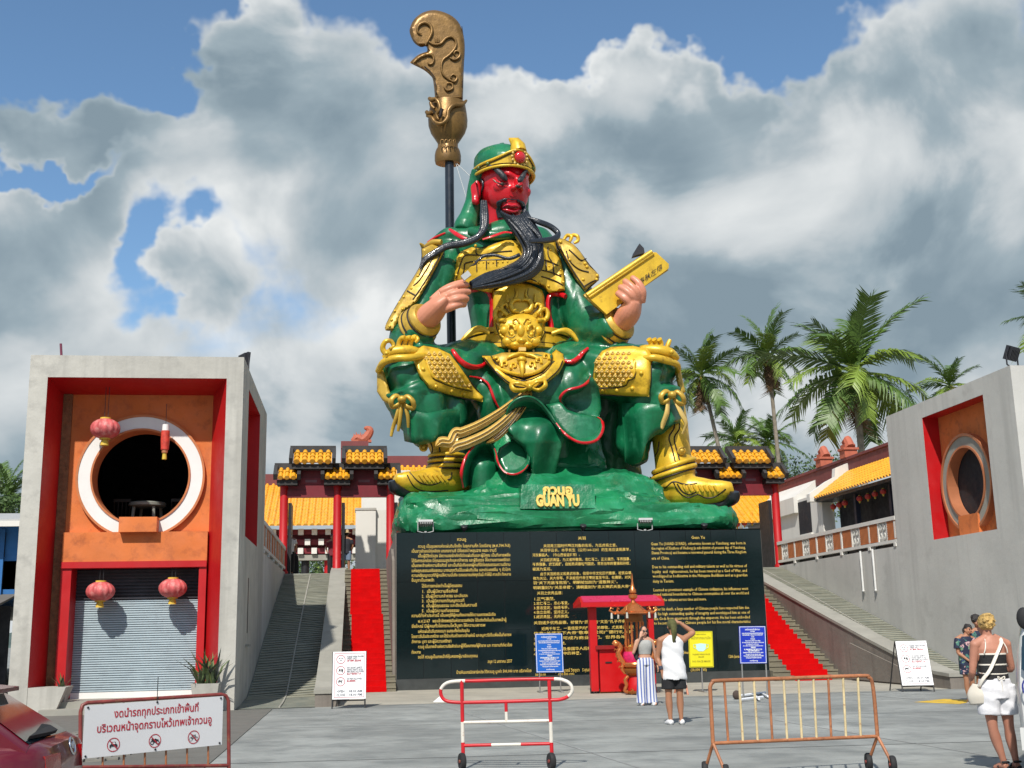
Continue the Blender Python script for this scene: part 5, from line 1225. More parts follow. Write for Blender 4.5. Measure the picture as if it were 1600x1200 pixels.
# ears
e = MB(); W = [AY(*H8(x, y), Y) for x, y, Y in ((372, 570, 40.25), (332, 590, 40.25), (316, 660, 40.25), (330, 760, 40.2), (342, 840, 40.15), (375, 860, 40.1))]
e.tube(W, [.09, .12, .12, .11, .15, .1], 10); e.ball(AY(*H8(365, 690), 40.15), (.15, .12, .5)); me = remesh(e, .04, 2); sp('ear', from_mesh(me), m_face, 180, HEAD)
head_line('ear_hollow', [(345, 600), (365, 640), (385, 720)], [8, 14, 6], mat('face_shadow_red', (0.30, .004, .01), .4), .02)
# eyes
for pts, c in (([(600, 598), (640, 618), (690, 628), (740, 618)], (680, 622)), ([(850, 640), (885, 652), (925, 640)], (882, 648))):
    q = MB(); p = on_head(*H8(*c), off=-.02); q.ball(p, (.13, .08, .055), 14, 10, HQ); sp('eye', q, mat('eye_white', (.36, .30, .24), .2, var=.05), 180, HEAD)
    q = MB(); p = on_head(*H8(*c), off=.05); q.ball(p, (.085, .06, .075), 12, 8, HQ); sp('iris', q, m_groove, 180, HEAD)
    head_line('eyelid', [(x, y - 16) for x, y in pts], [5, 9, 9, 6], m_face, .05); head_line('eyelid', [(x, y + 20) for x, y in pts], [4, 7, 7, 4], m_face, .04); head_line('lash_line', [(x, y - 8) for x, y in pts], [3, 4, 4, 3], m_groove, .06)
head_line('eye_corner', [(560, 560), (600, 592), (625, 612)], [3, 9, 3], mat('eye_white', (.55, .5, .42), .2), .02)
# brows: flaming strands
head_line('eyebrow', [(740, 575), (700, 535), (650, 480), (600, 440), (560, 410)], [16, 42, 40, 32, 16], m_brow, .10); head_line('eyebrow', [(875, 582), (905, 565), (935, 520), (950, 480)], [16, 38, 34, 16], m_brow, .10)
tubepx('eyebrow_tip', [H8(575, 425) + (39.35,), H8(530, 395) + (39.4,), H8(475, 378) + (39.5,)], [3.6, 2.6, .7], m_brow, parent=HEAD); tubepx('eyebrow_tip', [H8(935, 530) + (39.4,), H8(960, 470) + (39.35,), H8(998, 442) + (39.35,)], [4, 3, .7], m_brow, parent=HEAD)
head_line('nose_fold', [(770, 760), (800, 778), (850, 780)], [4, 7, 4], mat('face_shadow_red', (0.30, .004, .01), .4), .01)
# mouth
head_line('lip', [(690, 905), (740, 878), (790, 890), (840, 885), (880, 905)], [6, 15, 12, 14, 6], m_lips, .06); head_line('lip', [(685, 940), (740, 945), (800, 965), (860, 955), (890, 940)], [6, 20, 22, 18, 6], m_lips, .06); head_line('mouth_line', [(680, 920), (740, 908), (800, 915), (890, 918)], [3, 4, 4, 3], m_groove, .07)
# moustache
for k in range(4): head_line('moustache', [(740 - k * 3, 810 + k * 8), (680 - k * 14, 822 + k * 6), (632 - k * 8 + 14, 880), (618 + k * 12, 960), (640 + k * 10, 1040)], [12, 19, 21, 22, 17], m_beard, .07)
for k in range(3): head_line('moustache', [(870, 822 + k * 8), (910 + k * 10, 850), (930 + k * 12, 900), (945 + k * 10, 960), (960 + k * 6, 1010)], [12, 20, 21, 20, 16], m_beard, .07)
head_line('moustache', [(745, 800), (800, 815), (870, 820)], [5, 9, 5], m_beard, .04)
head_line('chin_tuft', [(800, 990), (815, 1020), (850, 1060)], [10, 22, 18], m_beard, .08)
# sideburn hair by the ear
head_line('sideburn', [(420, 560), (440, 620), (430, 680), (410, 740)], [16, 18, 14, 8], m_beard, .06)
# ---- beard
def strand(pts, rad, n=8):
    P = spline(pts, 6); m_ = len(P); W = [AY(p[0], p[1], p[2] + .42 * math.sin(math.pi * min(1, i / (m_ - 1) * 1.0))) for i, p in enumerate(P)]; R = []
    for i in range(m_):
        t = i / (m_ - 1) * (len(rad) - 1); a_ = int(min(t, len(rad) - 2)); f = t - a_; R.append((rad[a_] * (1 - f) + rad[a_ + 1] * f) * mpp(W[i]))
    q = MB(); q.tube(W, R, n); sp('beard_strand', q, m_beard, 70)
C = lambda x, y: (700 + x / 8, 320 + y / 8)
ns = 15
for k in range(ns):
    f = k / (ns - 1); j = rnd.uniform(-4, 4)
    a0 = (782 + 40 * f, 330 + 8 * math.sin(f * 3.1), 39.0 - .25 * math.sin(f * 3.1)); a1 = (802 + 42 * f + j, 364 + 4 * f, 38.75 - .3 * math.sin(f * 3.1)); a2 = (816 + 31 * f + j, 388 + 5 * f, 38.6 - .35 * math.sin(f * 3.1))
    a3 = (812 + 32 * f, 405 + 14 * f + j * .6, 38.45 - .3 * math.sin(f * 3.1)); a4 = (786 + 34 * f, 419 + 18 * f + j * .5, 38.25 - .2 * math.sin(f * 3.1)); a5 = (758 + 14 * f, 430 + 17 * f, 38.05); a6 = (735 + 2 * f, 442 + 8 * f, 37.95)
    strand([a0, a1, a2, a3, a4, a5, a6], [2.6, 4.0, 4.0, 4.0, 3.9, 3.7, 2.8])
for k in range(7):      # finer strands over the mass
    f = rnd.uniform(.05, .95); o = -.35
    strand([(786 + 36 * f, 342, 38.8), (807 + 44 * f, 368, 38.35), (820 + 32 * f, 392, 38.15), (806 + 34 * f, 411 + 12 * f, 38.0), (775 + 24 * f, 426 + 16 * f, 37.9), (738, 445 + 6 * f, 37.85)], [1, 1.8, 2.2, 2.2, 2, 1.2], 6)
# flying locks
for dx, dy in ((0, 0), (3, 1), (-3, -1)):
    strand([(756 + dx, 314, 39.4), (757 + dx, 336, 39.0), (756 + dx * .7, 356, 38.7), (746, 371 + dy, 38.6), (724, 380 + dy, 38.6), (698, 385 + dy, 38.8), (680, 395 + dy * 2, 38.9), (664, 405 + dy * 3, 39.0), (656, 418 + dy * 3, 39.1)], [2.2, 4.2, 4.6, 5.2, 5.4, 5, 4, 2.4, .6])
    strand([(818 + dx, 338, 39.0), (840, 346 + dy, 38.6), (860, 354 + dy, 38.5), (872, 365 + dy, 38.4), (866, 373 + dy, 38.3), (848, 376 + dy, 38.2), (828, 377 + dy, 38.1)], [2.5, 3.6, 4, 4.2, 4.2, 3.8, 2.5])
strand([(812, 398, 38.0), (795, 404, 37.9), (775, 399, 37.9), (757, 400, 37.95), (747, 407, 38.0), (742, 413, 38.0), (734, 416, 38.0)], [3.2, 3, 2.6, 2.6, 2.2, 1.6, .5])
b = MB(); q = AY(728, 431, 37.7); b.obox(q, V((.12, 0, .1)), V((0, .06, 0)), V((-.06, 0, .08))); b.build('small_lamp', m_lampgrey, label='little grey lamp clamped where the statue hand grips the beard', category='lamp')
# ---- headscarf, band, jewel
c = MB()
rg = []
for t, (ra, rc, up, back) in enumerate([(1.02, 1.20, .42, -.12), (1.04, 1.24, .62, -.14), (1.05, 1.24, .90, -.2), (1.0, 1.16, 1.16, -.28), (.84, .98, 1.38, -.36), (.55, .66, 1.53, -.42), (.06, .06, 1.60, -.44)]):
    rg.append([hd(ra * math.cos(2 * math.pi * j / 30), up + .12 * math.sin(2 * math.pi * j / 30) * (1 if t < 3 else .4), back + rc * math.sin(2 * math.pi * j / 30)) for j in range(30)])
c.loft(rg)
c.tube([hd(-.35, 1.36, .1), hd(-.1, 1.5, -.1), hd(.2, 1.42, -.3)], [.16, .22, .14], 10); c.tube([hd(-.75, .85, .2), hd(-.45, 1.2, .0), hd(-.1, 1.4, -.3)], [.1, .14, .1], 8)
# veil down the back of the neck
for s in (-1, 1):
    P = [hd(s * .96, .55, -.25), hd(s * .98, .0, -.45), hd(s * 1.0, -.6, -.55), hd(s * 1.12, -1.15, -.6), hd(s * 1.3, -1.6, -.5), hd(s * 1.45, -1.85, -.4)]
    c.tube(P, [.26, .28, .3, .36, .45, .35], 12)
c.tube([hd(0, .6, -.9), hd(0, -.2, -1.0), hd(0, -1.0, -1.05), hd(0, -1.8, -1.0)], [(1.0, .4), (1.0, .35), (1.15, .4), (1.5, .5)], 20, flat=HR)
me = remesh(c, .05, 3)
sp('headscarf', from_mesh(me), m_green, 180)
q = MB(); rg = []
for j in range(41):
    a_ = math.radians(-12 + 204 * j / 40); cr = max(0, math.sin(a_)) ** 6
    lo_ = .30 + .14 * math.sin(a_); hi_ = .60 + .16 * math.sin(a_) + .34 * cr
    P = lambda r_, u: hd((1.04 * r_) * math.cos(a_), u, -.12 + (1.22 * r_) * math.sin(a_))
    rg.append([P(1.0, lo_), P(1.06, lo_ + .02), P(1.05, (lo_ + hi_) / 2), P(1.05, hi_ - .02), P(.98, hi_), P(.92, (lo_ + hi_) / 2)])
q.loft(rg); sp('crown_band', q, m_gold, 40)
for u in (0, 1):
    W = []
    for j in range(41):
        a_ = math.radians(-12 + 204 * j / 40); cr = max(0, math.sin(a_)) ** 6; lo_ = .30 + .14 * math.sin(a_); hi_ = .60 + .16 * math.sin(a_) + .34 * cr
        z = lo_ + .03 if u == 0 else hi_ - .02; W.append(hd(1.04 * 1.065 * math.cos(a_), z, -.12 + 1.22 * 1.065 * math.sin(a_)))
    q = MB(); q.tube(W, .055, 8); sp('band_rim', q, m_gold, 60); q = MB(); q.tube([w_ + HU * (.085 if u == 0 else -.085) for w_ in W], .018, 5); sp('groove', q, m_groove)
jc = hd(0, .80, 1.20)
q = MB(); q.ball(jc, (.22, .16, .22), 18, 12, HQ); sp('jewel', q, mat('red_jewel', (.55, .01, .012), .12, var=.05, coat=.8), 180)
for k in range(14):
    a_ = 2 * math.pi * k / 14; q = MB(); q.ball(jc + HR * .31 * math.cos(a_) + HU * .30 * math.sin(a_) - HF * .02, .05, 8, 6); sp('pearl', q, m_ribbon, 180)
for a_ in (150, 172, 48): 
    a_ = math.radians(a_); q = MB(); q.ball(hd(1.04 * 1.06 * math.cos(a_), .50 + .15 * math.sin(a_), -.12 + 1.22 * 1.06 * math.sin(a_)), .075, 10, 8); sp('green_stone', q, mat('olive_stone', (.07, .12, .02), .25), 180)
q = MB(); q.tube([hd(.05, 1.05, 1.0), hd(.04, 1.28, .92), hd(-.04, 1.48, .84), hd(-.24, 1.60, .74)], [.30, .29, .2, .03], 14); sp('crown_horn', q, m_gold, 60)

# ---- boots
def boot(name, shaft, foot, sole, mt=m_gold):
    b_ = MB(); limb(b_, shaft, 20, 5); limb(b_, foot, 18, 5); me = remesh(b_, .055, 3); return sp(name, from_mesh(me), mt, 180)
bt = boot('boot', [(678, 640, 38.7, 26), (684, 665, 38.6, 28), (692, 690, 38.6, 25), (696, 712, 38.6, 22), (698, 735, 38.6, 27), (700, 755, 38.5, 30)], [(734, 757, 38.9, 12, .9), (705, 750, 38.5, 22, 1), (675, 752, 38.2, 21, 1.1), (650, 754, 37.9, 17, 1.2), (630, 752, 37.7, 14, 1.2), (616, 747, 37.6, 7, 1.2)], None)
tubepx('sole', [(612, 751, 37.35), (616, 762, 37.45), (630, 769, 37.7), (655, 771, 38.0), (690, 773, 38.3), (735, 772, 38.8)], [5, 9, 8, 5, 4, 4], m_sole, 12)
for y, r in ((713, 27), (722, 28), (731, 30)):
    c = AY(698, y, 38.6); s = mpp(c); q = MB(); n = 28
    q.tube([c + V((math.cos(2 * math.pi * j / n) * r * s, math.sin(2 * math.pi * j / n) * r * s * 1.0, 0)) for j in range(n + 1)], 3.2 * s, 8); sp('boot_ring', q, m_gold, 60)
    q = MB(); c2 = AY(698, y + 4.5, 38.6); q.tube([c2 + V((math.cos(2 * math.pi * j / n) * (r + .8) * s, math.sin(2 * math.pi * j / n) * (r + .8) * s, 0)) for j in range(n + 1)], 1.2 * s, 6); sp('groove', q, m_groove, 60)
bt2 = boot('boot', [(1050, 630, 38.6, 20), (1048, 655, 38.5, 26), (1048, 685, 38.5, 29), (1051, 712, 38.5, 29), (1055, 735, 38.4, 31), (1055, 765, 38.4, 30)], [(1028, 771, 38.7, 18, .9), (1055, 768, 38.4, 24, 1.1), (1085, 768, 38.1, 21, 1.2), (1110, 769, 37.9, 17, 1.3), (1132, 766, 37.7, 13, 1.3), (1146, 763, 37.6, 9, 1.2)], None)
tubepx('sole', [(1148, 768, 37.4), (1146, 778, 37.5), (1132, 787, 37.8), (1100, 789, 38.0), (1060, 790, 38.3), (1026, 788, 38.6)], [7, 10, 7, 4, 4, 3], m_sole, 12)
for y, r in ((728, 32), (738, 33)):
    c = AY(1053, y, 38.4); s = mpp(c); n = 28
    for dy, rr, w_, mt in ((0, r, 4, m_gold), (5.2, r + .9, 1.2, m_groove)):
        c = AY(1053, y + dy, 38.4); q = MB(); q.tube([c + V((math.cos(2 * math.pi * j / n) * rr * s, math.sin(2 * math.pi * j / n) * rr * s, math.cos(2 * math.pi * j / n) * .22)) for j in range(n + 1)], w_ * s, 8); sp('boot_ring' if mt is m_gold else 'groove', q, mt, 60)
def obj_bvh(o):
    L0 = WLOC[ST.name]; return BVHTree.FromPolygons([v.co + L0 for v in o.data.vertices], [tuple(p.vertices) for p in o.data.polygons])
BB = {1: obj_bvh(bt), 2: obj_bvh(bt2)}
def boot_line(which, pts, r, mt=m_groove, off=.0, name='groove'):
    W = []
    for p in spline(pts, 5):
        d = ray(*p).normalized(); h_ = BB[which].ray_cast(CAM, d)
        if h_[0] is not None: W.append(h_[0] - d * off)
    if len(W) < 3: return
    for _ in range(2): W = [W[0]] + [(W[i - 1] + W[i] * 2 + W[i + 1]) / 4 for i in range(1, len(W) - 1)] + [W[-1]]
    q = MB(); q.tube(W, [r * mpp(w_) for w_ in W], 6); sp(name, q, mt, 60)
for pts in ([(1052, 650), (1054, 668), (1045, 683), (1050, 700), (1056, 726)], [(1060, 655), (1062, 670), (1053, 684), (1058, 705), (1063, 724)], [(1030, 690), (1028, 705), (1022, 715), (1018, 722)], [(1052, 753), (1060, 768), (1075, 778), (1090, 772), (1102, 778), (1118, 776), (1134, 764)], [(1024, 765), (1040, 762), (1052, 752), (1070, 757), (1090, 755)], [(1058, 756), (1066, 768), (1078, 773), (1090, 767)]): boot_line(2, pts, 1.2)
for i in range(7): boot_line(2, [(1068 + i * 8, 757 + i * .3), (1070 + i * 8, 763), (1074 + i * 8, 768)], 2.4, m_gold, .02, 'boot_ridge')
for pts in ([(672, 690), (676, 700), (674, 712)], [(686, 694), (688, 712)], [(640, 738), (655, 754), (675, 758), (690, 752), (704, 748), (706, 738)], [(636, 742), (648, 762), (670, 768), (700, 766)]): boot_line(1, pts, 1.2)
for i in range(6): boot_line(1, [(655 + i * 7, 742), (660 + i * 7, 748), (664 + i * 7, 753)], 2.4, m_gold, .02, 'boot_ridge')
for (x, y, Y, r) in ((662, 698, 37.75, 7), (1066, 704, 37.7, 7)):
    c = AY(x, y, Y); q = MB(); q.lathe([(r * mpp(c), 0), (r * mpp(c), .1), (r * .7 * mpp(c), .14), (r * .62 * mpp(c), .1), (r * .3 * mpp(c), .16), (.01, .17)], c + V((0, .15, 0)), 20, ax=(0, -1, 0)); sp('boot_boss', q, m_goldD, 40)
# ---- knee bows
def bow(x, y, Y, sg):
    tubepx('knee_bow_loop', [(x, y, Y), (x - 9, y - 6, Y - .1), (x - 17, y + 2, Y - .15), (x - 15, y + 12, Y), (x - 7, y + 9, Y - .1), (x, y + 2, Y)], [3, 4, 4.5, 4.5, 3.5, 2.5], m_goldD, flat=.7)
    tubepx('knee_bow_loop', [(x, y, Y), (x + 8, y - 5, Y - .1), (x + 17, y + 3, Y - .15), (x + 18, y + 14, Y), (x + 9, y + 12, Y - .1), (x + 1, y + 3, Y)], [3, 4, 4.5, 4.5, 3.5, 2.5], m_goldD, flat=.7)
    c = AY(x, y, Y - .15); q = MB(); q.ball(c, (7 * mpp(c), .16, 6 * mpp(c))); sp('knee_bow_knot', q, m_goldD, 180)
bow(628, 624, 37.2, 1); bow(1050, 617, 37.2, 1)
for pts in ([(625, 630, 37.2), (620, 650, 37.2), (614, 668, 37.3), (611, 682, 37.3)], [(628, 630, 37.2), (625, 655, 37.2), (622, 674, 37.3)], [(632, 630, 37.2), (637, 650, 37.2), (638, 668, 37.3)]): tubepx('knee_bow_tail', pts, [3.5, 4, 3.6, 2.6], m_goldD, flat=.6)
for pts in ([(1044, 625, 37.2), (1042, 645, 37.2), (1036, 662, 37.3), (1034, 670, 37.3)], [(1054, 625, 37.2), (1064, 645, 37.2), (1072, 662, 37.3), (1066, 678, 37.4)]): tubepx('knee_bow_tail', pts, [4, 6, 5.5, 3], m_ribbon, flat=.5)
# cloth hanging over the boots: wavy hems
def curtain(top, bot, nf, amp, name='cloth_fold'):
    T_ = spline(top, 6); B_ = spline(bot, 6); n = min(len(T_), len(B_)); rg = []
    for i in range(n):
        w_ = amp * math.cos(i / (n - 1) * math.pi * 2 * nf); t_, b_ = T_[i], B_[i]
        rg.append([AY(t_[0] + (b_[0] - t_[0]) * f, t_[1] + (b_[1] - t_[1]) * f + (w_ * 6 * f * f), t_[2] + (b_[2] - t_[2]) * f + w_ * f) for f in (0, .25, .5, .75, 1)])
    q = MB(); q.loft(rg, closed=False); o = sp(name, q, m_green, 180, recalc=False); so_ = o.modifiers.new('s', 'SOLIDIFY'); so_.thickness = .1; so_.offset = 0
curtain([(626, 628, 37.6), (645, 640, 37.3), (668, 645, 37.3), (695, 640, 37.7), (720, 640, 38.5)], [(634, 688, 37.9), (650, 694, 37.6), (672, 692, 37.5), (694, 686, 37.7), (716, 690, 38.6)], 2.6, .14)
curtain([(1066, 630, 37.9), (1050, 632, 37.5), (1030, 632, 37.3), (1005, 630, 37.5), (985, 630, 38.0), (972, 630, 38.4)], [(1062, 660, 37.9), (1052, 664, 37.6), (1035, 672, 37.5), (1012, 690, 37.6), (1000, 722, 37.9), (976, 722, 38.4)], 2.2, .16)

# ================================================================== rock base, name plaque, halberd
rk = MB()
def rock_ring(py, x0, x1, y0, y1, jit):
    zc = AY((x0 + x1) / 2, py, y0 + .4).z; a_ = AY(x0, py, y0 + .8).x; b_ = AY(x1, py, y0 + .8).x; n = 44; out = []
    for j in range(n):
        t = 2 * math.pi * j / n; c, s = math.cos(t), math.sin(t); e = .22
        x = (a_ + b_) / 2 + (b_ - a_) / 2 * math.copysign(abs(c) ** e, c); y = (y0 + y1) / 2 + (y1 - y0) / 2 * math.copysign(abs(s) ** e, s)
        out.append(V((x + rnd.uniform(-jit, jit), y + rnd.uniform(-jit, jit), zc + rnd.uniform(-jit, jit) * .5)))
    return out
rk.loft([rock_ring(828, 624, 1150, 36.35, 44, .02), rock_ring(812, 618, 1152, 36.25, 44, .12), rock_ring(800, 622, 1151, 36.4, 44, .12), rock_ring(788, 620, 1148, 36.5, 44, .12)])
rk.loft([rock_ring(795, 624, 1040, 36.7, 43.6, .1), rock_ring(783, 622, 1030, 36.6, 43.5, .12), rock_ring(775, 630, 985, 37.0, 43.4, .1), rock_ring(770, 640, 970, 37.6, 43.2, .1)])
rk.loft([rock_ring(790, 720, 1046, 37.0, 43, .1), rock_ring(765, 735, 1032, 37.2, 43, .12), rock_ring(745, 745, 1000, 37.6, 43, .12), rock_ring(735, 760, 985, 38.2, 43, .1)])
rk.loft([rock_ring(780, 745, 955, 38.0, 43, .1), rock_ring(720, 760, 940, 38.6, 43, .1), rock_ring(660, 780, 930, 39.2, 43, .1), rock_ring(600, 785, 920, 40.2, 43, .1)])
me = remesh(rk, .10, 1, .16)
NR = [v.normal.copy() for v in me.vertices]
for v, nv in zip(me.vertices, NR):
    p = v.co; v.co = p + nv * (.10 * math.sin(p.x * 1.3 + 2 * math.sin(p.z * 2.1)) * math.sin(p.z * 5.3 + p.x * .5) + rnd.uniform(-.035, .035))
RB = thing('rock_base', 'glossy green painted rock base under the seated statue', 'rock base', (XC, 40, PZ))
from_mesh(me).build('rock', m_rock, RB, smooth=28)
pl = MB(); c0 = [AY(813, 795, 36.30), AY(930, 794, 36.30), AY(929, 757, 36.5), AY(815, 757, 36.5)]
pl.prism(c0, (0, .9, 0)); PLQ = pl.build('plaque', m_rock, RB)
tx = MB(); put_text(tx, 'กวนอู', .44, AY(848, 773, 36.37), (1, 0, 0), (0, .25, 1), width=(AY(893, 774, 36.8) - AY(847, 774, 36.8)).length, ext=.04, bold=.02)
tx.build('thai_name', m_goldtext, PLQ, recalc=False)
tx = MB(); put_text(tx, 'GUAN YU', .50, AY(838, 790.5, 36.28), (1, 0, 0), (0, .25, 1), width=(AY(905, 789, 36.8) - AY(838, 789, 36.8)).length, ext=.04, bold=.03)
tx.build('english_name', m_goldtext, PLQ, recalc=False)

HA = thing('halberd', 'huge bronze crescent blade halberd standing behind the statue shoulder', 'halberd', AY(705, 600, 41.9))
b = MB(); b.tube([AY(702, 240, 41.9), AY(703, 360, 41.9), AY(706, 560, 41.9), AY(707, 700, 41.9)], [7 * .0245] * 4, 16); b.build('pole', m_pole, HA, smooth=60)
B2 = lambda x, y: (630 + x / 4.8, 10 + y / 4.8)
BL = [(240, 700), (225, 560), (205, 520), (150, 475), (62, 430), (58, 412), (110, 365), (160, 345), (180, 335), (172, 300), (130, 305), (80, 270), (52, 210), (50, 165), (80, 100), (140, 50), (215, 28), (290, 38), (370, 75), (425, 135), (455, 230), (462, 330), (455, 450), (448, 700)]
PB = [B2(*p) for p in spline(BL, 3)]
mb, qBl = plate(PB, .16, 5, 4, lambda x, y: 41.8, lift=.0, back=.5); BLD = mb.build('blade', m_bronze, HA, smooth=50)
def bl(name, pts, r, off=.05, mt=None):
    P = spline(pts, 5); W = [AY(*B2(*p), qBl(B2(*p)) - off) for p in P]; m_ = len(W); R = []
    for i in range(m_):
        t = i / (m_ - 1) * (len(r) - 1); a_ = int(min(t, len(r) - 2)); f = t - a_; R.append((r[a_] * (1 - f) + r[a_ + 1] * f) / 4.8 * mpp(W[i]))
    q = MB(); q.tube(W, R, 8); q.build(name, mt or m_bronze, BLD, smooth=60)
bl('scroll', [(165, 290), (195, 240), (215, 190), (205, 145), (165, 122), (125, 135), (105, 170), (115, 200), (140, 205)], [6, 11, 13, 13, 12, 11, 9, 7, 4])
bl('scroll', [(75, 425), (120, 385), (175, 362), (215, 365), (230, 395), (215, 430), (190, 430), (185, 410)], [8, 11, 12, 11, 10, 8, 6, 4])
bl('dragon', [(195, 265), (230, 285), (280, 280), (320, 240), (365, 228), (395, 260), (390, 310), (345, 365), (300, 400), (285, 450), (300, 510), (345, 550)], [6, 9, 10, 10, 10, 10, 9, 9, 8, 8, 8, 6])
bl('cloud', [(350, 385), (385, 400), (420, 380), (425, 345), (395, 335), (380, 355), (395, 365)], [5, 9, 9, 8, 7, 5, 3]); bl('cloud', [(340, 545), (385, 565), (405, 530), (375, 510), (355, 530), (372, 542)], [5, 9, 8, 7, 5, 3]); bl('cloud', [(305, 600), (330, 630), (370, 615), (365, 580), (330, 575), (325, 598)], [5, 9, 8, 7, 5, 3])
for k in range(3): bl('claw', [(235 + k * 14, 225), (240 + k * 13, 250), (245 + k * 10, 270)], [3, 5, 4])
bl('groove', [(440, 150), (452, 250), (455, 350), (448, 500), (442, 690)], [3, 3, 3, 3, 3], .01, m_groove); bl('groove', [(185, 300), (190, 330)], [3, 3], .02, m_groove)
bl('groove', [(160, 450), (215, 500), (240, 570), (252, 690)], [3, 3, 3, 3], .01, m_groove)
c = AY(*B2(335, 760), 42.0); s = mpp(c) / 4.8
def zz(y): return AY(*B2(335, y), 42.0)
b = MB(); rg = []
for y, r in ((1180, 92), (1160, 98), (1120, 98), (1090, 92), (1075, 86), (1060, 76), (1030, 75), (1000, 95), (950, 128), (900, 145), (850, 148), (800, 142), (760, 135), (725, 130), (720, 100)):
    q = zz(y); rg.append([q + V((math.cos(2 * math.pi * j / 26) * r * s, math.sin(2 * math.pi * j / 26) * r * s * .8, 0)) for j in range(26)])
b.loft(rg); b.build('dragon_socket', m_bronze, HA, smooth=60)
def so(name, pts, r, Y=41.25, mt=None):
    P = spline(pts, 5); W = [AY(*B2(p[0], p[1]), Y + .5 * ((p[0] - 325) / 150) ** 2) for p in P]; m_ = len(W); q = MB()
    R = []
    for i in range(m_):
        t = i / (m_ - 1) * (len(r) - 1); a_ = int(min(t, len(r) - 2)); f = t - a_; R.append((r[a_] * (1 - f) + r[a_ + 1] * f) / 4.8 * mpp(W[i]))
    q.tube(W, R, 8); q.build(name, mt or m_bronze, HA, smooth=60)
so('dragon_lip', [(475, 705), (440, 735), (380, 740), (340, 780), (330, 840), (290, 880), (240, 870), (215, 835), (180, 820)], [8, 18, 16, 16, 18, 16, 16, 14, 12])
so('dragon_lip', [(240, 690), (265, 720), (275, 770), (250, 810), (265, 850)], [10, 14, 15, 13, 8]); so('dragon_nose', [(195, 690), (215, 700), (245, 690)], [14, 20, 12]); so('dragon_nose', [(175, 790), (190, 805), (215, 790)], [14, 20, 12])
so('dragon_mouth', [(290, 770), (275, 830)], [16, 8], 41.15, m_groove); so('dragon_lip', [(205, 720), (215, 750), (235, 765)], [12, 16, 10])
for k in range(4): so('socket_scroll', [(285 + k * 32, 1050), (280 + k * 32, 1010), (300 + k * 30, 1000), (302 + k * 30, 1025)], [4, 6, 5, 3], 41.45)
# guy wires
for a_, b_ in (((713, 255), (745, 285)), ((712, 255), (735, 330))):
    b = MB(); b.tube([AY(*a_, 41.8), AY(*b_, 41.3)], .012, 4); b.build('guy_wire', m_lampgrey, HA)
# lamps along the plinth edge
for i, (x, y) in enumerate(((665, 822), (1008, 822))):
    q = AY(x, y + 8, 36.25); floodlight('floodlight', 'grey floodlight on the plinth edge under the %s of the statue' % ('left boot' if i == 0 else 'right boot'), (q.x, 36.25, PZ), (0, .35, 1), .36, m_lampgrey)
for i, (x, y, wh) in enumerate(((725, 824, 'left of the name plaque'), (911, 824, 'below the name plaque'), (1100, 822, 'at the right end'))):
    q = AY(x, 828, 36.2); t = thing('spot_lamp', 'small dark spot lamp on the plinth edge %s' % wh, 'lamp', (q.x, 36.2, PZ)); b = MB(); b.lathe([(.05, 0), (.09, .06), (.11, .16), (.1, .17)], (q.x, 36.2, PZ + .05), 12, ax=(0, -.5, 1)); b.build('lamp_head', m_lampblk, t, smooth=40)
    b = MB(); b.tube([V((q.x, 36.2, PZ)), V((q.x, 36.2, PZ + .1))], .03, 6); b.build('lamp_foot', m_lampblk, t)
# ================================================================== palms and trees
m_leafA = mat('palm_leaf', (0.15, 0.22, 0.025), 0.5, var=0.45, scale=1.3)
m_leafB = mat('palm_leaf_dark', (0.075, 0.14, 0.02), 0.5, var=0.4, scale=1.3)
m_leafC = mat('palm_leaf_yellow', (0.26, 0.25, 0.04), 0.5, var=0.35, scale=1.3)
m_leafD = mat('dead_frond', (0.16, 0.095, 0.05), 0.8, var=0.3)
m_trunk = mat('palm_trunk', (0.235, 0.20, 0.155), 0.9, var=0.3, scale=3, bump=0.5, bscale=8)
m_nut = mat('coconut', (0.28, 0.22, 0.03), 0.5, var=0.3)
def frond_mesh(name, droop, curl, mt, seed, nl=44):
    r = random.Random(seed); mb = MB(); pts = []
    n = 14; ang = 0.0; p = V((0, 0, 0))
    for i in range(n + 1):
        pts.append(p.copy()); t = i / n; a_ = -droop * t ** 1.5; p = p + V((math.cos(a_), 0.02 * math.sin(3 * t + seed), math.sin(a_))) / n
    mb.tube(pts, [.018 * (1 - .85 * i / n) + .002 for i in range(n + 1)], 4)
    for k in range(nl):
        t = .12 + .88 * k / nl; i = min(n - 1, int(t * n)); f = t * n - i; b = pts[i].lerp(pts[i + 1], f); d = (pts[i + 1] - pts[i]).normalized(); up = V((-d.z, 0, d.x))
        L = (.30 * math.sin(min(1, t * 1.25 + .12) * math.pi * .72) + .035) * r.uniform(.82, 1.1)
        for s in (-1, 1):
            if r.random() < .05: continue
            side = V((0, s, 0)); o = (side * .80 + d * .55 + up * r.uniform(.0, .28)).normalized()
            dr = V((0, 0, -1)) * curl * r.uniform(.6, 1.3)
            m_ = b + o * L * .5 + dr * L * .12; e = b + o * L * .88 + dr * L * .55; wv = d * (.0135 * r.uniform(.8, 1.2))
            mb.add([b - wv * .7, b + wv * .7, m_ + wv, m_ - wv, e], [(0, 1, 2, 3), (3, 2, 4)])
    return mb.mesh(name, mt, recalc=False)
FR = {'a': [frond_mesh('frond', 1.0, .7, m_leafA, 1), frond_mesh('frond', 1.5, 1.0, m_leafA, 2), frond_mesh('frond', .7, .5, m_leafB, 3), frond_mesh('frond', 1.25, .9, m_leafB, 4), frond_mesh('frond', 1.3, 1.0, m_leafC, 5)]}
dead = frond_mesh('dead_frond', .8, 1.6, m_leafD, 9, 26)
nutm = MB(); nutm.ball((0, 0, 0), (.11, .11, .14), 8, 6); nutm = nutm.mesh('coconut', m_nut, 180)
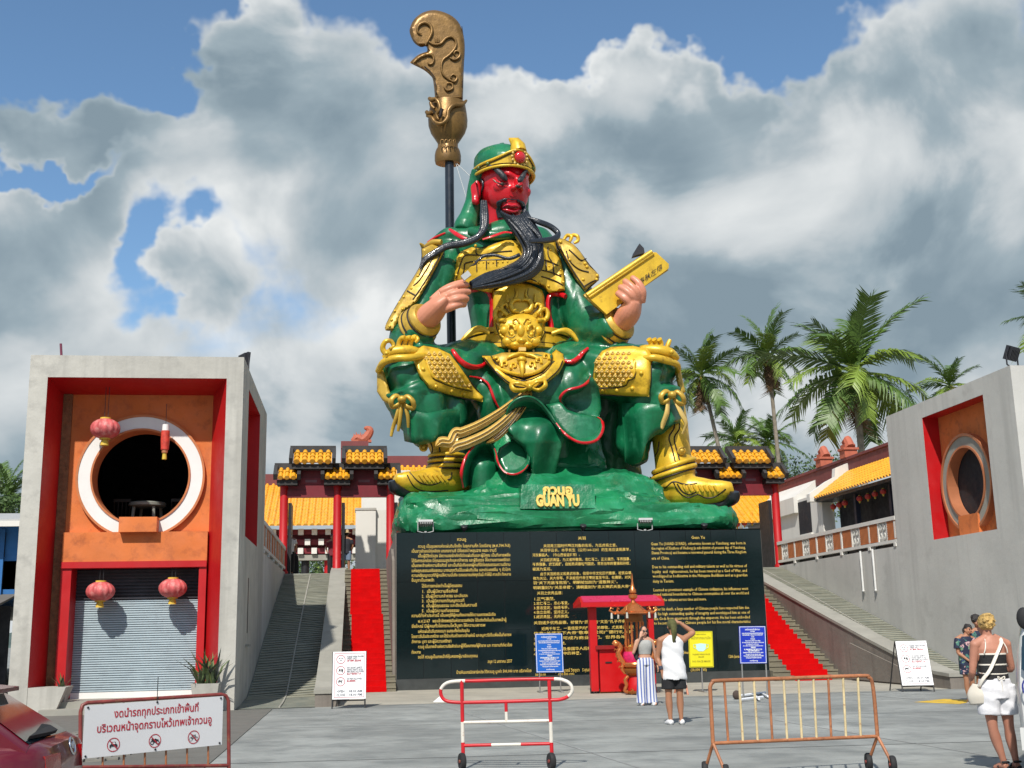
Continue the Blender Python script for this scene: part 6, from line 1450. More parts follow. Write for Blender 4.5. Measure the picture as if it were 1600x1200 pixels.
def palm(label, px, py, Y, fl, base_px, seed, nf=20, lean=.4, up=0.0, dead_n=4):
    r = random.Random(seed); fl *= .80; top = AY(px, py, Y); bx_ = AY(base_px, py, Y).x
    T = thing('palm_tree', label, 'palm tree', (bx_, Y, 0), 'coconut palms behind the temple')
    b0 = V((bx_, Y + r.uniform(-1, 1), 0)); mid = b0.lerp(top, .55) + V(((b0.x - top.x) * .16, 0, 0))
    P = [b0.lerp(mid, t) * (1 - t) + mid.lerp(top, t) * t for t in [i / 12 for i in range(13)]]
    mb = MB(); rg = []
    rad = fl * .042
    mb.tube(P, [rad * (1.25 - .45 * i / 12) for i in range(13)], 9); mb.build('trunk', m_trunk, T, smooth=60)
    L0 = WLOC[T.name]
    for k in range(nf):
        el = math.radians(86 - 136 * (k / (nf - 1)) ** .9 + r.uniform(-8, 8)) + up; azm = k * 2.39996 + r.uniform(-.25, .25)
        me = FR['a'][2 if k < 6 else r.choice((0, 1, 2, 3, 3, 1, 4 if k > nf * .55 else 0))]
        o = link('frond', me, T); o.location = top - L0 + V((0, 0, r.uniform(-.1, .1))); s = fl * r.uniform(.72, 1.15) * (.95 if k < 4 else 1); o.scale = (s, s, s)
        o.rotation_euler = (r.uniform(-.5, .5), -el, azm)
    for k in range(dead_n):
        o = link('dead_frond', dead, T); o.location = top - L0 + V((0, 0, -.2)); s = fl * r.uniform(.5, .7); o.scale = (s, s, s); o.rotation_euler = (r.uniform(-.4, .4), math.radians(r.uniform(65, 85)), k * 1.7 + r.uniform(0, 1))
    for k in range(9):
        a_ = k * .7 + r.uniform(0, .4); o = link('coconut', nutm, T); o.location = top - L0 + V((math.cos(a_) * .4, math.sin(a_) * .4, -.35 - .2 * (k % 3))); o.scale = [fl * .28] * 3
palm('coconut palm beside the statue right knee, crown half behind the gold guard', 1096, 586, 84, 4.9, 1152, 1)
palm('slim coconut palm with the tall straight pale trunk above the right gateway', 1200, 556, 84, 4.9, 1217, 2, dead_n=7)
palm('large drooping coconut palm with yellow fronds, biggest of the row', 1335, 582, 66, 6.6, 1332, 3, 25)
palm('coconut palm peeking over the right tower roof', 1484, 603, 88, 4.3, 1486, 4)
palm('coconut palm at the right picture edge with only frond tips showing', 1652, 500, 70, 4.4, 1640, 5)
palm('low coconut palm in front of the hill, left of two behind the right gateway', 1152, 692, 105, 4.6, 1150, 6, 22)
palm('low coconut palm in front of the hill, right of two behind the right gateway', 1200, 690, 105, 4.8, 1205, 7, 22)
palm('small coconut palm at the left picture edge behind the blue house', 12, 775, 78, 3.4, 8, 11, 20)
palm('distant small palm seen under the pavilion beams', 494, 880, 120, 2.2, 494, 12, 16)
m_bush = mat('broad_leaf', (0.05, 0.095, 0.02), 0.6, var=0.5, scale=1.5)
def bushy(label, c, rx, rz_, n, seed, trunk=True, name='tree', leaf=.16):
    r = random.Random(seed); c = V(c); T = thing(name, label, 'tree' if trunk else 'bush', (c.x, c.y, 0)); mb = MB()
    cl = [(V((r.gauss(0, .45) * rx, r.gauss(0, .4) * rx, r.uniform(-.7, .9) * rz_)), r.uniform(.3, .6) * rx) for _ in range(16)]
    for k in range(n):
        cc, cr = cl[r.randrange(len(cl))]; d = V((r.gauss(0, 1), r.gauss(0, 1), r.gauss(0, 1))).normalized() * cr * r.uniform(.6, 1.05)
        p = c + cc + V((d.x, d.y, d.z * .75)); a_ = V((r.gauss(0, 1), r.gauss(0, 1), r.gauss(0, .6))).normalized() * leaf; b_ = a_.cross(V((r.gauss(0, 1), r.gauss(0, 1), r.gauss(0, 1)))).normalized() * leaf * .5
        mb.add([p - a_, p + b_, p + a_, p - b_], [(0, 1, 2, 3)])
    mb.build('crown', m_bush, T, recalc=False)
    if trunk:
        mb = MB(); mb.tube([V((c.x, c.y, 0)), V((c.x + .2, c.y, c.z * .5)), c], [.3, .24, .12], 8)
        for k in range(5): a_ = k * 1.3; mb.tube([V((c.x + .15, c.y, c.z * .6)), c + V((math.cos(a_) * rx * .5, math.sin(a_) * rx * .5, rz_ * .3))], [.12, .04], 6)
        mb.build('trunk', m_trunk, T)
q = AY(8, 800, 70); bushy('dark leafy tree behind the blue house at the left edge', (q.x - 1, 70, q.z - .8), 3.0, 1.8, 2600, 21)
q = AY(1262, 735, 95); bushy('dark leafy tree low behind the white hall on the right', (q.x, 95, q.z - 1.5), 4.5, 2.0, 3000, 22)
q = AY(1015, 770, 75); bushy('bushy tree glimpsed between the statue boots', (q.x, 75, q.z - 1), 3.2, 2.2, 2400, 23)
q = AY(505, 888, 95); bushy('pale green bushes seen through the open pavilion', (q.x, 95, q.z - .8), 3.4, 1.3, 2200, 24, False, 'bush')

# trees and shop fronts across the road, mirrored in the polished stone
for i, (x, h_) in enumerate(((-24, 8.5), (-12, 9.5), (30, 9.5), (42, 8))):
    bushy('broad street tree across the road behind the photographer, number %s from the left' % ('one', 'two', 'three', 'four')[i], (x, -26, h_ * .62), 5.5, 3.4, 1500, 40 + i, leaf=.5)
SH = thing('shop_house', 'low shop house with brown tiled roof across the road', 'building', (8, -30, 0))
b = MB(); b.box(-9, 24, -34, -27, 0, 4.6); b.build('wall', mat('shop_wall', (.12, .12, .11), .8), SH)
b = MB(); b.prism([V((-10, -26, 4.4)), V((-10, -30.5, 7.2)), V((-10, -35, 4.4))], (35, 0, 0)); b.build('roof', mat('brown_roof', (.20, .09, .06), .8), SH)
for i in range(6): b = MB(); b.box(-7 + i * 5, -4 + i * 5, -26.99, -26.9, .2, 3.2); b.build('shop_opening', m_dark, SH)

# ================================================================== lanterns
def lantern(name, label, c, w_, h_, mt, tassel, group=None, wire=.5, pleats=14):
    c = V(c); T = thing(name, label, 'lantern', c, group); mb = MB(); rg = []; n = pleats * 4
    for i in range(11):
        t = math.pi * (.10 + .8 * i / 10); rg.append([c + V((math.cos(2 * math.pi * j / n) * w_ / 2 * math.sin(t) * (1 + .045 * math.cos(2 * math.pi * j / 4)), math.sin(2 * math.pi * j / n) * w_ / 2 * math.sin(t) * (1 + .045 * math.cos(2 * math.pi * j / 4)), -h_ / 2 * math.cos(t))) for j in range(n)])
    mb.loft(rg); mb.build('shade', mt, T, smooth=60)
    for s in (-1, 1): q = MB(); q.lathe([(w_ * .16, -.02), (w_ * .19, -.02), (w_ * .19, .025), (w_ * .16, .025)], c + V((0, 0, s * h_ * .48)), 16); q.build('rim', tassel, T, smooth=40)
    q = MB(); q.lathe([(w_ * .10, 0), (w_ * .13, -h_ * .12), (w_ * .15, -h_ * .30), (.005, -h_ * .30)], c + V((0, 0, -h_ * .5)), 12); q.build('tassel', tassel, T, smooth=40)
    q = MB(); q.tube([c + V((-.03, 0, h_ * .48)), c + V((-.03, 0, h_ * .48 + wire))], .008, 4); q.build('wire', m_black, T)
    q = MB(); q.tube([c + V((.05, 0, h_ * .46)), c + V((.05, 0, h_ * .48 + wire))], .008, 4); q.build('wire', m_black, T)
m_lanA = mat('faded_pink_silk', (0.55, 0.10, 0.10), 0.6, var=0.35, scale=3, dirt_or_sheen=(.66, .30, .27), dirt_or_sheen_amt=.6)
m_lanB = mat('red_silk', (0.42, 0.03, 0.02), 0.6, var=0.2, scale=3)
m_tas = mat('yellow_fringe', (0.62, 0.42, 0.05), 0.7, var=0.2, scale=8)
p = AY(164.5, 670, 29.0); lantern('paper_lantern', 'round faded red lantern in front of the upper left of the white ring', p, 44 * mpp(p), 33 * mpp(p), m_lanA, m_tas, wire=7.5 - p.z)
p = AY(157, 924, 29.42); lantern('paper_lantern', 'round pink lantern over the roller shutter, left of the pair', p, 43 * mpp(p), 31 * mpp(p), m_lanA, m_tas, wire=.35)
p = AY(270, 919, 29.42); lantern('paper_lantern', 'round pink lantern over the roller shutter, right of the pair', p, 42 * mpp(p), 31 * mpp(p), m_lanA, m_tas, wire=.35)
p = AY(258, 690, 29.1); T = thing('collapsed_lantern', 'narrow half collapsed red lantern hanging in front of the round window', 'lantern', p); s = mpp(p)
for nm, z0, z1, r0, r1, mt in (('cap', 27, 17, 5, 5.5, m_ring), ('shade', 17, -13, 6.5, 6.0, mat('collapsed_silk', (.55, .05, .03), .6, var=.4, scale=10)), ('rim', -13, -18, 4.5, 4.5, m_copper), ('tassel', -18, -28, 3.2, 3.6, m_tas)):
    q = MB(); q.lathe([(r0 * s, z0 * s), (r0 * 1.06 * s, (z0 + z1) / 2 * s), (r1 * s, z1 * s)], p, 14); q.build(nm, mt, T, smooth=40)
q = MB(); q.tube([p + V((0, 0, 27 * s)), p + V((0, 0, 60 * s))], .008, 4); q.build('wire', m_black, T)
for i, (x, y) in enumerate(((1302, 792), (1311, 789), (1320, 786), (1343, 779), (1356, 776), (1367, 772), (1380, 768))):
    p = AX(x, y, 20.55); lantern('paper_lantern', 'small red lantern hanging under the right hall eave, number %s from the left' % ('one', 'two', 'three', 'four', 'five', 'six', 'seven')[i], p, 9.5 * mpp(p), 9 * mpp(p), m_lanB, m_tas, 'lanterns under the right eave', .3, 8)
for i, (x, y) in enumerate(((1141, 822), (1152, 819), (1163, 817), (1175, 814))):
    p = AY(x, y, 57.6); lantern('paper_lantern', 'tiny red lantern under the far eave beside the right gateway, number %s' % ('one', 'two', 'three', 'four')[i], p, 9 * mpp(p), 9 * mpp(p), m_lanB, m_tas, 'lanterns under the far eave', .3, 6)

# table and chairs in the room behind the round window
def stool_table():
    z0 = LT[3] + .02; c = V((AY(229, 800, 31.0).x, 31.1, z0)); T = thing('round_table', 'small round grey table seen through the round window', 'table', c)
    zt_ = AY(229, 786, 31.0).z; q = MB(); q.lathe([(.42, 0), (.47, .03), (.47, .09), (.44, .12)], c + V((0, 0, zt_ - z0 - .1)), 24); mt = mat('table_grey', (.22, .23, .20), .6); q.build('top', mt, T, smooth=40)
    for k in range(4): a_ = k * 1.57 + .6; q = MB(); q.tube([c + V((math.cos(a_) * .36, math.sin(a_) * .36, zt_ - z0 - .08)), c + V((math.cos(a_) * .42, math.sin(a_) * .42, .25)), c + V((math.cos(a_) * .36, math.sin(a_) * .36, 0))], [.045, .04, .03], 8); q.build('leg', mt, T, smooth=40)
    for i, (x, wh) in enumerate(((-.75, 'left'), (.72, 'right'))):
        cc = c + V((x, .4, 0)); C_ = thing('chair', 'dark wooden chair on the %s of the round table behind the window' % wh, 'chair', cc); mw = mat('dark_wood', (.035, .018, .01), .5); h_ = .5 * (zt_ - z0 + .2)
        q = MB(); q.box(cc.x - .22, cc.x + .22, cc.y - .2, cc.y + .2, cc.z + h_ - .04, cc.z + h_); q.build('seat', mw, C_)
        for dx in (-.2, .2):
            for dy in (-.18, .18): q = MB(); q.tube([cc + V((dx, dy, 0)), cc + V((dx, dy, h_ + (.5 if dy > 0 else -.02)))], .02, 6); q.build('leg', mw, C_)
        for dx in (-.1, 0, .1): q = MB(); q.tube([cc + V((dx, .18, h_)), cc + V((dx, .2, h_ + .48))], .014, 5); q.build('back_spindle', mw, C_)
        q = MB(); q.box(cc.x - .22, cc.x + .22, cc.y + .16, cc.y + .2, cc.z + h_ + .44, cc.z + h_ + .52); q.build('back_rail', mw, C_)
stool_table()

# ================================================================== pots
def potted(label, c, w_, h_, n, L, seed):
    r = random.Random(seed); c = V(c); T = thing('potted_plant', label, 'plant', c)
    q = MB(); q.loft([[c + V((sx * w_ * k, sy * w_ * k, z)) for sx, sy in ((-.5, -.5), (.5, -.5), (.5, .5), (-.5, .5))] for k, z in ((.78, 0), (1, h_), (.9, h_), (.85, h_ - .06))]); q.build('pot', m_wall, T)
    for k in range(n):
        a_ = r.uniform(0, 6.28); t = r.uniform(.05, .75); b_ = c + V((r.uniform(-.3, .3) * w_, r.uniform(-.3, .3) * w_, h_ - .05)); l = L * r.uniform(.5, 1.1); d = V((math.cos(a_) * t, math.sin(a_) * t, 1)).normalized(); sd = d.cross(V((0, 0, 1))).normalized() * .035 if t > .01 else V((.03, 0, 0))
        e = b_ + d * l + V((math.cos(a_), math.sin(a_), -.4)) * l * t * .35; m_ = b_ + d * l * .55
        q = MB(); q.add([b_ - sd * .7, b_ + sd * .7, m_ + sd, m_ - sd, e, m_ + V((0, .02, .0))], [(0, 1, 2, 3), (3, 2, 4)]); q.build('leaf', r.choice((mat('aloe_leaf', (.09, .13, .05), .5, var=.3), mat('aloe_leaf_dark', (.05, .06, .045), .5, var=.3), mat('grass_leaf', (.12, .16, .05), .5, var=.3))), T, recalc=False)
p = AZ(320, 1112, .14); potted('spiky plant in a concrete pot right of the shutter', (AY(322, 1085, 28.0).x, 28.0, .14), .62, .50, 44, .85, 5)
potted('withered little plant in the concrete corner block left of the shutter', (AY(98, 1095, 28.9).x, 28.75, .28), .22, .18, 16, .55, 6)
# low rod stuck beside the door
# ================================================================== blue house at the left edge
BH = thing('blue_house', 'bright blue wooden house with grey sheet roof at the left edge', 'house', (-16, 40, 0)); m_blue = mat('blue_boards', (.018, .13, .36), .6, var=.15, scale=2)
xr_ = AY(27, 860, 37.0).x
b = MB(); b.box(-20, xr_, 37, 44, 2.9, 5.2); b.build('wall', m_blue, BH)
b = MB(); b.prism([V((-20, 36.2, 5.15)), V((xr_ + .35, 36.2, 5.15)), V((xr_ + .35, 40, 5.72)), V((-20, 40, 5.72))], (0, 0, .07)); b.build('sheet_roof', mat('grey_sheet', (.38, .38, .37), .5, var=.1), BH)
b = MB(); b.box(-20, xr_ + .38, 36.1, 36.2, 5.0, 5.16); b.build('fascia', m_white, BH)
for z0, z1 in ((3.3, 4.0), (4.15, 4.9)): b = MB(); b.box(-20, xr_ - .35, 36.95, 37.0, z0, z1); b.build('window', m_dark, BH)
b = MB(); b.box(xr_ - .5, xr_ - .36, 36.9, 36.95, 2.9, 5.0); b.build('post', m_blue, BH)
b = MB(); b.prism([V((-20, 34.6, 2.55)), V((xr_ + .1, 34.6, 2.55)), V((xr_ + .1, 37, 3.0)), V((-20, 37, 3.0))], (0, 0, .06)); b.build('awning', mat('old_awning', (.13, .12, .11), .8), BH)
b = MB(); b.box(-20, xr_ + .05, 36.5, 36.6, 0, 2.7); b.build('dark_shop_front', m_dark, BH)
b = MB(); b.box(-20, xr_ - .25, 36.2, 36.4, 0, 1.35); b.build('counter', mat('counter_olive', (.13, .13, .09), .7), BH)
# ================================================================== incense booth and pagoda censer
m_booth = mat('booth_red', (0.50, 0.003, 0.005), 0.42, var=0.06, scale=2)
m_cop = mat('polished_copper', (0.62, 0.20, 0.06), 0.25, metal=0.65, var=0.2, scale=4)
m_brnz = mat('brown_bronze', (0.30, 0.10, 0.02), 0.4, metal=0.4, var=0.2, scale=4)
YBo = 31.2
def bxp(mb, x0, y0, x1, y1, Yf, dep):
    a_, b_ = AY(x0, y0, Yf), AY(x1, y1, Yf); mb.box(min(a_.x, b_.x), max(a_.x, b_.x), Yf, Yf + dep, min(a_.z, b_.z), max(a_.z, b_.z))
BO = thing('incense_booth', 'bright red wheeled incense booth with flat roof before the black plinth', 'booth', (AY(972, 1085, YBo).x, YBo + .5, 0))
for x0, x1 in ((920, 936), (1012, 1026)):
    for dY in (0, .45): q = MB(); bxp(q, x0, 945, x1, 1080, YBo + dY, .2); q.build('post', m_booth, BO)
q = MB(); zb_ = AY(970, 947.5, YBo - .3).z; ze_ = AY(970, 940.5, YBo - .3).z; zt_ = AY(970, 931.5, YBo + .25).z; xa, xb = AY(907, 940, YBo - .25).x, AY(1037, 940, YBo - .25).x
q.prism([V((xa, YBo - .3, zb_)), V((xa, YBo - .3, ze_)), V((xa + .06, YBo + .25, zt_)), V((xa + .06, YBo + .4, zt_)), V((xa, YBo + .85, ze_)), V((xa, YBo + .85, zb_))], (xb - xa, 0, 0)); q.build('roof', m_booth, BO)
nr_ = V((0, -(zt_ - ze_), .55)).normalized(); q = MB(); q.prism([V((xa + .06, YBo - .29, ze_)) + nr_ * .004, V((xb - .06, YBo - .29, ze_)) + nr_ * .004, V((xb - .1, YBo + .25, zt_)) + nr_ * .004, V((xa + .1, YBo + .25, zt_)) + nr_ * .004], nr_ * .015); q.build('roof_highlight', mat('roof_highlight_pink', (.55, .02, .10), .3, var=.1), BO)  # pink strip paints the sunlit highlight on the front roof slope
q = MB(); bxp(q, 936.3, 1013, 1012, 1079, YBo + .03, .6); q.build('cabinet', m_booth, BO)
q = MB(); bxp(q, 931, 1009, 1015, 1013, YBo - .06, .75); q.build('counter_top', mat('booth_dark_red', (.25, .01, .01), .4), BO)
q = MB(); bxp(q, 946, 1034, 956, 1036, YBo + .01, .02); q.build('pull', m_black, BO)
for x in (925, 935, 963, 1008): q = MB(); p = AY(x, 1083, YBo + .1); q.lathe([(.02, -.03), (.075, -.03), (.075, .03), (.02, .03)], (p.x, YBo + .12, .076), 14, ax=(1, 0, 0)); q.build('wheel', m_black, BO)
q = MB(); bxp(q, 936, 1079.5, 1012, 1082, YBo + .1, .6); q.build('plinth_board', m_brnz, BO)
# censer
YC = 30.3; pc = AY(991.6, 1000, YC); cx = pc.x; sC = mpp(pc)
CE = thing('pagoda_censer', 'copper pagoda shaped incense burner with tall finial in front of the booth', 'incense burner', (cx, YC, 0))
zC = lambda y: AY(991.6, y, YC).z
def lat(name, prof, mt, n=24, sm=40): q = MB(); q.lathe([(r * sC, zC(y)) for y, r in prof], (cx, YC, 0), n); return q.build(name, mt, CE, smooth=sm)
lat('finial', [(942, 4), (937, 2.6), (934, 7.0), (929, 7.2), (927.5, 3), (926, 5.5), (922, 5.6), (919, 3.4), (910, 1.6), (900, .9), (895.5, .4)], m_cop)
lat('roof', [(959, 33), (957.5, 31), (955, 22), (951, 17), (946, 12), (942, 5), (941, 2)], m_cop, 6, 20)
lat('roof_drum', [(972, 13.5), (970, 14.5), (961, 14), (960, 30)], m_brnz)
for k in range(6):
    a_ = k * math.pi / 3; d = V((math.cos(a_), math.sin(a_), 0)); c = V((cx, YC, 0))
    q = MB(); q.tube([c + d * 24 * sC + V((0, 0, zC(956))), c + d * 33 * sC + V((0, 0, zC(957))), c + d * 38 * sC + V((0, 0, zC(953))), c + d * 36 * sC + V((0, 0, zC(949))), c + d * 32 * sC + V((0, 0, zC(951)))], [.035, .035, .03, .025, .015], 8); q.build('eave_curl', m_cop, CE, smooth=60)
    q = MB(); q.tube([c + d * 35 * sC + V((0, 0, zC(957))), c + d * 35 * sC + V((0, 0, zC(966)))], [.025, .035], 8); q.build('wind_bell', mat('pale_metal', (.6, .58, .5), .4, metal=.3), CE, smooth=60)
    q = MB(); q.tube([c + d * 14 * sC + V((0, 0, zC(971))), c + d * 14 * sC + V((0, 0, zC(1012)))], .03, 8); q.build('column', m_cop, CE, smooth=60)
    q = MB(); q.tube([c + d * 14 * sC * 1.05 + V((.02 * math.cos(t * 2.2), .02 * math.sin(t * 2.2), zC(1010 - t * 4.5))) for t in range(9)], [.02] * 9, 6); q.build('coiled_dragon', m_cop, CE, smooth=60)
lat('ash_tray', [(1018, 16), (1013, 17), (1011, 18), (1010, 16), (1011, 12)], m_cop)
lat('sand', [(1012, 12), (1009, 10), (1006, 5), (1004.5, .5)], mat('yellow_sand', (.42, .30, .06), .9, var=.3, scale=30))
for k in range(9): a_ = k * 2.1; q = MB(); q.tube([V((cx + math.cos(a_) * .08, YC + math.sin(a_) * .08, zC(1007))), V((cx + math.cos(a_) * .13, YC + math.sin(a_) * .13, zC(985)))], .006, 4); q.build('incense_stick', m_dred, CE)
lat('cloth_wrap', [(1035, 17), (1030, 19), (1022, 19.5), (1018, 17)], mat('magenta_cloth', (.55, .01, .10), .7, var=.3, scale=12))
lat('upper_bowl', [(1045, 15), (1041, 22), (1037, 24), (1035, 23), (1034.5, 17)], m_cop)
lat('lower_bowl', [(1057, 10), (1053, 17), (1048, 21.5), (1045, 22), (1044, 20)], m_brnz)
lat('red_drum', [(1079, 15), (1076, 16), (1068, 14), (1060, 13), (1056, 12)], m_booth)
lat('base_plate', [(1083, 17), (1080, 18), (1079, 16)], m_brnz)
for k in range(4): a_ = k * 1.57 + .78; q = MB(); q.lathe([(.01, -.02), (.085, -.02), (.085, .02), (.01, .02)], (cx + math.cos(a_) * .24, YC + math.sin(a_) * .24, .087), 14, ax=(1, .3, 0)); q.build('wheel', m_brnz, CE)
for s in (-1, 1):       # dragons clinging to both sides
    P_ = [(18, 1052), (23, 1044), (20, 1036), (25, 1028), (28, 1020), (24, 1012), (28, 1005), (33, 1002), (36, 1006)]
    W = [V((cx + s * x * sC, YC - .08, zC(y))) for x, y in spline(P_, 4)]; q = MB(); q.tube(W, [.03 + .045 * math.sin(min(1, i / len(W) * 1.1) * 3.0) for i in range(len(W))], 8); D_ = q.build('dragon', m_cop, CE, smooth=60)
    q = MB(); q.ball(V((cx + s * 31 * sC, YC - .1, zC(1005))), (.085, .07, .07), 12, 8); q.build('dragon_head', m_cop, D_, smooth=180)
    for k in range(4): q = MB(); p = V((cx + s * (24 + 2 * k) * sC, YC - .12, zC(1042 - k * 9))); q.tube([p, p + V((s * .06, -.02, .03)), p + V((s * .09, -.03, -.02))], [.022, .018, .006], 6); q.build('dragon_claw', m_cop, D_, smooth=60)
    W = [V((cx + s * x * sC, YC - .1, zC(y))) for x, y in spline([(14, 1056), (19, 1062), (17, 1070), (20, 1078), (15, 1081)], 4)]; q = MB(); q.tube(W, [.05, .045] * (len(W) // 2) + [.04] * (len(W) % 2), 8); q.build('leg', m_cop, CE, smooth=60)

# ================================================================== signs
m_wpanel = mat('white_panel', (0.72, 0.72, 0.72), 0.4, var=0.03)
m_blackframe = mat('black_frame', (0.015, 0.015, 0.017), 0.5)
m_signred = mat('sign_red', (0.38, 0.012, 0.035), 0.5); m_ink = mat('ink_black', (0.02, 0.02, 0.025), 0.6); m_inkgrey = mat('ink_grey', (0.06, 0.065, 0.09), 0.6)
m_signblue = mat('sign_blue', (0.012, 0.035, 0.42), 0.35, var=0.04); m_skyblue = mat('sign_sky_blue', (0.012, 0.12, 0.52), 0.35, var=0.04)
m_signyellow = mat('sign_yellow', (0.74, 0.66, 0.015), 0.4, var=0.04); m_alu = mat('grey_steel', (0.30, 0.30, 0.29), 0.4, metal=0.4); m_inkwhite = mat('ink_white', (0.75, 0.77, 0.8), 0.5)
class Panel:
    """flat board given by its top-left, top-right and bottom-left corners; uv in 0..1 from top-left"""
    def __init__(s, tl, tr, bl_): s.o = V(tl); s.u = V(tr) - s.o; s.v = V(bl_) - s.o; s.n = s.u.cross(s.v).normalized(); s.n = s.n if s.n.y < 0 else -s.n; s.w = s.u.length; s.h = s.v.length
    def p(s, u, v, d=0.0): return s.o + s.u * u + s.v * v + s.n * d
    def board(s, mt, parent, name='board', th=.025, u0=0, v0=0, u1=1, v1=1, d=0.0): q = MB(); q.prism([s.p(u0, v0, d), s.p(u1, v0, d), s.p(u1, v1, d), s.p(u0, v1, d)], -s.n * th); return q.build(name, mt, parent)
    def text(s, mb, body, u0, u1, v, size, **k):
        put_text(mb, body, size * s.h, s.p(u0, v, .004), s.u, -s.v, width=(u1 - u0) * s.w if u1 else None, res=1, **{'bold': .0014, **k})
    def disc(s, mb, u, v, r, r2=0, d=.004, n=28):
        c = s.p(u, v, d); a_, b_ = s.u.normalized(), -s.v.normalized()
        o = [c + (a_ * math.cos(2 * math.pi * j / n) + b_ * math.sin(2 * math.pi * j / n)) * r for j in range(n)]
        if r2: i_ = [c + (a_ * math.cos(2 * math.pi * j / n) + b_ * math.sin(2 * math.pi * j / n)) * r2 for j in range(n)]; mb.add(o + i_, [(j, (j + 1) % n, n + (j + 1) % n, n + j) for j in range(n)])
        else: mb.add(o, [tuple(range(n))])
    def poly(s, mb, pts, c, k, d=.005):
        a_, b_ = s.u.normalized(), -s.v.normalized(); o = s.p(*c, d); mb.add([o + a_ * x * k + b_ * y * k for x, y in pts], [tuple(range(len(pts)))])
def outline(pn, mt, parent, m_=.04, w_=.012, name='border'):
    q = MB(); r = pn.h / pn.w
    for (u0, v0, u1, v1) in ((m_ * r, m_, 1 - m_ * r, m_ + w_), (m_ * r, 1 - m_ - w_, 1 - m_ * r, 1 - m_), (m_ * r, m_ + w_, m_ * r + w_ * r, 1 - m_ - w_), (1 - m_ * r - w_ * r, m_ + w_, 1 - m_ * r, 1 - m_ - w_)):
        q.add([pn.p(u0, v0, .003), pn.p(u1, v0, .003), pn.p(u1, v1, .003), pn.p(u0, v1, .003)], [(0, 1, 2, 3)])
    q.build(name, mt, parent)
def a_board(label, tl, tr, bl_, br, legs_y):
    c = (V(bl_) + V(br)) / 2; T = thing('sandwich_board', label, 'sign', (c.x, c.y, 0), 'visitor rules boards')
    P = Panel(tl, tr, bl_); P.board(m_wpanel, T); outline(P, m_signred, T, .035, .008)
    bk = MB(); tx = MB(); rd = MB()
    for k, (v, l1, l2) in enumerate(((.165, ['PLEASE WEAR PROPER', 'DRESS ONLY'], '请穿着得体服装参观'), (.40, ['NO SHORT SHIRTS', 'SHORT PANTS & NO', 'MINI SKIRTS ALLOWED'], '禁止穿短裤短裙入内'), (.635, ['NO PETS ALLOWED'], '禁止携带宠物'))):
        P.disc(rd, .24, v, .135 * P.w, .118 * P.w)
        k0 = .1 * P.w
        if k == 0: P.disc(bk, .205, v - .02, .018 * P.w); P.disc(bk, .275, v - .02, .018 * P.w); P.poly(bk, [(-.35, -.30), (.35, -.30), (.1, -.55), (-.1, -.55)], (.24, v), k0)
        elif k == 1: P.poly(bk, [(-.7, -.4), (-.4, .5), (-.1, .5), (0, -.4), (-.25, -.1)], (.24, v), k0); P.poly(bk, [(.1, .4), (.7, .4), (.7, -.6), (.45, -.6), (.4, -.1), (.2, -.5)], (.24, v), k0)
        else: P.poly(bk, [(-.7, .1), (-.5, .5), (.2, .3), (.7, .7), (.4, .1), (.3, -.5), (.1, -.5), (.1, 0), (-.35, 0), (-.4, -.5), (-.55, -.5)], (.24, v), k0)
        y = v - .06
        for t_ in l1: P.text(tx, t_, .43, min(.93, .43 + .03 * len(t_)), y + .02, .05); y += .042
        P.text(rd, l2, .43, .85 if k < 2 else .7, y + .025, .045)
    P.text(tx, 'OPEN', .14, .36, .86, .07); P.text(tx, ': 08.00 AM', .44, .88, .86, .07); P.text(tx, 'CLOSE', .12, .38, .935, .07); P.text(tx, ': 18.00 PM', .44, .88, .935, .07)
    bk.build('pictogram', m_ink, T, recalc=False); tx.build('lettering', m_inkgrey, T, recalc=False); rd.build('red_print', m_signred, T, recalc=False)
    for a_, b_, back in ((tl, bl_, .0), (tr, br, .0)):
        a_, b_ = V(a_), V(b_); d = (b_ - a_).normalized(); f = b_ + d * (b_.z / -d.z); q = MB(); q.tube([a_ + V((0, .03, 0)), f + V((0, .03, 0))], .016, 6); q.build('leg', m_blackframe, T)
        q = MB(); q.tube([a_ + V((0, .05, -.03)), V((f.x, f.y + .75, .0))], .016, 6); q.build('rear_leg', m_blackframe, T)
    a_, b_ = V(bl_), V(br); q = MB(); q.tube([a_ + V((0, .04, -.03)), b_ + V((0, .04, -.03))], .014, 6); q.build('cross_bar', m_blackframe, T)
Y1 = AZ(545, 1107).y
a_board('white visitor rules board in front of the left ramp parapet', AY(520.5, 1018.5, Y1 + .3), AY(572, 1017.5, Y1 + .3), AY(519, 1093, Y1 + .03), AY(570.5, 1092, Y1 + .03), 1107)
Y2 = AZ(1430, 1081).y
a_board('white visitor rules board leaning at the foot of the right ramp', AY(1399, 1002, Y2 + .45), AY(1447, 1001, Y2 + .2), AY(1410, 1071, Y2 + .1), AY(1459, 1069, Y2 - .15), 1081)
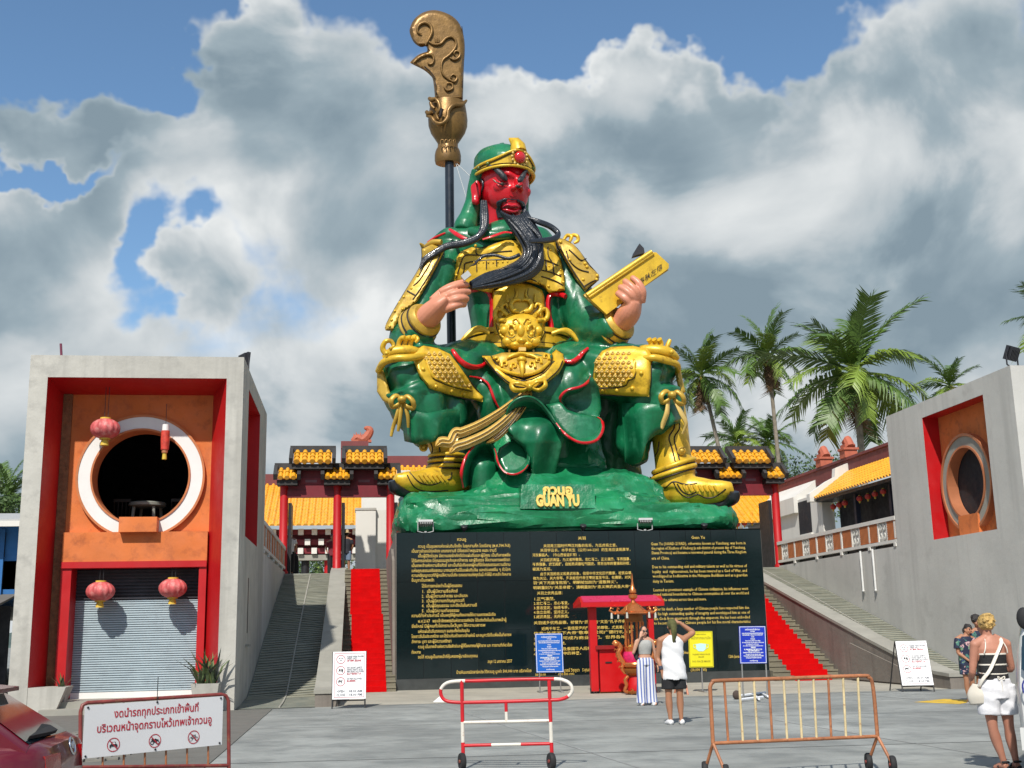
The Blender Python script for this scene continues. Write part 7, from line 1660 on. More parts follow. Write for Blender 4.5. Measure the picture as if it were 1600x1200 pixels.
def post_sign(label, x0, y0, x1, y1, Y, mt, legs, lines, edge=m_inkwhite, feet=True):
    tl, tr, bl_ = AY(x0, y0, Y), AY(x1, y0 - (x1 - x0) * .01, Y), AY(x0 + (y1 - y0) * .035, y1, Y)
    T = thing('post_sign', label, 'sign', ((tl.x + tr.x) / 2, Y, 0)); P = Panel(tl, tr, bl_); P.board(mt, T); outline(P, edge, T, .012, .014)
    tx = MB()
    for (u0, u1, v, sz, t_) in lines: P.text(tx, t_, u0, u1, v, sz)
    tx.build('lettering', edge, T, recalc=False)
    for u in legs:
        p = P.p(u, .0, -.03); b_ = P.p(u, 1, -.03); d = (b_ - p).normalized(); q = MB(); q.tube([p, V((b_.x, b_.y, .02))], .018, 8); q.build('leg', m_alu, T)
        if feet: q = MB(); q.box(b_.x - .04, b_.x + .04, b_.y - .3, b_.y + .3, .008, .045); q.build('foot', m_alu, T)
    return T, P
blue_lines = [(.22, .78, .11, .06, 'ระเบียบการเข้าสักการะ'), (.42, .58, .15, .04, 'กวนอู'), (.10, .90, .205, .04, 'ขอความร่วมมือจากนักท่องเที่ยวทุกท่านโปรดแต่งกาย'), (.12, .88, .25, .04, 'ให้สุภาพเรียบร้อย และรักษาความสะอาดของสถานที่'), (.44, .56, .30, .04, 'ขอบคุณ'), (.42, .58, .36, .045, 'RULES'), (.22, .78, .405, .04, 'Please dress politely when visiting'), (.10, .92, .45, .04, 'the temple and keep the place clean for other people'), (.24, .72, .495, .04, 'No smoking and no alcohol here'), (.13, .88, .54, .04, 'Do not climb on the statue or on the black stone base'), (.42, .60, .59, .045, '参观须知'), (.16, .84, .64, .04, '请参观者衣着整洁保持肃静爱护环境卫生'), (.30, .74, .68, .04, '请勿吸烟请勿饮酒请勿攀爬'), (.12, .88, .72, .04, 'Пожалуйста соблюдайте чистоту и порядок в храме'), (.22, .80, .77, .04, 'Не курить и не пить алкоголь здесь'), (.14, .88, .81, .04, 'ห้ามสูบบุหรี่และดื่มสุราในบริเวณศาลเจ้าแห่งนี้'), (.22, .80, .86, .04, 'ขอบคุณทุกท่านที่ให้ความร่วมมือ'), (.36, .66, .94, .045, 'ศาลเจ้ากวนอู')]
post_sign('light blue rules sign left of the red incense booth', 836, 990, 878.5, 1051, 32.6, m_skyblue, (.12, .88), blue_lines)
YSg = AZ(1175, 1091).y
T, P = post_sign('dark blue rules sign on grey legs before the right stairs', 1154.5, 978.5, 1196, 1037, YSg, m_signblue, (.06, .96), blue_lines, feet=False)
for i, (x0, y0, x1, y1, r) in enumerate(((1157, 1085, 1196, 1080, .03), (1158, 1091, 1192, 1087, .03), (1178, 1084, 1186, 1090, .03), (1188, 1080, 1200, 1086, .025))): q = MB(); q.tube([AZ(x0, y0 + 2, .05), AZ(x1, y1 + 2, .06)], r, 6); q.build('foot_bar', m_inkwhite, T)
q = MB(); q.ball(AZ(1151, 1086, .10), (.10, .09, .11), 10, 8); q.build('weight_stone', mat('brown_stone', (.07, .05, .04), .9, var=.3, scale=8), smooth=180, label='brown round stone weighting the dark blue sign foot', category='stone')
YY = 30.6
T, P = post_sign('bright yellow face mask notice right of the man taking photos', 1075.5, 986.5, 1113, 1043, YY, m_signyellow, (.5,), [(.28, .72, .10, .05, 'กรุณาสวม'), (.10, .90, .22, .10, 'หน้ากากอนามัย'), (.14, .86, .66, .055, 'PLEASE WEAR FACE'), (.38, .62, .73, .055, 'MASK'), (.12, .88, .86, .075, 'NO FACE MASK')], mat('olive_print', (.30, .26, .01), .6))
mk = MB(); P.poly(mk, [(-.72, .35), (0, .45), (.72, .35), (.62, -.35), (.3, -.6), (-.3, -.6), (-.62, -.35)], (.5, .43), .3 * P.w, .006); mk.build('mask_picture', mat('mask_cyan', (.48, .72, .70), .6), T, recalc=False)
for s in (-1, 1):
    mk = MB(); a_, b_ = P.u.normalized(), -P.v.normalized(); o = P.p(.5, .43, .006); k = .3 * P.w; mk.tube([o + a_ * s * .7 * k + b_ * .3 * k, o + a_ * s * 1.05 * k + b_ * .25 * k, o + a_ * s * 1.0 * k - b_ * .1 * k, o + a_ * s * .62 * k - b_ * .3 * k], .006, 5); mk.build('mask_loop', mat('mask_cyan', (.48, .72, .70), .6), T)
E1 = AZ(1075, 1086).y
q = MB(); q.prism([AY(1062, 1022, E1 + .5), AY(1066, 1021, E1 + .5), AY(1073, 1070, E1), AY(1068, 1071, E1)], (0, .05, 0)); EZ = thing('easel_board', 'slim white easel board leaning behind the man in the white top', 'sign', AZ(1072, 1086)); q.build('board', m_wpanel, EZ)
q = MB(); q.tube([AY(1066, 1040, E1 + .4), AZ(1075, 1086, 0)], .025, 6); q.build('leg', mat('pink_wood', (.5, .2, .12), .6), EZ); q = MB(); q.tube([AY(1066, 1030, E1 + .6), V((AZ(1070, 1086).x, E1 + 1.0, 0))], .025, 6); q.build('rear_leg', mat('pink_wood', (.5, .2, .12), .6), EZ)
q = MB(); p = AZ(690, 1097); q.add([p + V((-.22, 0, .0)), p + V((.12, -.05, 0)), p + V((.2, .25, 0)), p + V((-.15, .3, 0)), p + V((0, .1, .16))], [(0, 1, 4), (1, 2, 4), (2, 3, 4), (3, 0, 4)]); q.build('crumpled_paper', m_wpanel, label='crumpled white paper on the ground behind the red and white barrier', category='paper')
# ================================================================== barriers
m_rust = mat('rusty_red_steel', (0.20, 0.035, 0.03), 0.5, var=0.3, scale=6, dirt_or_sheen=(.22, .10, .05), dirt_or_sheen_amt=.4)
m_coppipe = mat('rusty_copper_paint', (0.36, 0.14, 0.06), 0.5, var=0.3, scale=5, dirt_or_sheen=(.20, .07, .03), dirt_or_sheen_amt=.5)
m_cream = mat('worn_cream_paint', (0.62, 0.50, 0.28), 0.5, var=0.2, scale=7, dirt_or_sheen=(.33, .14, .06), dirt_or_sheen_amt=.25)
m_brred = mat('barrier_red', (0.55, 0.012, 0.02), 0.4, var=0.15, scale=4)
m_brwhite = mat('barrier_white', (0.70, 0.66, 0.58), 0.45, var=0.1, scale=5, dirt_or_sheen=(.35, .15, .08), dirt_or_sheen_amt=.15)
m_rubber = mat('black_rubber', (0.015, 0.015, 0.016), 0.8, var=0.2)
m_rim = mat('cream_rim', (0.48, 0.42, 0.30), 0.6, var=0.3, scale=9)
class VPlane:
    def __init__(s, A, B): s.A = V((A.x, A.y, 0)); s.d = (V((B.x, B.y, 0)) - s.A); s.L = s.d.length; s.d.normalize(); s.n = V((s.d.y, -s.d.x, 0))
    def pt(s, px, py, off=0.0): d = ray(px, py); t = (s.A - V((CAM.x, CAM.y, 0))).dot(s.n) / d.dot(s.n); return CAM + d * t + s.n * off
def wheel(parent, c, ax, r, name='wheel'):
    c = V(c); q = MB(); q.lathe([(r * .62, -.025), (r * .9, -.03), (r, -.015), (r, .015), (r * .9, .03), (r * .62, .025)], c, 24, ax=ax); W_ = q.build(name, m_rubber, parent, smooth=50)
    q = MB(); q.lathe([(.012, -.022), (r * .25, -.022), (r * .3, -.008), (r * .63, -.012), (r * .63, .012), (r * .3, .008), (r * .25, .022), (.012, .022)], c, 20, ax=ax); q.build('rim', m_rim, W_, smooth=40)
    q = MB(); q.lathe([(.02, -.04), (.02, .04)], c, 8, ax=ax); q.build('axle', m_rust, W_)
# -- banner barrier
A, B = AZ(127, 1098, .95), AZ(357, 1085, .95); vp = VPlane(A, B)
T = thing('crowd_barrier', 'rusty barrier carrying a white banner with red Thai lettering', 'barrier', ((A.x + B.x) / 2, (A.y + B.y) / 2, 0))
P = [vp.pt(127, 1200), vp.pt(126, 1112), vp.pt(129, 1102), vp.pt(137, 1098), vp.pt(345, 1085), vp.pt(353, 1087), vp.pt(357, 1095), vp.pt(358, 1200)]; P[0].z = .03; P[-1].z = .03
q = MB(); q.tube(P, .022, 10); q.build('frame', m_rust, T, smooth=60)
q = MB(); a_, b_ = vp.pt(128, 1199), vp.pt(357, 1196); q.tube([a_, b_], .02, 8); q.build('bottom_rail', m_rust, T, smooth=60)
for i in range(6): x = 161 + i * 33; q = MB(); q.tube([vp.pt(x, 1100 + (i * -2), -.01), vp.pt(x, 1198, -.01)], .012, 8); q.build('bar', m_coppipe, T, smooth=60)
for x in (128, 357): p = vp.pt(x, 1200); q = MB(); q.box(p.x - .03, p.x + .03, p.y - .3, p.y + .3, .012, .05); q.build('foot', m_rust, T)
o_ = .03
BN = Panel(vp.pt(131, 1102.5, o_), vp.pt(347, 1087.5, o_), vp.pt(131, 1185, o_)); BN.v = V((0, 0, BN.v.z)); BN.h = BN.v.length
ban = BN.board(mat('banner_white', (.66, .66, .67), .5, var=.03), T, 'banner', .004)
rd = MB(); bk = MB()
BN.text(rd, 'งดนำรถทุกประเภทเข้าพื้นที่', .20, .81, .27, .215, bold=.002); BN.text(rd, 'บริเวณหน้าจุดกราบไหว้เทพเจ้ากวนอู', .085, .91, .535, .215, bold=.002)
for k, u in enumerate((.205, .495, .78)):
    v = .79; R_ = .135 * BN.h; BN.disc(rd, u, v, R_, R_ * .88)
    if k == 0:
        BN.poly(bk, [(-.75, -.5), (-.75, 0), (-.5, .12), (-.38, .5), (.38, .5), (.5, .12), (.75, 0), (.75, -.5), (.5, -.5), (.5, -.3), (-.5, -.3), (-.5, -.5)], (u, v), R_ * .8)
        w_ = MB(); BN.poly(w_, [(-.36, .12), (-.28, .4), (.28, .4), (.36, .12)], (u, v), R_ * .8, .006); w_.build('car_window_print', m_wpanel, T, recalc=False)
    else:
        for s in (-1, 1): BN.disc(bk, u + s * .46 * R_ / BN.w, v + .035, R_ * .30, R_ * (.18 if k == 1 else .24))
        if k == 1: BN.poly(bk, [(-.75, .15), (-.6, .45), (-.2, .25), (.1, .4), (.45, .2), (.7, .3), (.55, 0), (.2, -.3), (-.15, -.3), (-.4, 0)], (u, v), R_ * .85)
        else:
            for a0, a1 in (((-.5, -.2), (-.2, .3)), ((-.2, .3), (.3, .3)), ((.3, .3), (.5, -.2)), ((-.2, .3), (0, -.2)), ((0, -.2), (.3, .3)), ((-.5, -.2), (0, -.2)), ((-.3, .42), (-.1, .42)), ((.3, .3), (.25, .5))):
                d = V((a1[0] - a0[0], a1[1] - a0[1])).normalized(); nx, ny = -d.y * .05, d.x * .05; BN.poly(bk, [(a0[0] - nx, a0[1] - ny), (a0[0] + nx, a0[1] + ny), (a1[0] + nx, a1[1] + ny), (a1[0] - nx, a1[1] - ny)], (u, v), R_ * .85)
    BN.poly(rd, [(-.70, .62), (-.60, .72), (.70, -.62), (.60, -.72)], (u, v), R_ * .95, .007)
rd.build('red_print', mat('banner_red', (.42, .012, .03), .5), T, recalc=False); bk.build('pictogram', m_ink, T, recalc=False)
for u, v in ((.02, .04), (.5, .03), (.98, .04), (.02, .96), (.5, .96), (.98, .96)): q = MB(); q.lathe([(.012, 0), (.012, .008), (.004, .01)], BN.p(u, v, .002), 8, ax=BN.n); q.build('eyelet', m_black, T)
p = BN.p(.5, 0); q = MB(); q.tube([p, p + V((0, 0, .27))], .005, 5); q.build('thin_rod', m_black, T)
# -- red and white barrier
A, B = AZ(722, 1063, 1.05), AZ(860, 1061, 1.05); vp = VPlane(A, B)
T = thing('crowd_barrier', 'red and white striped barrier with rounded ends in the middle foreground', 'barrier', ((A.x + B.x) / 2, (A.y + B.y) / 2, 0))
loop = [(740, 1064), (712, 1064.5), (697, 1068), (689, 1077), (690, 1088), (697, 1095), (712, 1097.5), (740, 1097.5), (800, 1096), (858, 1094), (875, 1093), (888, 1088), (894, 1079), (891, 1069), (882, 1063.5), (866, 1061), (800, 1062), (740, 1064)]
LP_ = spline(loop, 4)
def seg_tube(i0, i1, mt): q = MB(); q.tube([vp.pt(*p) for p in LP_[i0:i1 + 1]], .022, 10); q.build('ring_rail', mt, T, smooth=60)
seg_tube(0, 2, m_brred); seg_tube(2, 12, m_brwhite); seg_tube(12, 44, m_brred); seg_tube(44, 60, m_brwhite); seg_tube(60, 68, m_brred)
for x0, x1 in ((721.5, 724), (858, 863)):
    prev = None
    for y0, y1, mt in ((1063, 1128, m_brred), (1128, 1160, m_brwhite), (1160, 1200, m_brred)):
        f0, f1 = (y0 - 1063) / 137, (y1 - 1063) / 137; a_, b_ = vp.pt(x0 + (x1 - x0) * f0, y0), vp.pt(x0 + (x1 - x0) * f1, y1)
        if y1 == 1200: b_.z = .1
        q = MB(); q.tube([a_, b_], .024, 10); q.build('post', mt, T, smooth=60)
    p = vp.pt(x1, 1199); wheel(T, (p.x - .02, p.y - .06, .10), (1, .2, 0), .10)
for y, parts in ((1129, [(724, 858, m_brwhite)]), (1165, [(724, 768, m_brred), (768, 814, m_brwhite), (814, 859, m_brred)])):
    for x0, x1, mt in parts: q = MB(); q.tube([vp.pt(x0, y - (x0 - 724) * .022), vp.pt(x1, y - (x1 - 724) * .022)], .02, 8); q.build('rail', mt, T, smooth=60)
q = MB(); q.tube([vp.pt(790.5, 1096), vp.pt(791, 1112)], .02, 8); q.build('stay', m_brred, T, smooth=60); q = MB(); q.tube([vp.pt(791, 1112), vp.pt(791.5, 1128)], .02, 8); q.build('stay', m_brwhite, T, smooth=60)
# -- copper barrier on wheels
A, B = AZ(1115, 1064, 1.05), AZ(1360, 1056, 1.05); vp = VPlane(A, B)
T = thing('crowd_barrier', 'rusty copper coloured barrier with cream bars and small wheels', 'barrier', ((A.x + B.x) / 2, (A.y + B.y) / 2, 0))
fr = spline([(1114, 1161), (1110, 1085), (1110, 1072), (1114, 1066), (1124, 1063.5), (1230, 1060), (1345, 1056), (1356, 1058), (1362, 1064), (1366, 1090), (1371, 1150)], 4)
q = MB(); q.tube([vp.pt(*p) for p in fr], .022, 10); q.build('frame', m_coppipe, T, smooth=60)
q = MB(); q.tube([vp.pt(1114, 1161.5), vp.pt(1371, 1150.5)], .02, 8); q.build('bottom_rail', m_coppipe, T, smooth=60)
for i in range(10):
    x0 = 1131.5 + i * 23.2; x1 = 1138 + i * 23.0; q = MB(); q.tube([vp.pt(x0, 1064.5 - i * .75), vp.pt(x1, 1161 - i * 1.0)], .0145, 8); q.build('bar', m_cream if i not in (0, 3, 7) else m_coppipe, T, smooth=60)
for x, y in ((1114, 1161), (1371, 1150)):
    p = vp.pt(x, y); n_ = vp.n; f1 = V((p.x, p.y, .1)) + n_ * .18 + vp.d * .05; f2 = V((p.x, p.y, .1)) - n_ * .18 - vp.d * .03
    for f in (f1, f2): q = MB(); q.tube([p, f], .018, 8); q.build('leg', m_coppipe, T, smooth=60); wheel(T, f, vp.n * .35 + vp.d, .098)

# ================================================================== vehicles
m_car = mat('metallic_red_car_paint', (0.12, 0.003, 0.012), 0.35, metal=0.1, var=0.08, scale=1.5, coat=0.5)
m_glass = mat('car_glass', (0.012, 0.03, 0.04), 0.05, var=0.2, scale=2, spec=0.8)
m_chrome = mat('chrome', (0.7, 0.7, 0.72), 0.12, metal=1.0, var=0.03)
E0 = AY(99, 1165, 9.4); aC = math.radians(181); hC = V((math.cos(aC), math.sin(aC), 0)); lC = V((-hC.y, hC.x, 0)); o0 = V((E0.x, E0.y, 0)) - hC * .03
def cp(s, w_, z): return o0 + hC * s + lC * w_ + V((0, 0, z))
CAR = thing('parked_car', 'dark red hatchback parked at the left foreground, rear end showing', 'car', cp(2, 0, 0))
zE = E0.z
q = MB(); rg = []
for s, hw, zb, zt_ in ((-.02, .48, .45, .78), (0.02, .62, .38, zE + .035), (.10, .72, .30, zE + .07), (.30, .86, .25, zE + .07), (.9, .88, .22, zE + .04), (2.0, .89, .22, zE), (3.0, .88, .22, zE - .03), (3.6, .84, .25, zE - .13), (4.0, .74, .32, zE - .25), (4.08, .55, .4, zE - .38)):
    n = 20; ring_ = []
    for j in range(n):
        t = 2 * math.pi * j / n; c, si = math.cos(t), math.sin(t); e = .38
        ring_.append(cp(s, hw * math.copysign(abs(c) ** e, c), (zb + zt_) / 2 + (zt_ - zb) / 2 * math.copysign(abs(si) ** e, si)))
    rg.append(ring_)
q.loft(rg); q.build('body', m_car, CAR, smooth=40)
zr_ = zE + .40
q = MB(); cab = [(.13, .70, zE + .055), (.60, .57, zr_ - .03), (.95, .60, zr_ + .03), (1.6, .61, zr_ + .06), (2.2, .58, zr_), (3.0, .68, zE + .02)]
rg = [[cp(s, hw, zE - .02), cp(s, hw * .98, z - .04), cp(s, hw * .86, z), cp(s, -hw * .86, z), cp(s, -hw * .98, z - .04), cp(s, -hw, zE - .02)] for s, hw, z in cab]
q.loft(rg); q.build('cabin', m_car, CAR, smooth=40)
q = MB(); q.add([cp(.135, .60, zE + .066), cp(.135, -.60, zE + .066), cp(.585, -.47, zr_ - .026), cp(.585, .47, zr_ - .026)], [(0, 1, 2, 3)]); RWn = q.build('rear_window', m_glass, CAR, recalc=False)
q = MB(); q.prism([cp(.50, .52, zr_ - .01), cp(.50, -.52, zr_ - .01), cp(.95, -.52, zr_ + .045), cp(.95, .52, zr_ + .045)], (0, 0, .03)); q.build('spoiler', m_car, CAR, smooth=40)
q = MB(); q.prism([cp(.115, .05, zE + .085), cp(.125, -.16, zE + .082), cp(.19, -.2, zE + .115), cp(.22, -.05, zE + .135), cp(.18, .3, zE + .10), cp(.16, .55, zE + .09)], hC * -.015 + V((0, 0, .025))); q.build('rear_wiper', m_rubber, CAR)
for s_ in (-1, 1):
    for z0, z1, w0, w1 in ((zE - .18, zE - .02, .36, .60),): q = MB(); q.prism([cp(-.012, s_ * w0, z0), cp(.03, s_ * w1, z0 + .02), cp(.05, s_ * w1, z1), cp(.0, s_ * w0, z1)], -hC * .03); q.build('tail_light', mat('tail_light', (.25, .003, .005), .15, coat=.8), CAR)
    q = MB(); q.add([cp(.9, s_ * .895, zE + .03), cp(2.8, s_ * .885, zE + .01), cp(2.3, s_ * .62, zr_ - .03), cp(1.0, s_ * .63, zr_ - .02)], [(0, 1, 2, 3)]); q.build('side_window', m_glass, CAR, recalc=False)
    for s in (.75, 3.25): wheel(CAR, cp(s, s_ * .82, .31), lC, .31)
q = MB(); q.prism([cp(-.03, .5, .55), cp(-.03, -.5, .55), cp(-.02, -.5, .42), cp(-.02, .5, .42)], -hC * .02); q.build('rear_valance', m_rubber, CAR)
em = MB(); nE = (-hC + V((0, 0, .25))).normalized(); uE = lC; vE = nE.cross(uE); vE = vE if vE.z > 0 else -vE
c = cp(-.005, 0, zE - .01) + nE * .03; n = 28
em.tube([c + uE * .075 * math.cos(2 * math.pi * j / n) + vE * .06 * math.sin(2 * math.pi * j / n) for j in range(n + 1)], .009, 8); EM = em.build('emblem', m_chrome, CAR, smooth=60)
em = MB(); em.tube([c + uE * x * .075 + vE * y * .06 for x, y in spline([(-.9, .35), (-.5, .42), (-.2, .1), (0, -.25), (.2, .1), (.5, .42), (.9, .35)], 4)], .008, 8); em.build('emblem_wings', m_chrome, EM, smooth=60)
# white van at the right edge
m_van = mat('van_white', (0.62, 0.62, 0.60), 0.25, var=0.04, coat=0.6)
YV = 11.6; xv = AY(1583.5, 1060, YV).x
VAN = thing('white_van', 'white van at the right picture edge with dark window and black mirror', 'van', (xv, YV, 0))
q = MB(); rg = []
for z, x0, y0 in ((.28, .06, .10), (.34, .0, .03), (.95, .0, .0), (1.15, .015, .03), (1.70, .10, .22), (1.92, .22, .42), (1.98, .40, .60)):
    rg.append([V((xv + x0, YV + 4.6, z)), V((xv + x0, YV + y0 + .12, z)), V((xv + x0 + .05, YV + y0 + .03, z)), V((xv + x0 + .16, YV + y0, z)), V((xv + 1.75 - x0, YV + y0, z)), V((xv + 1.9 - x0, YV + y0 + .1, z)), V((xv + 1.9 - x0, YV + 4.6, z))])
q.loft(rg); q.build('body', m_van, VAN, smooth=35)
_RV = Matrix.Rotation(math.radians(38), 3, 'Z')
def vloc(p): p = V(p); o = V((xv, YV, 0)); return o + _RV @ (p - o)      # place -> position in the van before it is turned
b0, b1 = AY(1589, 1051, YV - .02), AY(1589, 985, YV - .02)
q = MB(); q.add([V((xv + .09, YV + .02, b0.z + .04)), V((xv + .13, YV + .00, b0.z)), V((xv + 1.6, YV + .0, b0.z)), V((xv + 1.6, YV + .12, b1.z)), V((xv + .2, YV + .12, b1.z)), V((xv + .12, YV + .09, b1.z - .06))], [(0, 1, 2, 3, 4, 5)]); q.v = [p + V((0, -.045, 0)) for p in q.v]; q.build('rear_window', m_glass, VAN, recalc=False)
m0 = vloc(AY(1600, 966, YV + .05)); q = MB(); q.ball(m0, (.075, .055, .115), 14, 10); q.tube([m0 + V((.03, .05, .03)), m0 + V((.5, .25, .1))], .03, 8); q.build('mirror', m_rubber, VAN, smooth=180)
pz = V((xv + .17, YV - .035, AY(1597, 1074, YV).z)); tx = MB(); put_text(tx, '50', .17, pz + V((-.05, -.03, -.06)), (1, 0, 0), (0, 0, 1), res=2, bold=.004); tx.build('number_decal', mat('decal_blue', (.02, .03, .25), .4), VAN, recalc=False)
rgd = MB(); n = 24; rgd.tube([pz + V((.045, -.025, 0)) + V((.13 * math.cos(2 * math.pi * j / n), 0, .13 * math.sin(2 * math.pi * j / n))) for j in range(n + 1)], .008, 6); rgd.build('decal_ring', mat('decal_blue', (.02, .03, .25), .4), VAN)
q = MB(); q.box(xv + .02, xv + 1.88, YV - .07, YV + .02, .34, .56); q.build('bumper', m_van, VAN)
for x in (.2, 1.7): wheel(VAN, (xv + x, YV + 1.0, .31), (1, 0, 0), .31)
VAN.rotation_euler.z = math.radians(-38)
# ================================================================== people
SK = {'tan': mat('skin_tan', (0.36, 0.165, 0.09), 0.55, var=0.10, scale=4), 'pale': mat('skin_pale', (0.50, 0.27, 0.175), 0.55, var=0.08, scale=4), 'red': mat('skin_sunburnt', (0.43, 0.19, 0.125), 0.55, var=0.12, scale=4)}
class Fig:
    """local axes: x to the right of the picture, y away from the viewer, z up; facing -1 looks at the viewer, +1 away"""
    def __init__(s, label, foot, H, yaw=0.0, cat='person'):
        s.o = V((foot.x, foot.y, 0 if foot.z < 1 else foot.z)); s.k = H / 1.70; s.T = thing('person', label, cat, s.o); s.R = Matrix.Rotation(yaw, 3, 'Z')
    def w(s, p): return s.o + s.R @ (V(p) * s.k)
    def tube(s, mb, pts, rad, n=14, k=4, flat=None):
        P = spline([tuple(p) + ((r if isinstance(r, tuple) else (r, r))) for p, r in zip(pts, rad)], k)
        mb.tube([s.w(p[:3]) for p in P], [(p[3] * s.k, p[4] * s.k) for p in P], n, flat=(s.R @ V(flat)) if flat else None)
    def rings(s, mb, rows, n=22, lump=None):
        mb.loft([[s.w((cx + rx * math.cos(2 * math.pi * j / n), cy + ry * math.sin(2 * math.pi * j / n), z + (lump(2 * math.pi * j / n) if lump else 0))) for j in range(n)] for z, cx, cy, rx, ry in rows])
    def ball(s, mb, c, r, n=16, m=12): mb.ball(s.w(c), tuple(x * s.k for x in r) if isinstance(r, tuple) else r * s.k, n, m, s.R)
    def part(s, name, mb, mt, vox=None, sm=2, parent=None, smooth=180):
        if vox: mb = from_mesh(remesh(mb, vox * s.k, sm if name != 'body' else 5))
        return mb.build(name, mt, parent or s.T, smooth=smooth)
    def hand(s, mb, wr, d, side, curl=.3, spread=V((0, 0, 0))):
        """palm from the wrist along d, four fingers and a thumb; side is the thumb direction"""
        wr = V(wr); d = V(d).normalized(); side = V(side); side = (side - d * side.dot(d)).normalized(); nrm = d.cross(side)
        s.tube(mb, [wr - d * .01, wr + d * .04, wr + d * .085], [(.020, .022), (.036, .017), (.038, .014)], 10, 3, flat=side)
        for i, L in enumerate((.072, .080, .075, .060)):
            b = wr + d * .08 + side * (.028 - .0185 * i); e1 = b + d * L * .5 + nrm * .006 * curl; e2 = b + d * L * (1 - .35 * curl) + nrm * L * .55 * curl
            s.tube(mb, [b, e1, e2], [.0095, .0085, .007], 7, 3)
        b = wr + d * .03 + side * .026; s.tube(mb, [b, b + d * .03 + side * .028, b + d * .062 + side * .034], [.0125, .0105, .008], 7, 3)
    def leg(s, mb, hip, knee, ank, toe_dir, fat=1.0):
        hip, knee, ank = V(hip), V(knee), V(ank)
        s.tube(mb, [hip, hip.lerp(knee, .5), knee, knee.lerp(ank, .35) + V((0, .012, 0)), ank.lerp(knee, .18), ank], [.088 * fat, .074 * fat, .054 * fat, .058 * fat, .038 * fat, .036], 14)
        td = V(toe_dir).normalized(); s.tube(mb, [ank - td * .05 + V((0, 0, -.045)), ank + td * .05 + V((0, 0, -.04)), ank + td * .13 + V((0, 0, -.058)), ank + td * .18 + V((0, 0, -.062))], [(.036, .036), (.040, .034), (.042, .022), (.03, .014)], 12, flat=(0, 0, 1) and None)
    def arm(s, mb, sh, el, wr, fat=1.0):
        sh, el, wr = V(sh), V(el), V(wr); s.ball(mb, sh, .056 * fat); s.tube(mb, [(sh.x * .2, sh.y, sh.z + .085), (sh.x * .55, sh.y, sh.z + .045), sh], [.045, .052, .055 * fat], 12); s.tube(mb, [sh, sh.lerp(el, .5), el, el.lerp(wr, .35), wr], [.054 * fat, .046 * fat, .038 * fat, .038 * fat, .025 * fat], 12)
    def head(s, mb, c, face, tilt=0.0):
        """face: unit vector the face points to"""
        c = V(c); f = V(face).normalized(); r = V((-f.y, f.x, 0)).normalized(); s.f, s.r, s.hc = f, r, c; u = V((math.sin(tilt), 0, math.cos(tilt))); s.u = u
        def H(a_, b_, c_): return c + r * a_ + u * b_ + f * c_
        s.H = H
        s.ball(mb, H(0, .02, -.01), (.074, .088, .10)); s.ball(mb, H(0, -.045, .025), (.058, .066, .062)); s.ball(mb, H(0, -.088, .05), (.03, .03, .024))
        s.tube(mb, [H(0, .015, .088), H(0, -.015, .105), H(0, -.028, .106)], [.009, .012, .013], 8)
        for q_ in (-1, 1): s.ball(mb, H(q_ * .078, -.01, -.005), (.012, .02, .03)); s.ball(mb, H(q_ * .035, -.03, .072), (.022, .02, .02))
        s.tube(mb, [H(0, -.05, -.02), H(0, -.13, -.02), V((c.x * .6, c.y, c.z - .20))], [.052, .050, .062], 12)
    def face(s, skin, mood=0):
        H = s.H
        for q_ in (-1, 1):
            b = MB(); s.ball(b, H(q_ * .032, .008, .084), (.014, .009, .008), 10, 8); s.part('eye', b, m_ink)
            b = MB(); s.tube(b, [H(q_ * .014, .032, .094), H(q_ * .034, .037, .090), H(q_ * .054, .030, .078)], [.003, .005, .003], 6); s.part('eyebrow', b, m_ink)
        b = MB(); s.tube(b, [H(-.024, -.062, .088), H(0, -.066, .096), H(.024, -.062, .088)], [.004, .0075, .004], 6); s.part('lips', b, mat('lip_pink', (.38, .08, .07), .5))
m_hairdk = mat('dark_hair', (0.018, 0.013, 0.011), 0.45, var=0.4, scale=14, bump=0.6, bscale=40)
m_hairbl = mat('blond_hair', (0.50, 0.32, 0.10), 0.5, var=0.4, scale=14, bump=0.6, bscale=40, dirt_or_sheen=(.30, .18, .06), dirt_or_sheen_amt=.4)
TOE_C, TOE_A = (0, -1, 0), (0, 1, 0)
def stripe_mat():
    mt = bpy.data.materials.new('striped_trousers'); mt.use_nodes = True; N = mt.node_tree.nodes; L = mt.node_tree.links; b = N['Principled BSDF']; b.inputs['Roughness'].default_value = .8
    tc = N.new('ShaderNodeTexCoord'); wv = N.new('ShaderNodeTexWave'); wv.wave_type = 'BANDS'; wv.bands_direction = 'X'; wv.inputs['Scale'].default_value = 4.6; wv.inputs['Distortion'].default_value = .25; L.new(tc.outputs['Object'], wv.inputs['Vector'])
    cr = N.new('ShaderNodeValToRGB'); cr.color_ramp.interpolation = 'CONSTANT'; e = cr.color_ramp.elements; e[0].color = (.10, .14, .36, 1); e[1].position = .42; e[1].color = (.66, .66, .68, 1)
    x = e.new(.28); x.color = (.30, .36, .55, 1); L.new(wv.outputs[0], cr.inputs[0]); L.new(cr.outputs[0], b.inputs['Base Color']); return mt
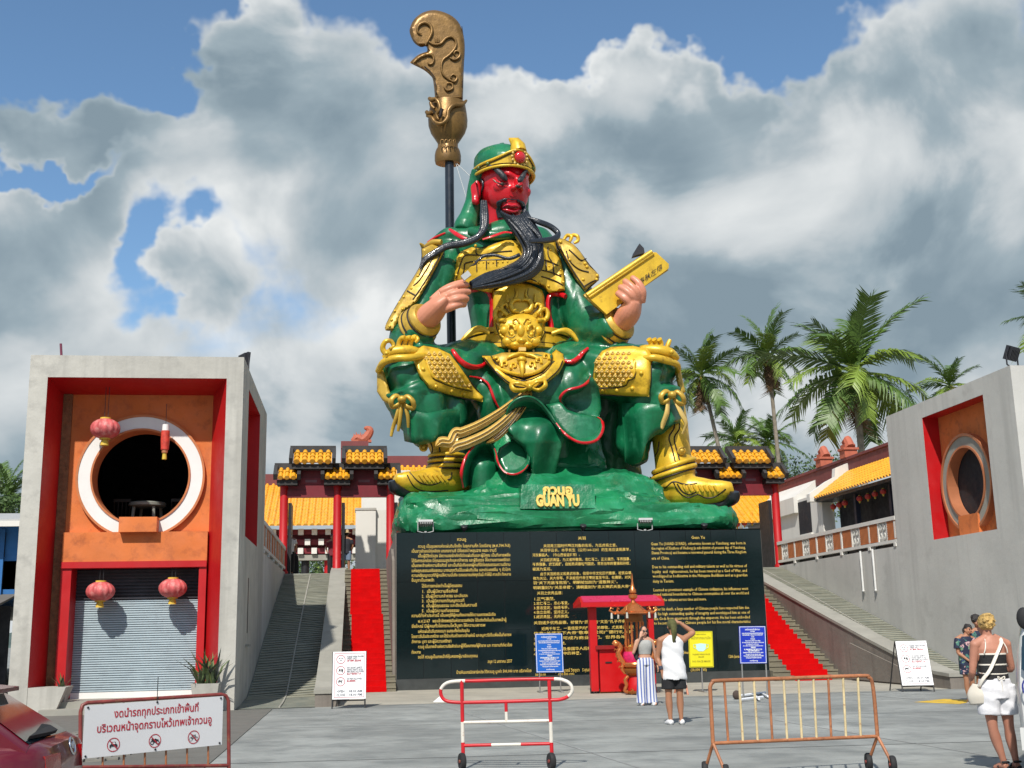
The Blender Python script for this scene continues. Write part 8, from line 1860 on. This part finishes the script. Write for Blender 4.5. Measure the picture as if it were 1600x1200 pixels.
def floral_mat(name):
    mt = bpy.data.materials.new(name); mt.use_nodes = True; N = mt.node_tree.nodes; L = mt.node_tree.links; b = N['Principled BSDF']; b.inputs['Roughness'].default_value = .8
    tc = N.new('ShaderNodeTexCoord'); vo = N.new('ShaderNodeTexVoronoi'); vo.inputs['Scale'].default_value = 11; vo.inputs['Randomness'].default_value = 1; L.new(tc.outputs['Object'], vo.inputs['Vector'])
    cr = N.new('ShaderNodeValToRGB'); cr.color_ramp.interpolation = 'CONSTANT'; e = cr.color_ramp.elements; e[0].color = (.012, .016, .04, 1); e[1].position = .52; e[1].color = (.05, .16, .13, 1)
    for p_, c_ in ((.62, (.16, .26, .16)), (.70, (.02, .05, .12)), (.80, (.55, .33, .33)), (.86, (.012, .016, .04))): x = e.new(p_); x.color = (*c_, 1)
    sp_ = N.new('ShaderNodeSeparateColor'); L.new(vo.outputs['Color'], sp_.inputs[0]); nz = N.new('ShaderNodeTexNoise'); nz.inputs['Scale'].default_value = 18; L.new(tc.outputs['Object'], nz.inputs['Vector'])
    mx = N.new('ShaderNodeMath'); mx.operation = 'MULTIPLY_ADD'; mx.inputs[1].default_value = .35; L.new(nz.outputs[0], mx.inputs[0]); L.new(sp_.outputs[0], mx.inputs[2]); sb = N.new('ShaderNodeMath'); sb.operation = 'SUBTRACT'; sb.inputs[1].default_value = .17; L.new(mx.outputs[0], sb.inputs[0])
    L.new(sb.outputs[0], cr.inputs[0]); L.new(cr.outputs[0], b.inputs['Base Color']); return mt

# ---- woman posing before the censer, facing the viewer
F = Fig('woman in grey crop top and blue white striped trousers, hand raised to her face', AZ(1011, 1102), 1.70)
b = MB(); F.rings(b, [(.86, 0, 0, .16, .11), (.98, 0, 0, .15, .105), (1.08, 0, 0, .125, .09), (1.2, 0, 0, .14, .10), (1.30, 0, -.01, .16, .115), (1.38, 0, 0, .165, .09), (1.43, 0, 0, .10, .07), (1.46, 0, 0, .06, .055)])
F.leg(b, (-.09, 0, .88), (-.10, -.01, .48), (-.11, .01, .09), (-.1, -1, 0)); F.leg(b, (.09, 0, .88), (.11, -.01, .48), (.13, .01, .09), (.2, -1, 0))
F.arm(b, (-.175, 0, 1.37), (-.27, -.04, 1.12), (-.12, -.14, 1.47), .82); F.hand(b, (-.12, -.14, 1.47), (.35, .1, 1), (1, -.2, -.2), .5)
F.arm(b, (.175, 0, 1.37), (.24, .02, 1.08), (.27, -.02, .84), .82); F.hand(b, (.27, -.02, .84), (.05, -.1, -1), (0, -1, -.1), .4)
F.head(b, (-.005, -.02, 1.585), (.08, -1, -.05), .05); F.part('body', b, SK['pale'], .008)
F.face('pale')
b = MB(); F.rings(b, [(1.10, 0, 0, .134, .098), (1.12, 0, 0, .136, .10), (1.2, 0, -.004, .150, .112), (1.30, 0, -.012, .170, .13), (1.37, 0, -.006, .158, .105), (1.405, 0, 0, .125, .085)]); F.part('crop_top', b, mat('grey_cotton', (.36, .36, .34), .8, var=.1, scale=9, bump=.2, bscale=25), smooth=60)
b = MB()
for s_ in (-1, 1):
    F.tube(b, [(s_ * .08, 0, .98), (s_ * .092, 0, .80), (s_ * .105, 0, .50), (s_ * .118, .0, .20), (s_ * .125, -.01, .045)], [(.10, .105), (.105, .11), (.098, .10), (.105, .11), (.115, .12)], 20)
F.rings(b, [(.86, 0, 0, .172, .122), (.95, 0, 0, .165, .115), (1.03, 0, 0, .140, .10)]); F.part('striped_trousers', b, stripe_mat(), .012, 2)
b = MB(); H = F.H
F.ball(b, H(0, .035, -.03), (.088, .088, .095)); 
for s_ in (-1, 1): F.tube(b, [H(s_ * .065, .06, .0), H(s_ * .088, -.02, -.015), H(s_ * .10, -.12, -.02), V((s_ * .13, -.02, 1.33)), V((s_ * .15, .02, 1.18)), V((s_ * .14, .03, 1.05))], [.03, .034, .036, .04, .036, .015], 10)
F.tube(b, [H(0, .0, -.08), V((0, .09, 1.40)), V((0, .10, 1.2))], [(.09, .05), (.12, .05), (.12, .04)], 12); F.part('hair', b, m_hairdk, .012, 2)
for s_ in (-1, 1): b = MB(); F.ball(b, H(s_ * .034, .010, .088), (.027, .012, .021)); F.part('sunglass_lens', b, m_ink)
b = MB(); F.tube(b, [H(-.06, .015, .075), H(0, .018, .10), H(.06, .015, .075)], [.004] * 3, 6); F.part('sunglass_bridge', b, m_ink)
for s_ in (-1, 1): b = MB(); F.tube(b, [(s_ * .12, .06, .03), (s_ * .122, -.05, .035), (s_ * .13, -.16, .028)], [(.045, .03), (.05, .035), (.035, .025)], 12); F.part('shoe', b, m_wpanel)
b = MB(); F.tube(b, [(.268, -.02, .87), (.27, -.02, .90)], [.034, .036], 12); F.part('wrist_band', b, m_ink)
b = MB(); F.tube(b, [(-.16, .08, 1.30), (-.20, .05, 1.1), (-.17, .0, .98)], [.03, .05, .04], 10); F.part('shoulder_bag', b, m_rubber)

# ---- man photographing, seen from behind
F = Fig('man in white sleeveless top and black shorts seen from behind, arm raised', AZ(1056, 1132), 1.76)
b = MB(); F.rings(b, [(.84, 0, 0, .165, .12), (.98, 0, 0, .155, .11), (1.1, 0, 0, .15, .10), (1.25, 0, 0, .175, .115), (1.37, 0, 0, .19, .105), (1.43, 0, 0, .13, .08), (1.47, 0, 0, .065, .06)])
F.leg(b, (-.09, 0, .88), (-.10, .0, .48), (-.085, .01, .09), (-.25, 1, 0), 1.05); F.leg(b, (.09, 0, .88), (.095, .0, .48), (.10, .01, .09), (.15, 1, 0), 1.05)
F.arm(b, (.20, 0, 1.39), (.40, .06, 1.50), (.17, .10, 1.68), 1.12); F.hand(b, (.17, .10, 1.68), (-1, .15, .1), (0, .3, 1), .6)
F.arm(b, (-.20, 0, 1.38), (-.25, .05, 1.10), (-.21, -.03, .88), 1.08); F.hand(b, (-.21, -.03, .88), (.05, .05, -1), (.2, 1, 0), .5)
F.head(b, (.02, .02, 1.61), (.0, 1, .1)); F.part('body', b, SK['tan'], .009)
wob = lambda t: .012 * math.sin(5 * t)
b = MB(); F.rings(b, [(.73, .01, -.0, .215, .165), (.78, .01, 0, .215, .165), (.95, .01, 0, .205, .15), (1.1, .0, 0, .188, .132), (1.25, 0, 0, .190, .13), (1.36, 0, 0, .196, .12), (1.42, 0, 0, .15, .095), (1.455, 0, 0, .085, .075)], lump=wob)
tme = remesh(b, .014 * F.k, 2)
NRM = [v.normal.copy() for v in tme.vertices]
for v, nv in zip(tme.vertices, NRM): p = (v.co - F.o); v.co = v.co + nv * (.010 * math.sin(p.x * 14 + p.z * 22) * math.sin(p.z * 9 + p.x * 5))
from_mesh(tme).build('tank_top', mat('white_cotton', (.70, .70, .71), .85, var=.04, bump=.15, bscale=14), F.T, smooth=180)
b = MB()
for s_ in (-1, 1): F.tube(b, [(s_ * .085, 0, .90), (s_ * .098, 0, .72), (s_ * .105, 0, .575)], [(.10, .115), (.105, .115), (.11, .115)], 18)
F.rings(b, [(.76, 0, 0, .17, .13), (.88, 0, 0, .17, .12), (.98, 0, 0, .15, .11)]); F.part('shorts', b, mat('black_cloth', (.012, .012, .014), .85), .013, 2)
b = MB(); H = F.H; F.ball(b, H(0, .03, -.005), (.088, .10, .105)); F.tube(b, [H(0, .05, -.06), H(0, -.05, -.115), H(.005, -.16, -.125), H(.01, -.27, -.11)], [(.07, .06), (.07, .045), (.06, .03), (.035, .02)], 14); F.part('olive_head_scarf', b, mat('olive_cloth', (.085, .085, .025), .85, var=.2, scale=12, bump=.3, bscale=30), .011, 2)
b = MB(); F.tube(b, [H(.0, -.22, -.12), H(-.01, -.33, -.11)], [.03, .012], 10); F.part('hair', b, m_hairdk)
for s_, x, dx in ((-1, -.085, -.04), (1, .10, .02)): b = MB(); F.tube(b, [(x, -.07, .035), (x + dx * .4, .04, .045), (x + dx, .17, .025)], [(.042, .035), (.05, .042), (.034, .022)], 12); F.part('shoe', b, m_wpanel)
b = MB(); F.tube(b, [(-.215, -.025, .90), (-.222, -.015, .96)], [.036, .037], 12); F.part('wrist_band', b, mat('dark_band', (.03, .035, .06), .6))
b = MB(); F.ball(b, (.21, .02, .86), (.035, .05, .085)); F.part('hip_pouch', b, m_rubber)

# ---- blonde woman at the right, seen from behind
F = Fig('blonde woman in black bandeau top and white shorts seen from behind at right', AZ(1568, 1204), 1.70)
b = MB(); F.rings(b, [(.84, 0, 0, .175, .125), (.98, 0, 0, .165, .12), (1.08, 0, 0, .15, .105), (1.2, 0, 0, .158, .105), (1.32, 0, 0, .175, .105), (1.395, 0, 0, .165, .085), (1.43, 0, .0, .10, .07), (1.47, 0, 0, .058, .055)])
F.leg(b, (-.085, 0, .86), (-.075, .0, .47), (.02, .01, .09), (-.1, 1, 0), 1.02); F.leg(b, (.10, 0, .86), (.12, .0, .47), (.165, .01, .09), (.2, 1, 0), 1.02)
F.arm(b, (-.19, 0, 1.37), (-.235, .03, 1.07), (-.16, .22, .98), 1.02); F.hand(b, (-.16, .22, .98), (.4, 1, .2), (0, 0, 1), .6)
F.arm(b, (.19, 0, 1.37), (.245, .04, 1.10), (.16, .24, 1.08), 1.02); F.hand(b, (.16, .24, 1.08), (-.4, 1, .2), (0, 0, 1), .6)
F.head(b, (-.03, .02, 1.585), (-.2, 1, -.15)); F.part('body', b, SK['red'], .008)
b = MB(); F.rings(b, [(.985, 0, 0, .172, .126), (1.02, 0, 0, .168, .122), (1.12, 0, 0, .158, .113), (1.2, 0, 0, .163, .113), (1.262, 0, 0, .168, .113)]); F.part('bandeau_top', b, mat('black_knit', (.014, .014, .015), .8, bump=.3, bscale=40), smooth=60)
b = MB(); F.rings(b, [(1.258, 0, 0, .170, .115), (1.268, 0, 0, .171, .116), (1.276, 0, 0, .170, .114)]); F.part('top_edge', b, m_brwhite, smooth=60)
b = MB(); F.rings(b, [(1.142, 0, 0, .160, .115), (1.15, 0, 0, .162, .117), (1.158, 0, 0, .161, .115)]); F.part('white_cord', b, m_brwhite, smooth=60)
b = MB(); F.rings(b, [(1.05, 0, 0, .164, .119), (1.058, 0, 0, .166, .121), (1.066, 0, 0, .164, .119)], lump=lambda t: .012 * math.sin(t)); F.part('white_cord', b, m_brwhite, smooth=60)
for x0, x1, x2 in ((-.145, -.12, -.09), (.14, .125, .10)): b = MB(); F.tube(b, [(x0, -.10, 1.27), (x1 * 1.02, -.105, 1.34), (x2, -.055, 1.425), (x2, .0, 1.44)], [.007] * 4, 6); F.part('top_strap', b, m_brwhite)
b = MB()
for s_ in (-1, 1): F.tube(b, [(s_ * .09 + .005, 0, .92), (s_ * .10 + .008, 0, .76), (s_ * .108 + .01, 0, .60)], [(.118, .132), (.118, .128), (.116, .122)], 20)
F.rings(b, [(.78, .005, 0, .19, .145), (.88, .005, 0, .19, .14), (1.0, 0, 0, .176, .13)]); sme = remesh(b, .011 * F.k, 2); NRM = [v.normal.copy() for v in sme.vertices]
for v, nv in zip(sme.vertices, NRM): p = (v.co - F.o); v.co = v.co + nv * (.006 * math.sin(p.x * 26 + p.z * 30) * math.sin(p.z * 17 - p.x * 9))
from_mesh(sme).build('shorts', mat('white_denim', (.70, .70, .73), .85, var=.05, bump=.15, bscale=20), F.T, smooth=180)
b = MB(); F.tube(b, [(.01, -.135, .98), (.012, -.142, .92), (.01, -.14, .85)], [.005] * 3, 6); F.part('drawstring', b, m_brwhite)
for s_ in (-1, 1): b = MB(); F.tube(b, [(.01, -.128, 1.0), (.01 + s_ * .04, -.14, 1.02), (.01 + s_ * .03, -.14, .985), (.01, -.13, 1.0)], [.006] * 4, 6); F.part('bow', b, m_brwhite)
b = MB(); H = F.H; r_ = random.Random(4)
F.ball(b, H(0, .03, -.02), (.094, .096, .10))
for k in range(90): a_ = r_.uniform(0, 6.28); e_ = r_.uniform(-.9, 1.3); F.ball(b, H(.086 * math.cos(a_) * math.cos(e_), .025 + .094 * math.sin(e_), -.035 + .088 * math.sin(a_) * math.cos(e_)), r_.uniform(.010, .022), 7, 5)
F.part('hair', b, m_hairbl, .006, 1)
b = MB(); F.tube(b, [(.10, .0, 1.45), (.085, -.09, 1.40), (.0, -.118, 1.27), (-.10, -.118, 1.10), (-.19, -.08, .98), (-.21, -.03, .90)], [(.022, .006)] * 6, 8, flat=(1, 0, .6)); F.part('bag_strap', b, m_brwhite)
b = MB(); F.tube(b, [(-.20, .0, .93), (-.235, .0, .82), (-.225, .0, .72)], [(.02, .06), (.03, .10), (.025, .085)], 14); F.part('shoulder_bag', b, mat('cream_bag', (.58, .54, .46), .7))
for x, dx in ((.02, -.02), (.165, .04)):
    b = MB(); F.tube(b, [(x - dx * .4, -.07, .018), (x, .05, .02), (x + dx, .19, .014)], [(.044, .016), (.05, .018), (.04, .012)], 12); F.part('sandal_sole', b, m_rubber)
    b = MB(); F.tube(b, [(x - .045, .07, .03), (x, .06, .07), (x + .045, .07, .03)], [.012] * 3, 8); F.part('sandal_strap', b, m_rubber)
    b = MB(); F.tube(b, [(x - .04, -.02, .09), (x, -.045, .095), (x + .04, -.02, .09)], [.012] * 3, 8); F.part('sandal_strap', b, m_rubber)

# ---- couple by the right wall
FLO = floral_mat('floral_print')
F = Fig('woman in dark floral dress leaning her head sideways by the right ramp', AZ(1517, 1098), 1.62)
b = MB(); F.rings(b, [(.86, 0, 0, .16, .12), (1.0, 0, 0, .15, .11), (1.15, 0, 0, .15, .11), (1.3, .01, 0, .17, .115), (1.38, .01, 0, .16, .095), (1.43, .02, 0, .09, .07), (1.46, .03, 0, .055, .055)])
F.leg(b, (-.07, 0, .86), (-.06, -.02, .47), (-.03, .01, .09), (-.1, -1, 0), 1.0); F.leg(b, (.08, 0, .86), (.08, .0, .47), (.10, .03, .09), (.3, -1, 0), 1.0)
F.arm(b, (-.18, 0, 1.36), (-.20, -.04, 1.07), (-.04, -.17, .90)); F.hand(b, (-.04, -.17, .90), (.9, -.3, -.3), (0, -.4, .9), .5)
F.arm(b, (.19, 0, 1.36), (.22, -.04, 1.07), (.12, -.16, .90)); F.hand(b, (.12, -.16, .90), (-.9, -.3, -.3), (0, -.4, .9), .5)
F.head(b, (.09, -.02, 1.56), (.25, -1, -.05), .38); F.part('body', b, SK['tan'], .009); F.face('tan')
b = MB(); F.rings(b, [(.60, .01, 0, .19, .15), (.70, .01, 0, .192, .15), (.9, .0, 0, .182, .14), (1.08, 0, 0, .168, .125), (1.25, 0, 0, .175, .128), (1.36, .01, 0, .178, .112), (1.42, .01, 0, .12, .085)])
F.tube(b, [(-.16, 0, 1.37), (-.20, -.02, 1.25), (-.21, -.03, 1.16)], [.072, .072, .078], 14); F.tube(b, [(.17, 0, 1.37), (.215, -.02, 1.25), (.225, -.03, 1.16)], [.072, .072, .078], 14); F.part('floral_dress', b, FLO, .013, 2)
b = MB(); H = F.H; F.ball(b, H(0, .045, -.018), (.09, .092, .09)); F.ball(b, H(0, .09, -.08), (.05, .05, .05)); F.ball(b, H(0, -.02, -.05), (.09, .06, .09)); F.part('hair', b, m_hairdk, .012, 2)
for x in (-.03, .10): b = MB(); F.tube(b, [(x, .06, .02), (x, -.06, .022), (x + .02, -.17, .015)], [(.042, .016), (.045, .018), (.035, .012)], 12); F.part('sandal', b, m_brwhite)
F = Fig('dark haired person in floral shirt standing behind the leaning woman', AZ(1540, 1096.5), 1.74)
b = MB(); F.rings(b, [(.84, 0, 0, .17, .12), (1.0, 0, 0, .16, .11), (1.2, 0, 0, .175, .115), (1.36, 0, 0, .19, .105), (1.43, 0, 0, .11, .075), (1.47, 0, 0, .06, .058)])
F.leg(b, (-.09, 0, .88), (-.09, .0, .48), (-.09, .01, .09), TOE_C); F.leg(b, (.09, 0, .88), (.09, .0, .48), (.10, .01, .09), TOE_C)
for s_ in (-1, 1): F.arm(b, (s_ * .2, 0, 1.38), (s_ * .25, .02, 1.10), (s_ * .2, -.1, .90)); F.hand(b, (s_ * .2, -.1, .90), (0, -.3, -1), (0, -1, 0), .4)
F.head(b, (-.03, -.02, 1.61), (-.3, -1, 0), -.1); F.part('body', b, SK['tan'], .011); F.face('tan')
b = MB(); F.rings(b, [(.78, 0, 0, .19, .14), (1.0, 0, 0, .18, .13), (1.2, 0, 0, .188, .13), (1.36, 0, 0, .195, .118), (1.43, 0, 0, .13, .09)])
for s_ in (-1, 1): F.tube(b, [(s_ * .18, 0, 1.38), (s_ * .225, .01, 1.25), (s_ * .24, .02, 1.15)], [.075, .075, .08], 14)
F.part('floral_shirt', b, FLO, .014, 2)
b = MB()
for s_ in (-1, 1): F.tube(b, [(s_ * .09, 0, .9), (s_ * .1, 0, .7), (s_ * .1, 0, .52)], [.115, .11, .105], 16)
F.part('shorts', b, mat('black_cloth', (.012, .012, .014), .85), .014, 2)
b = MB(); H = F.H; F.ball(b, H(0, .05, -.02), (.10, .10, .10)); r_ = random.Random(8)
for k in range(26): a_ = r_.uniform(0, 6.28); e_ = r_.uniform(-.2, 1.3); F.ball(b, H(.09 * math.cos(a_) * math.cos(e_), .05 + .09 * math.sin(e_), -.03 + .08 * math.sin(a_) * math.cos(e_)), .032, 8, 6)
F.part('curly_hair', b, m_hairdk, .012, 1)
for x in (-.09, .10): b = MB(); F.tube(b, [(x, .06, .025), (x, -.06, .03), (x, -.17, .02)], [(.045, .024), (.048, .03), (.036, .018)], 12); F.part('shoe', b, m_rubber)

# ---- visitors at the top of the ramp
def far_person(label, foot, H, facing, top, low, hat=None, lowlen=.55):
    F = Fig(label, foot, H); b = MB(); F.rings(b, [(.84, 0, 0, .165, .12), (1.0, 0, 0, .155, .11), (1.2, 0, 0, .17, .115), (1.36, 0, 0, .185, .105), (1.43, 0, 0, .11, .075), (1.47, 0, 0, .06, .058)])
    for s_ in (-1, 1):
        F.leg(b, (s_ * .09, 0, .88), (s_ * .1, .0, .48), (s_ * .1, .01, .09), (0, facing, 0)); F.arm(b, (s_ * .2, 0, 1.38), (s_ * .26, .02, 1.12), (s_ * .2, facing * .14, .95)); F.hand(b, (s_ * .2, facing * .14, .95), (0, facing, -.4), (0, 0, 1), .4)
    F.head(b, (0, facing * .02, 1.60), (0, facing, 0)); F.part('body', b, SK['tan'], .014)
    b = MB(); F.rings(b, [(.82, 0, 0, .185, .14), (1.0, 0, 0, .178, .128), (1.2, 0, 0, .186, .13), (1.36, 0, 0, .195, .118), (1.43, 0, 0, .13, .09)])
    for s_ in (-1, 1): F.tube(b, [(s_ * .18, 0, 1.38), (s_ * .23, .01, 1.22)], [.075, .078], 12)
    F.part('shirt', b, top, .018, 2); b = MB()
    for s_ in (-1, 1): F.tube(b, [(s_ * .09, 0, .92), (s_ * .1, 0, .7), (s_ * .1, 0, lowlen)], [.115, .108, .10], 14)
    F.part('trousers' if lowlen < .3 else 'shorts', b, low, .018, 2)
    b = MB(); F.ball(b, F.H(0, .035, -.025), (.09, .095, .095)); F.part('hair', b, m_hairdk)
    for s_ in (-1, 1): b = MB(); F.tube(b, [(s_ * .1, -facing * .06, .03), (s_ * .1, facing * .06, .035), (s_ * .1, facing * .17, .02)], [(.045, .028), (.048, .032), (.034, .02)], 10); F.part('shoe', b, m_rubber)
    if hat: b = MB(); b.lathe([(.19 * F.k, 0), (.195 * F.k, .01), (.10 * F.k, .03), (.095 * F.k, .12), (.06 * F.k, .14), (.002, .14)], F.w(F.H(0, .06, -.01)), 20); F.part('sun_hat', b, hat, smooth=40)
    return F
p = AY(452, 893, 47.6); far_person('visitor in white shirt and dark trousers at the top of the left ramp', V((p.x, 47.6, ZT)), 1.72, 1, m_wpanel, mat('black_cloth', (.012, .012, .014), .85), None, .12)
p = AY(541, 893, 47.2); far_person('visitor in straw hat and denim shorts at the top of the left stairs', V((p.x, 47.2, ZT)), 1.66, 1, mat('dark_top', (.02, .02, .028), .8), mat('denim', (.16, .22, .32), .8), mat('straw', (.55, .42, .24), .8))
p = AY(519, 893, 48.6); far_person('visitor in dark red half hidden behind the gateway column', V((p.x, 48.6, ZT)), 1.68, -1, mat('wine_shirt', (.16, .02, .03), .8), mat('black_cloth', (.012, .012, .014), .85), None, .12)
p = AY(461, 893, 48.4); F = Fig('child in black hooded clothes beside the visitor in white shirt', V((p.x, 48.4, ZT)), 1.05)
b = MB(); F.rings(b, [(.02, 0, 0, .24, .2), (.5, 0, 0, .25, .2), (.95, 0, 0, .22, .17), (1.3, 0, 0, .2, .14), (1.42, 0, 0, .1, .09)]); F.head(b, (0, 0, 1.58), (0, -1, 0)); F.part('body', b, mat('black_cloth', (.012, .012, .014), .85), .02, 2)
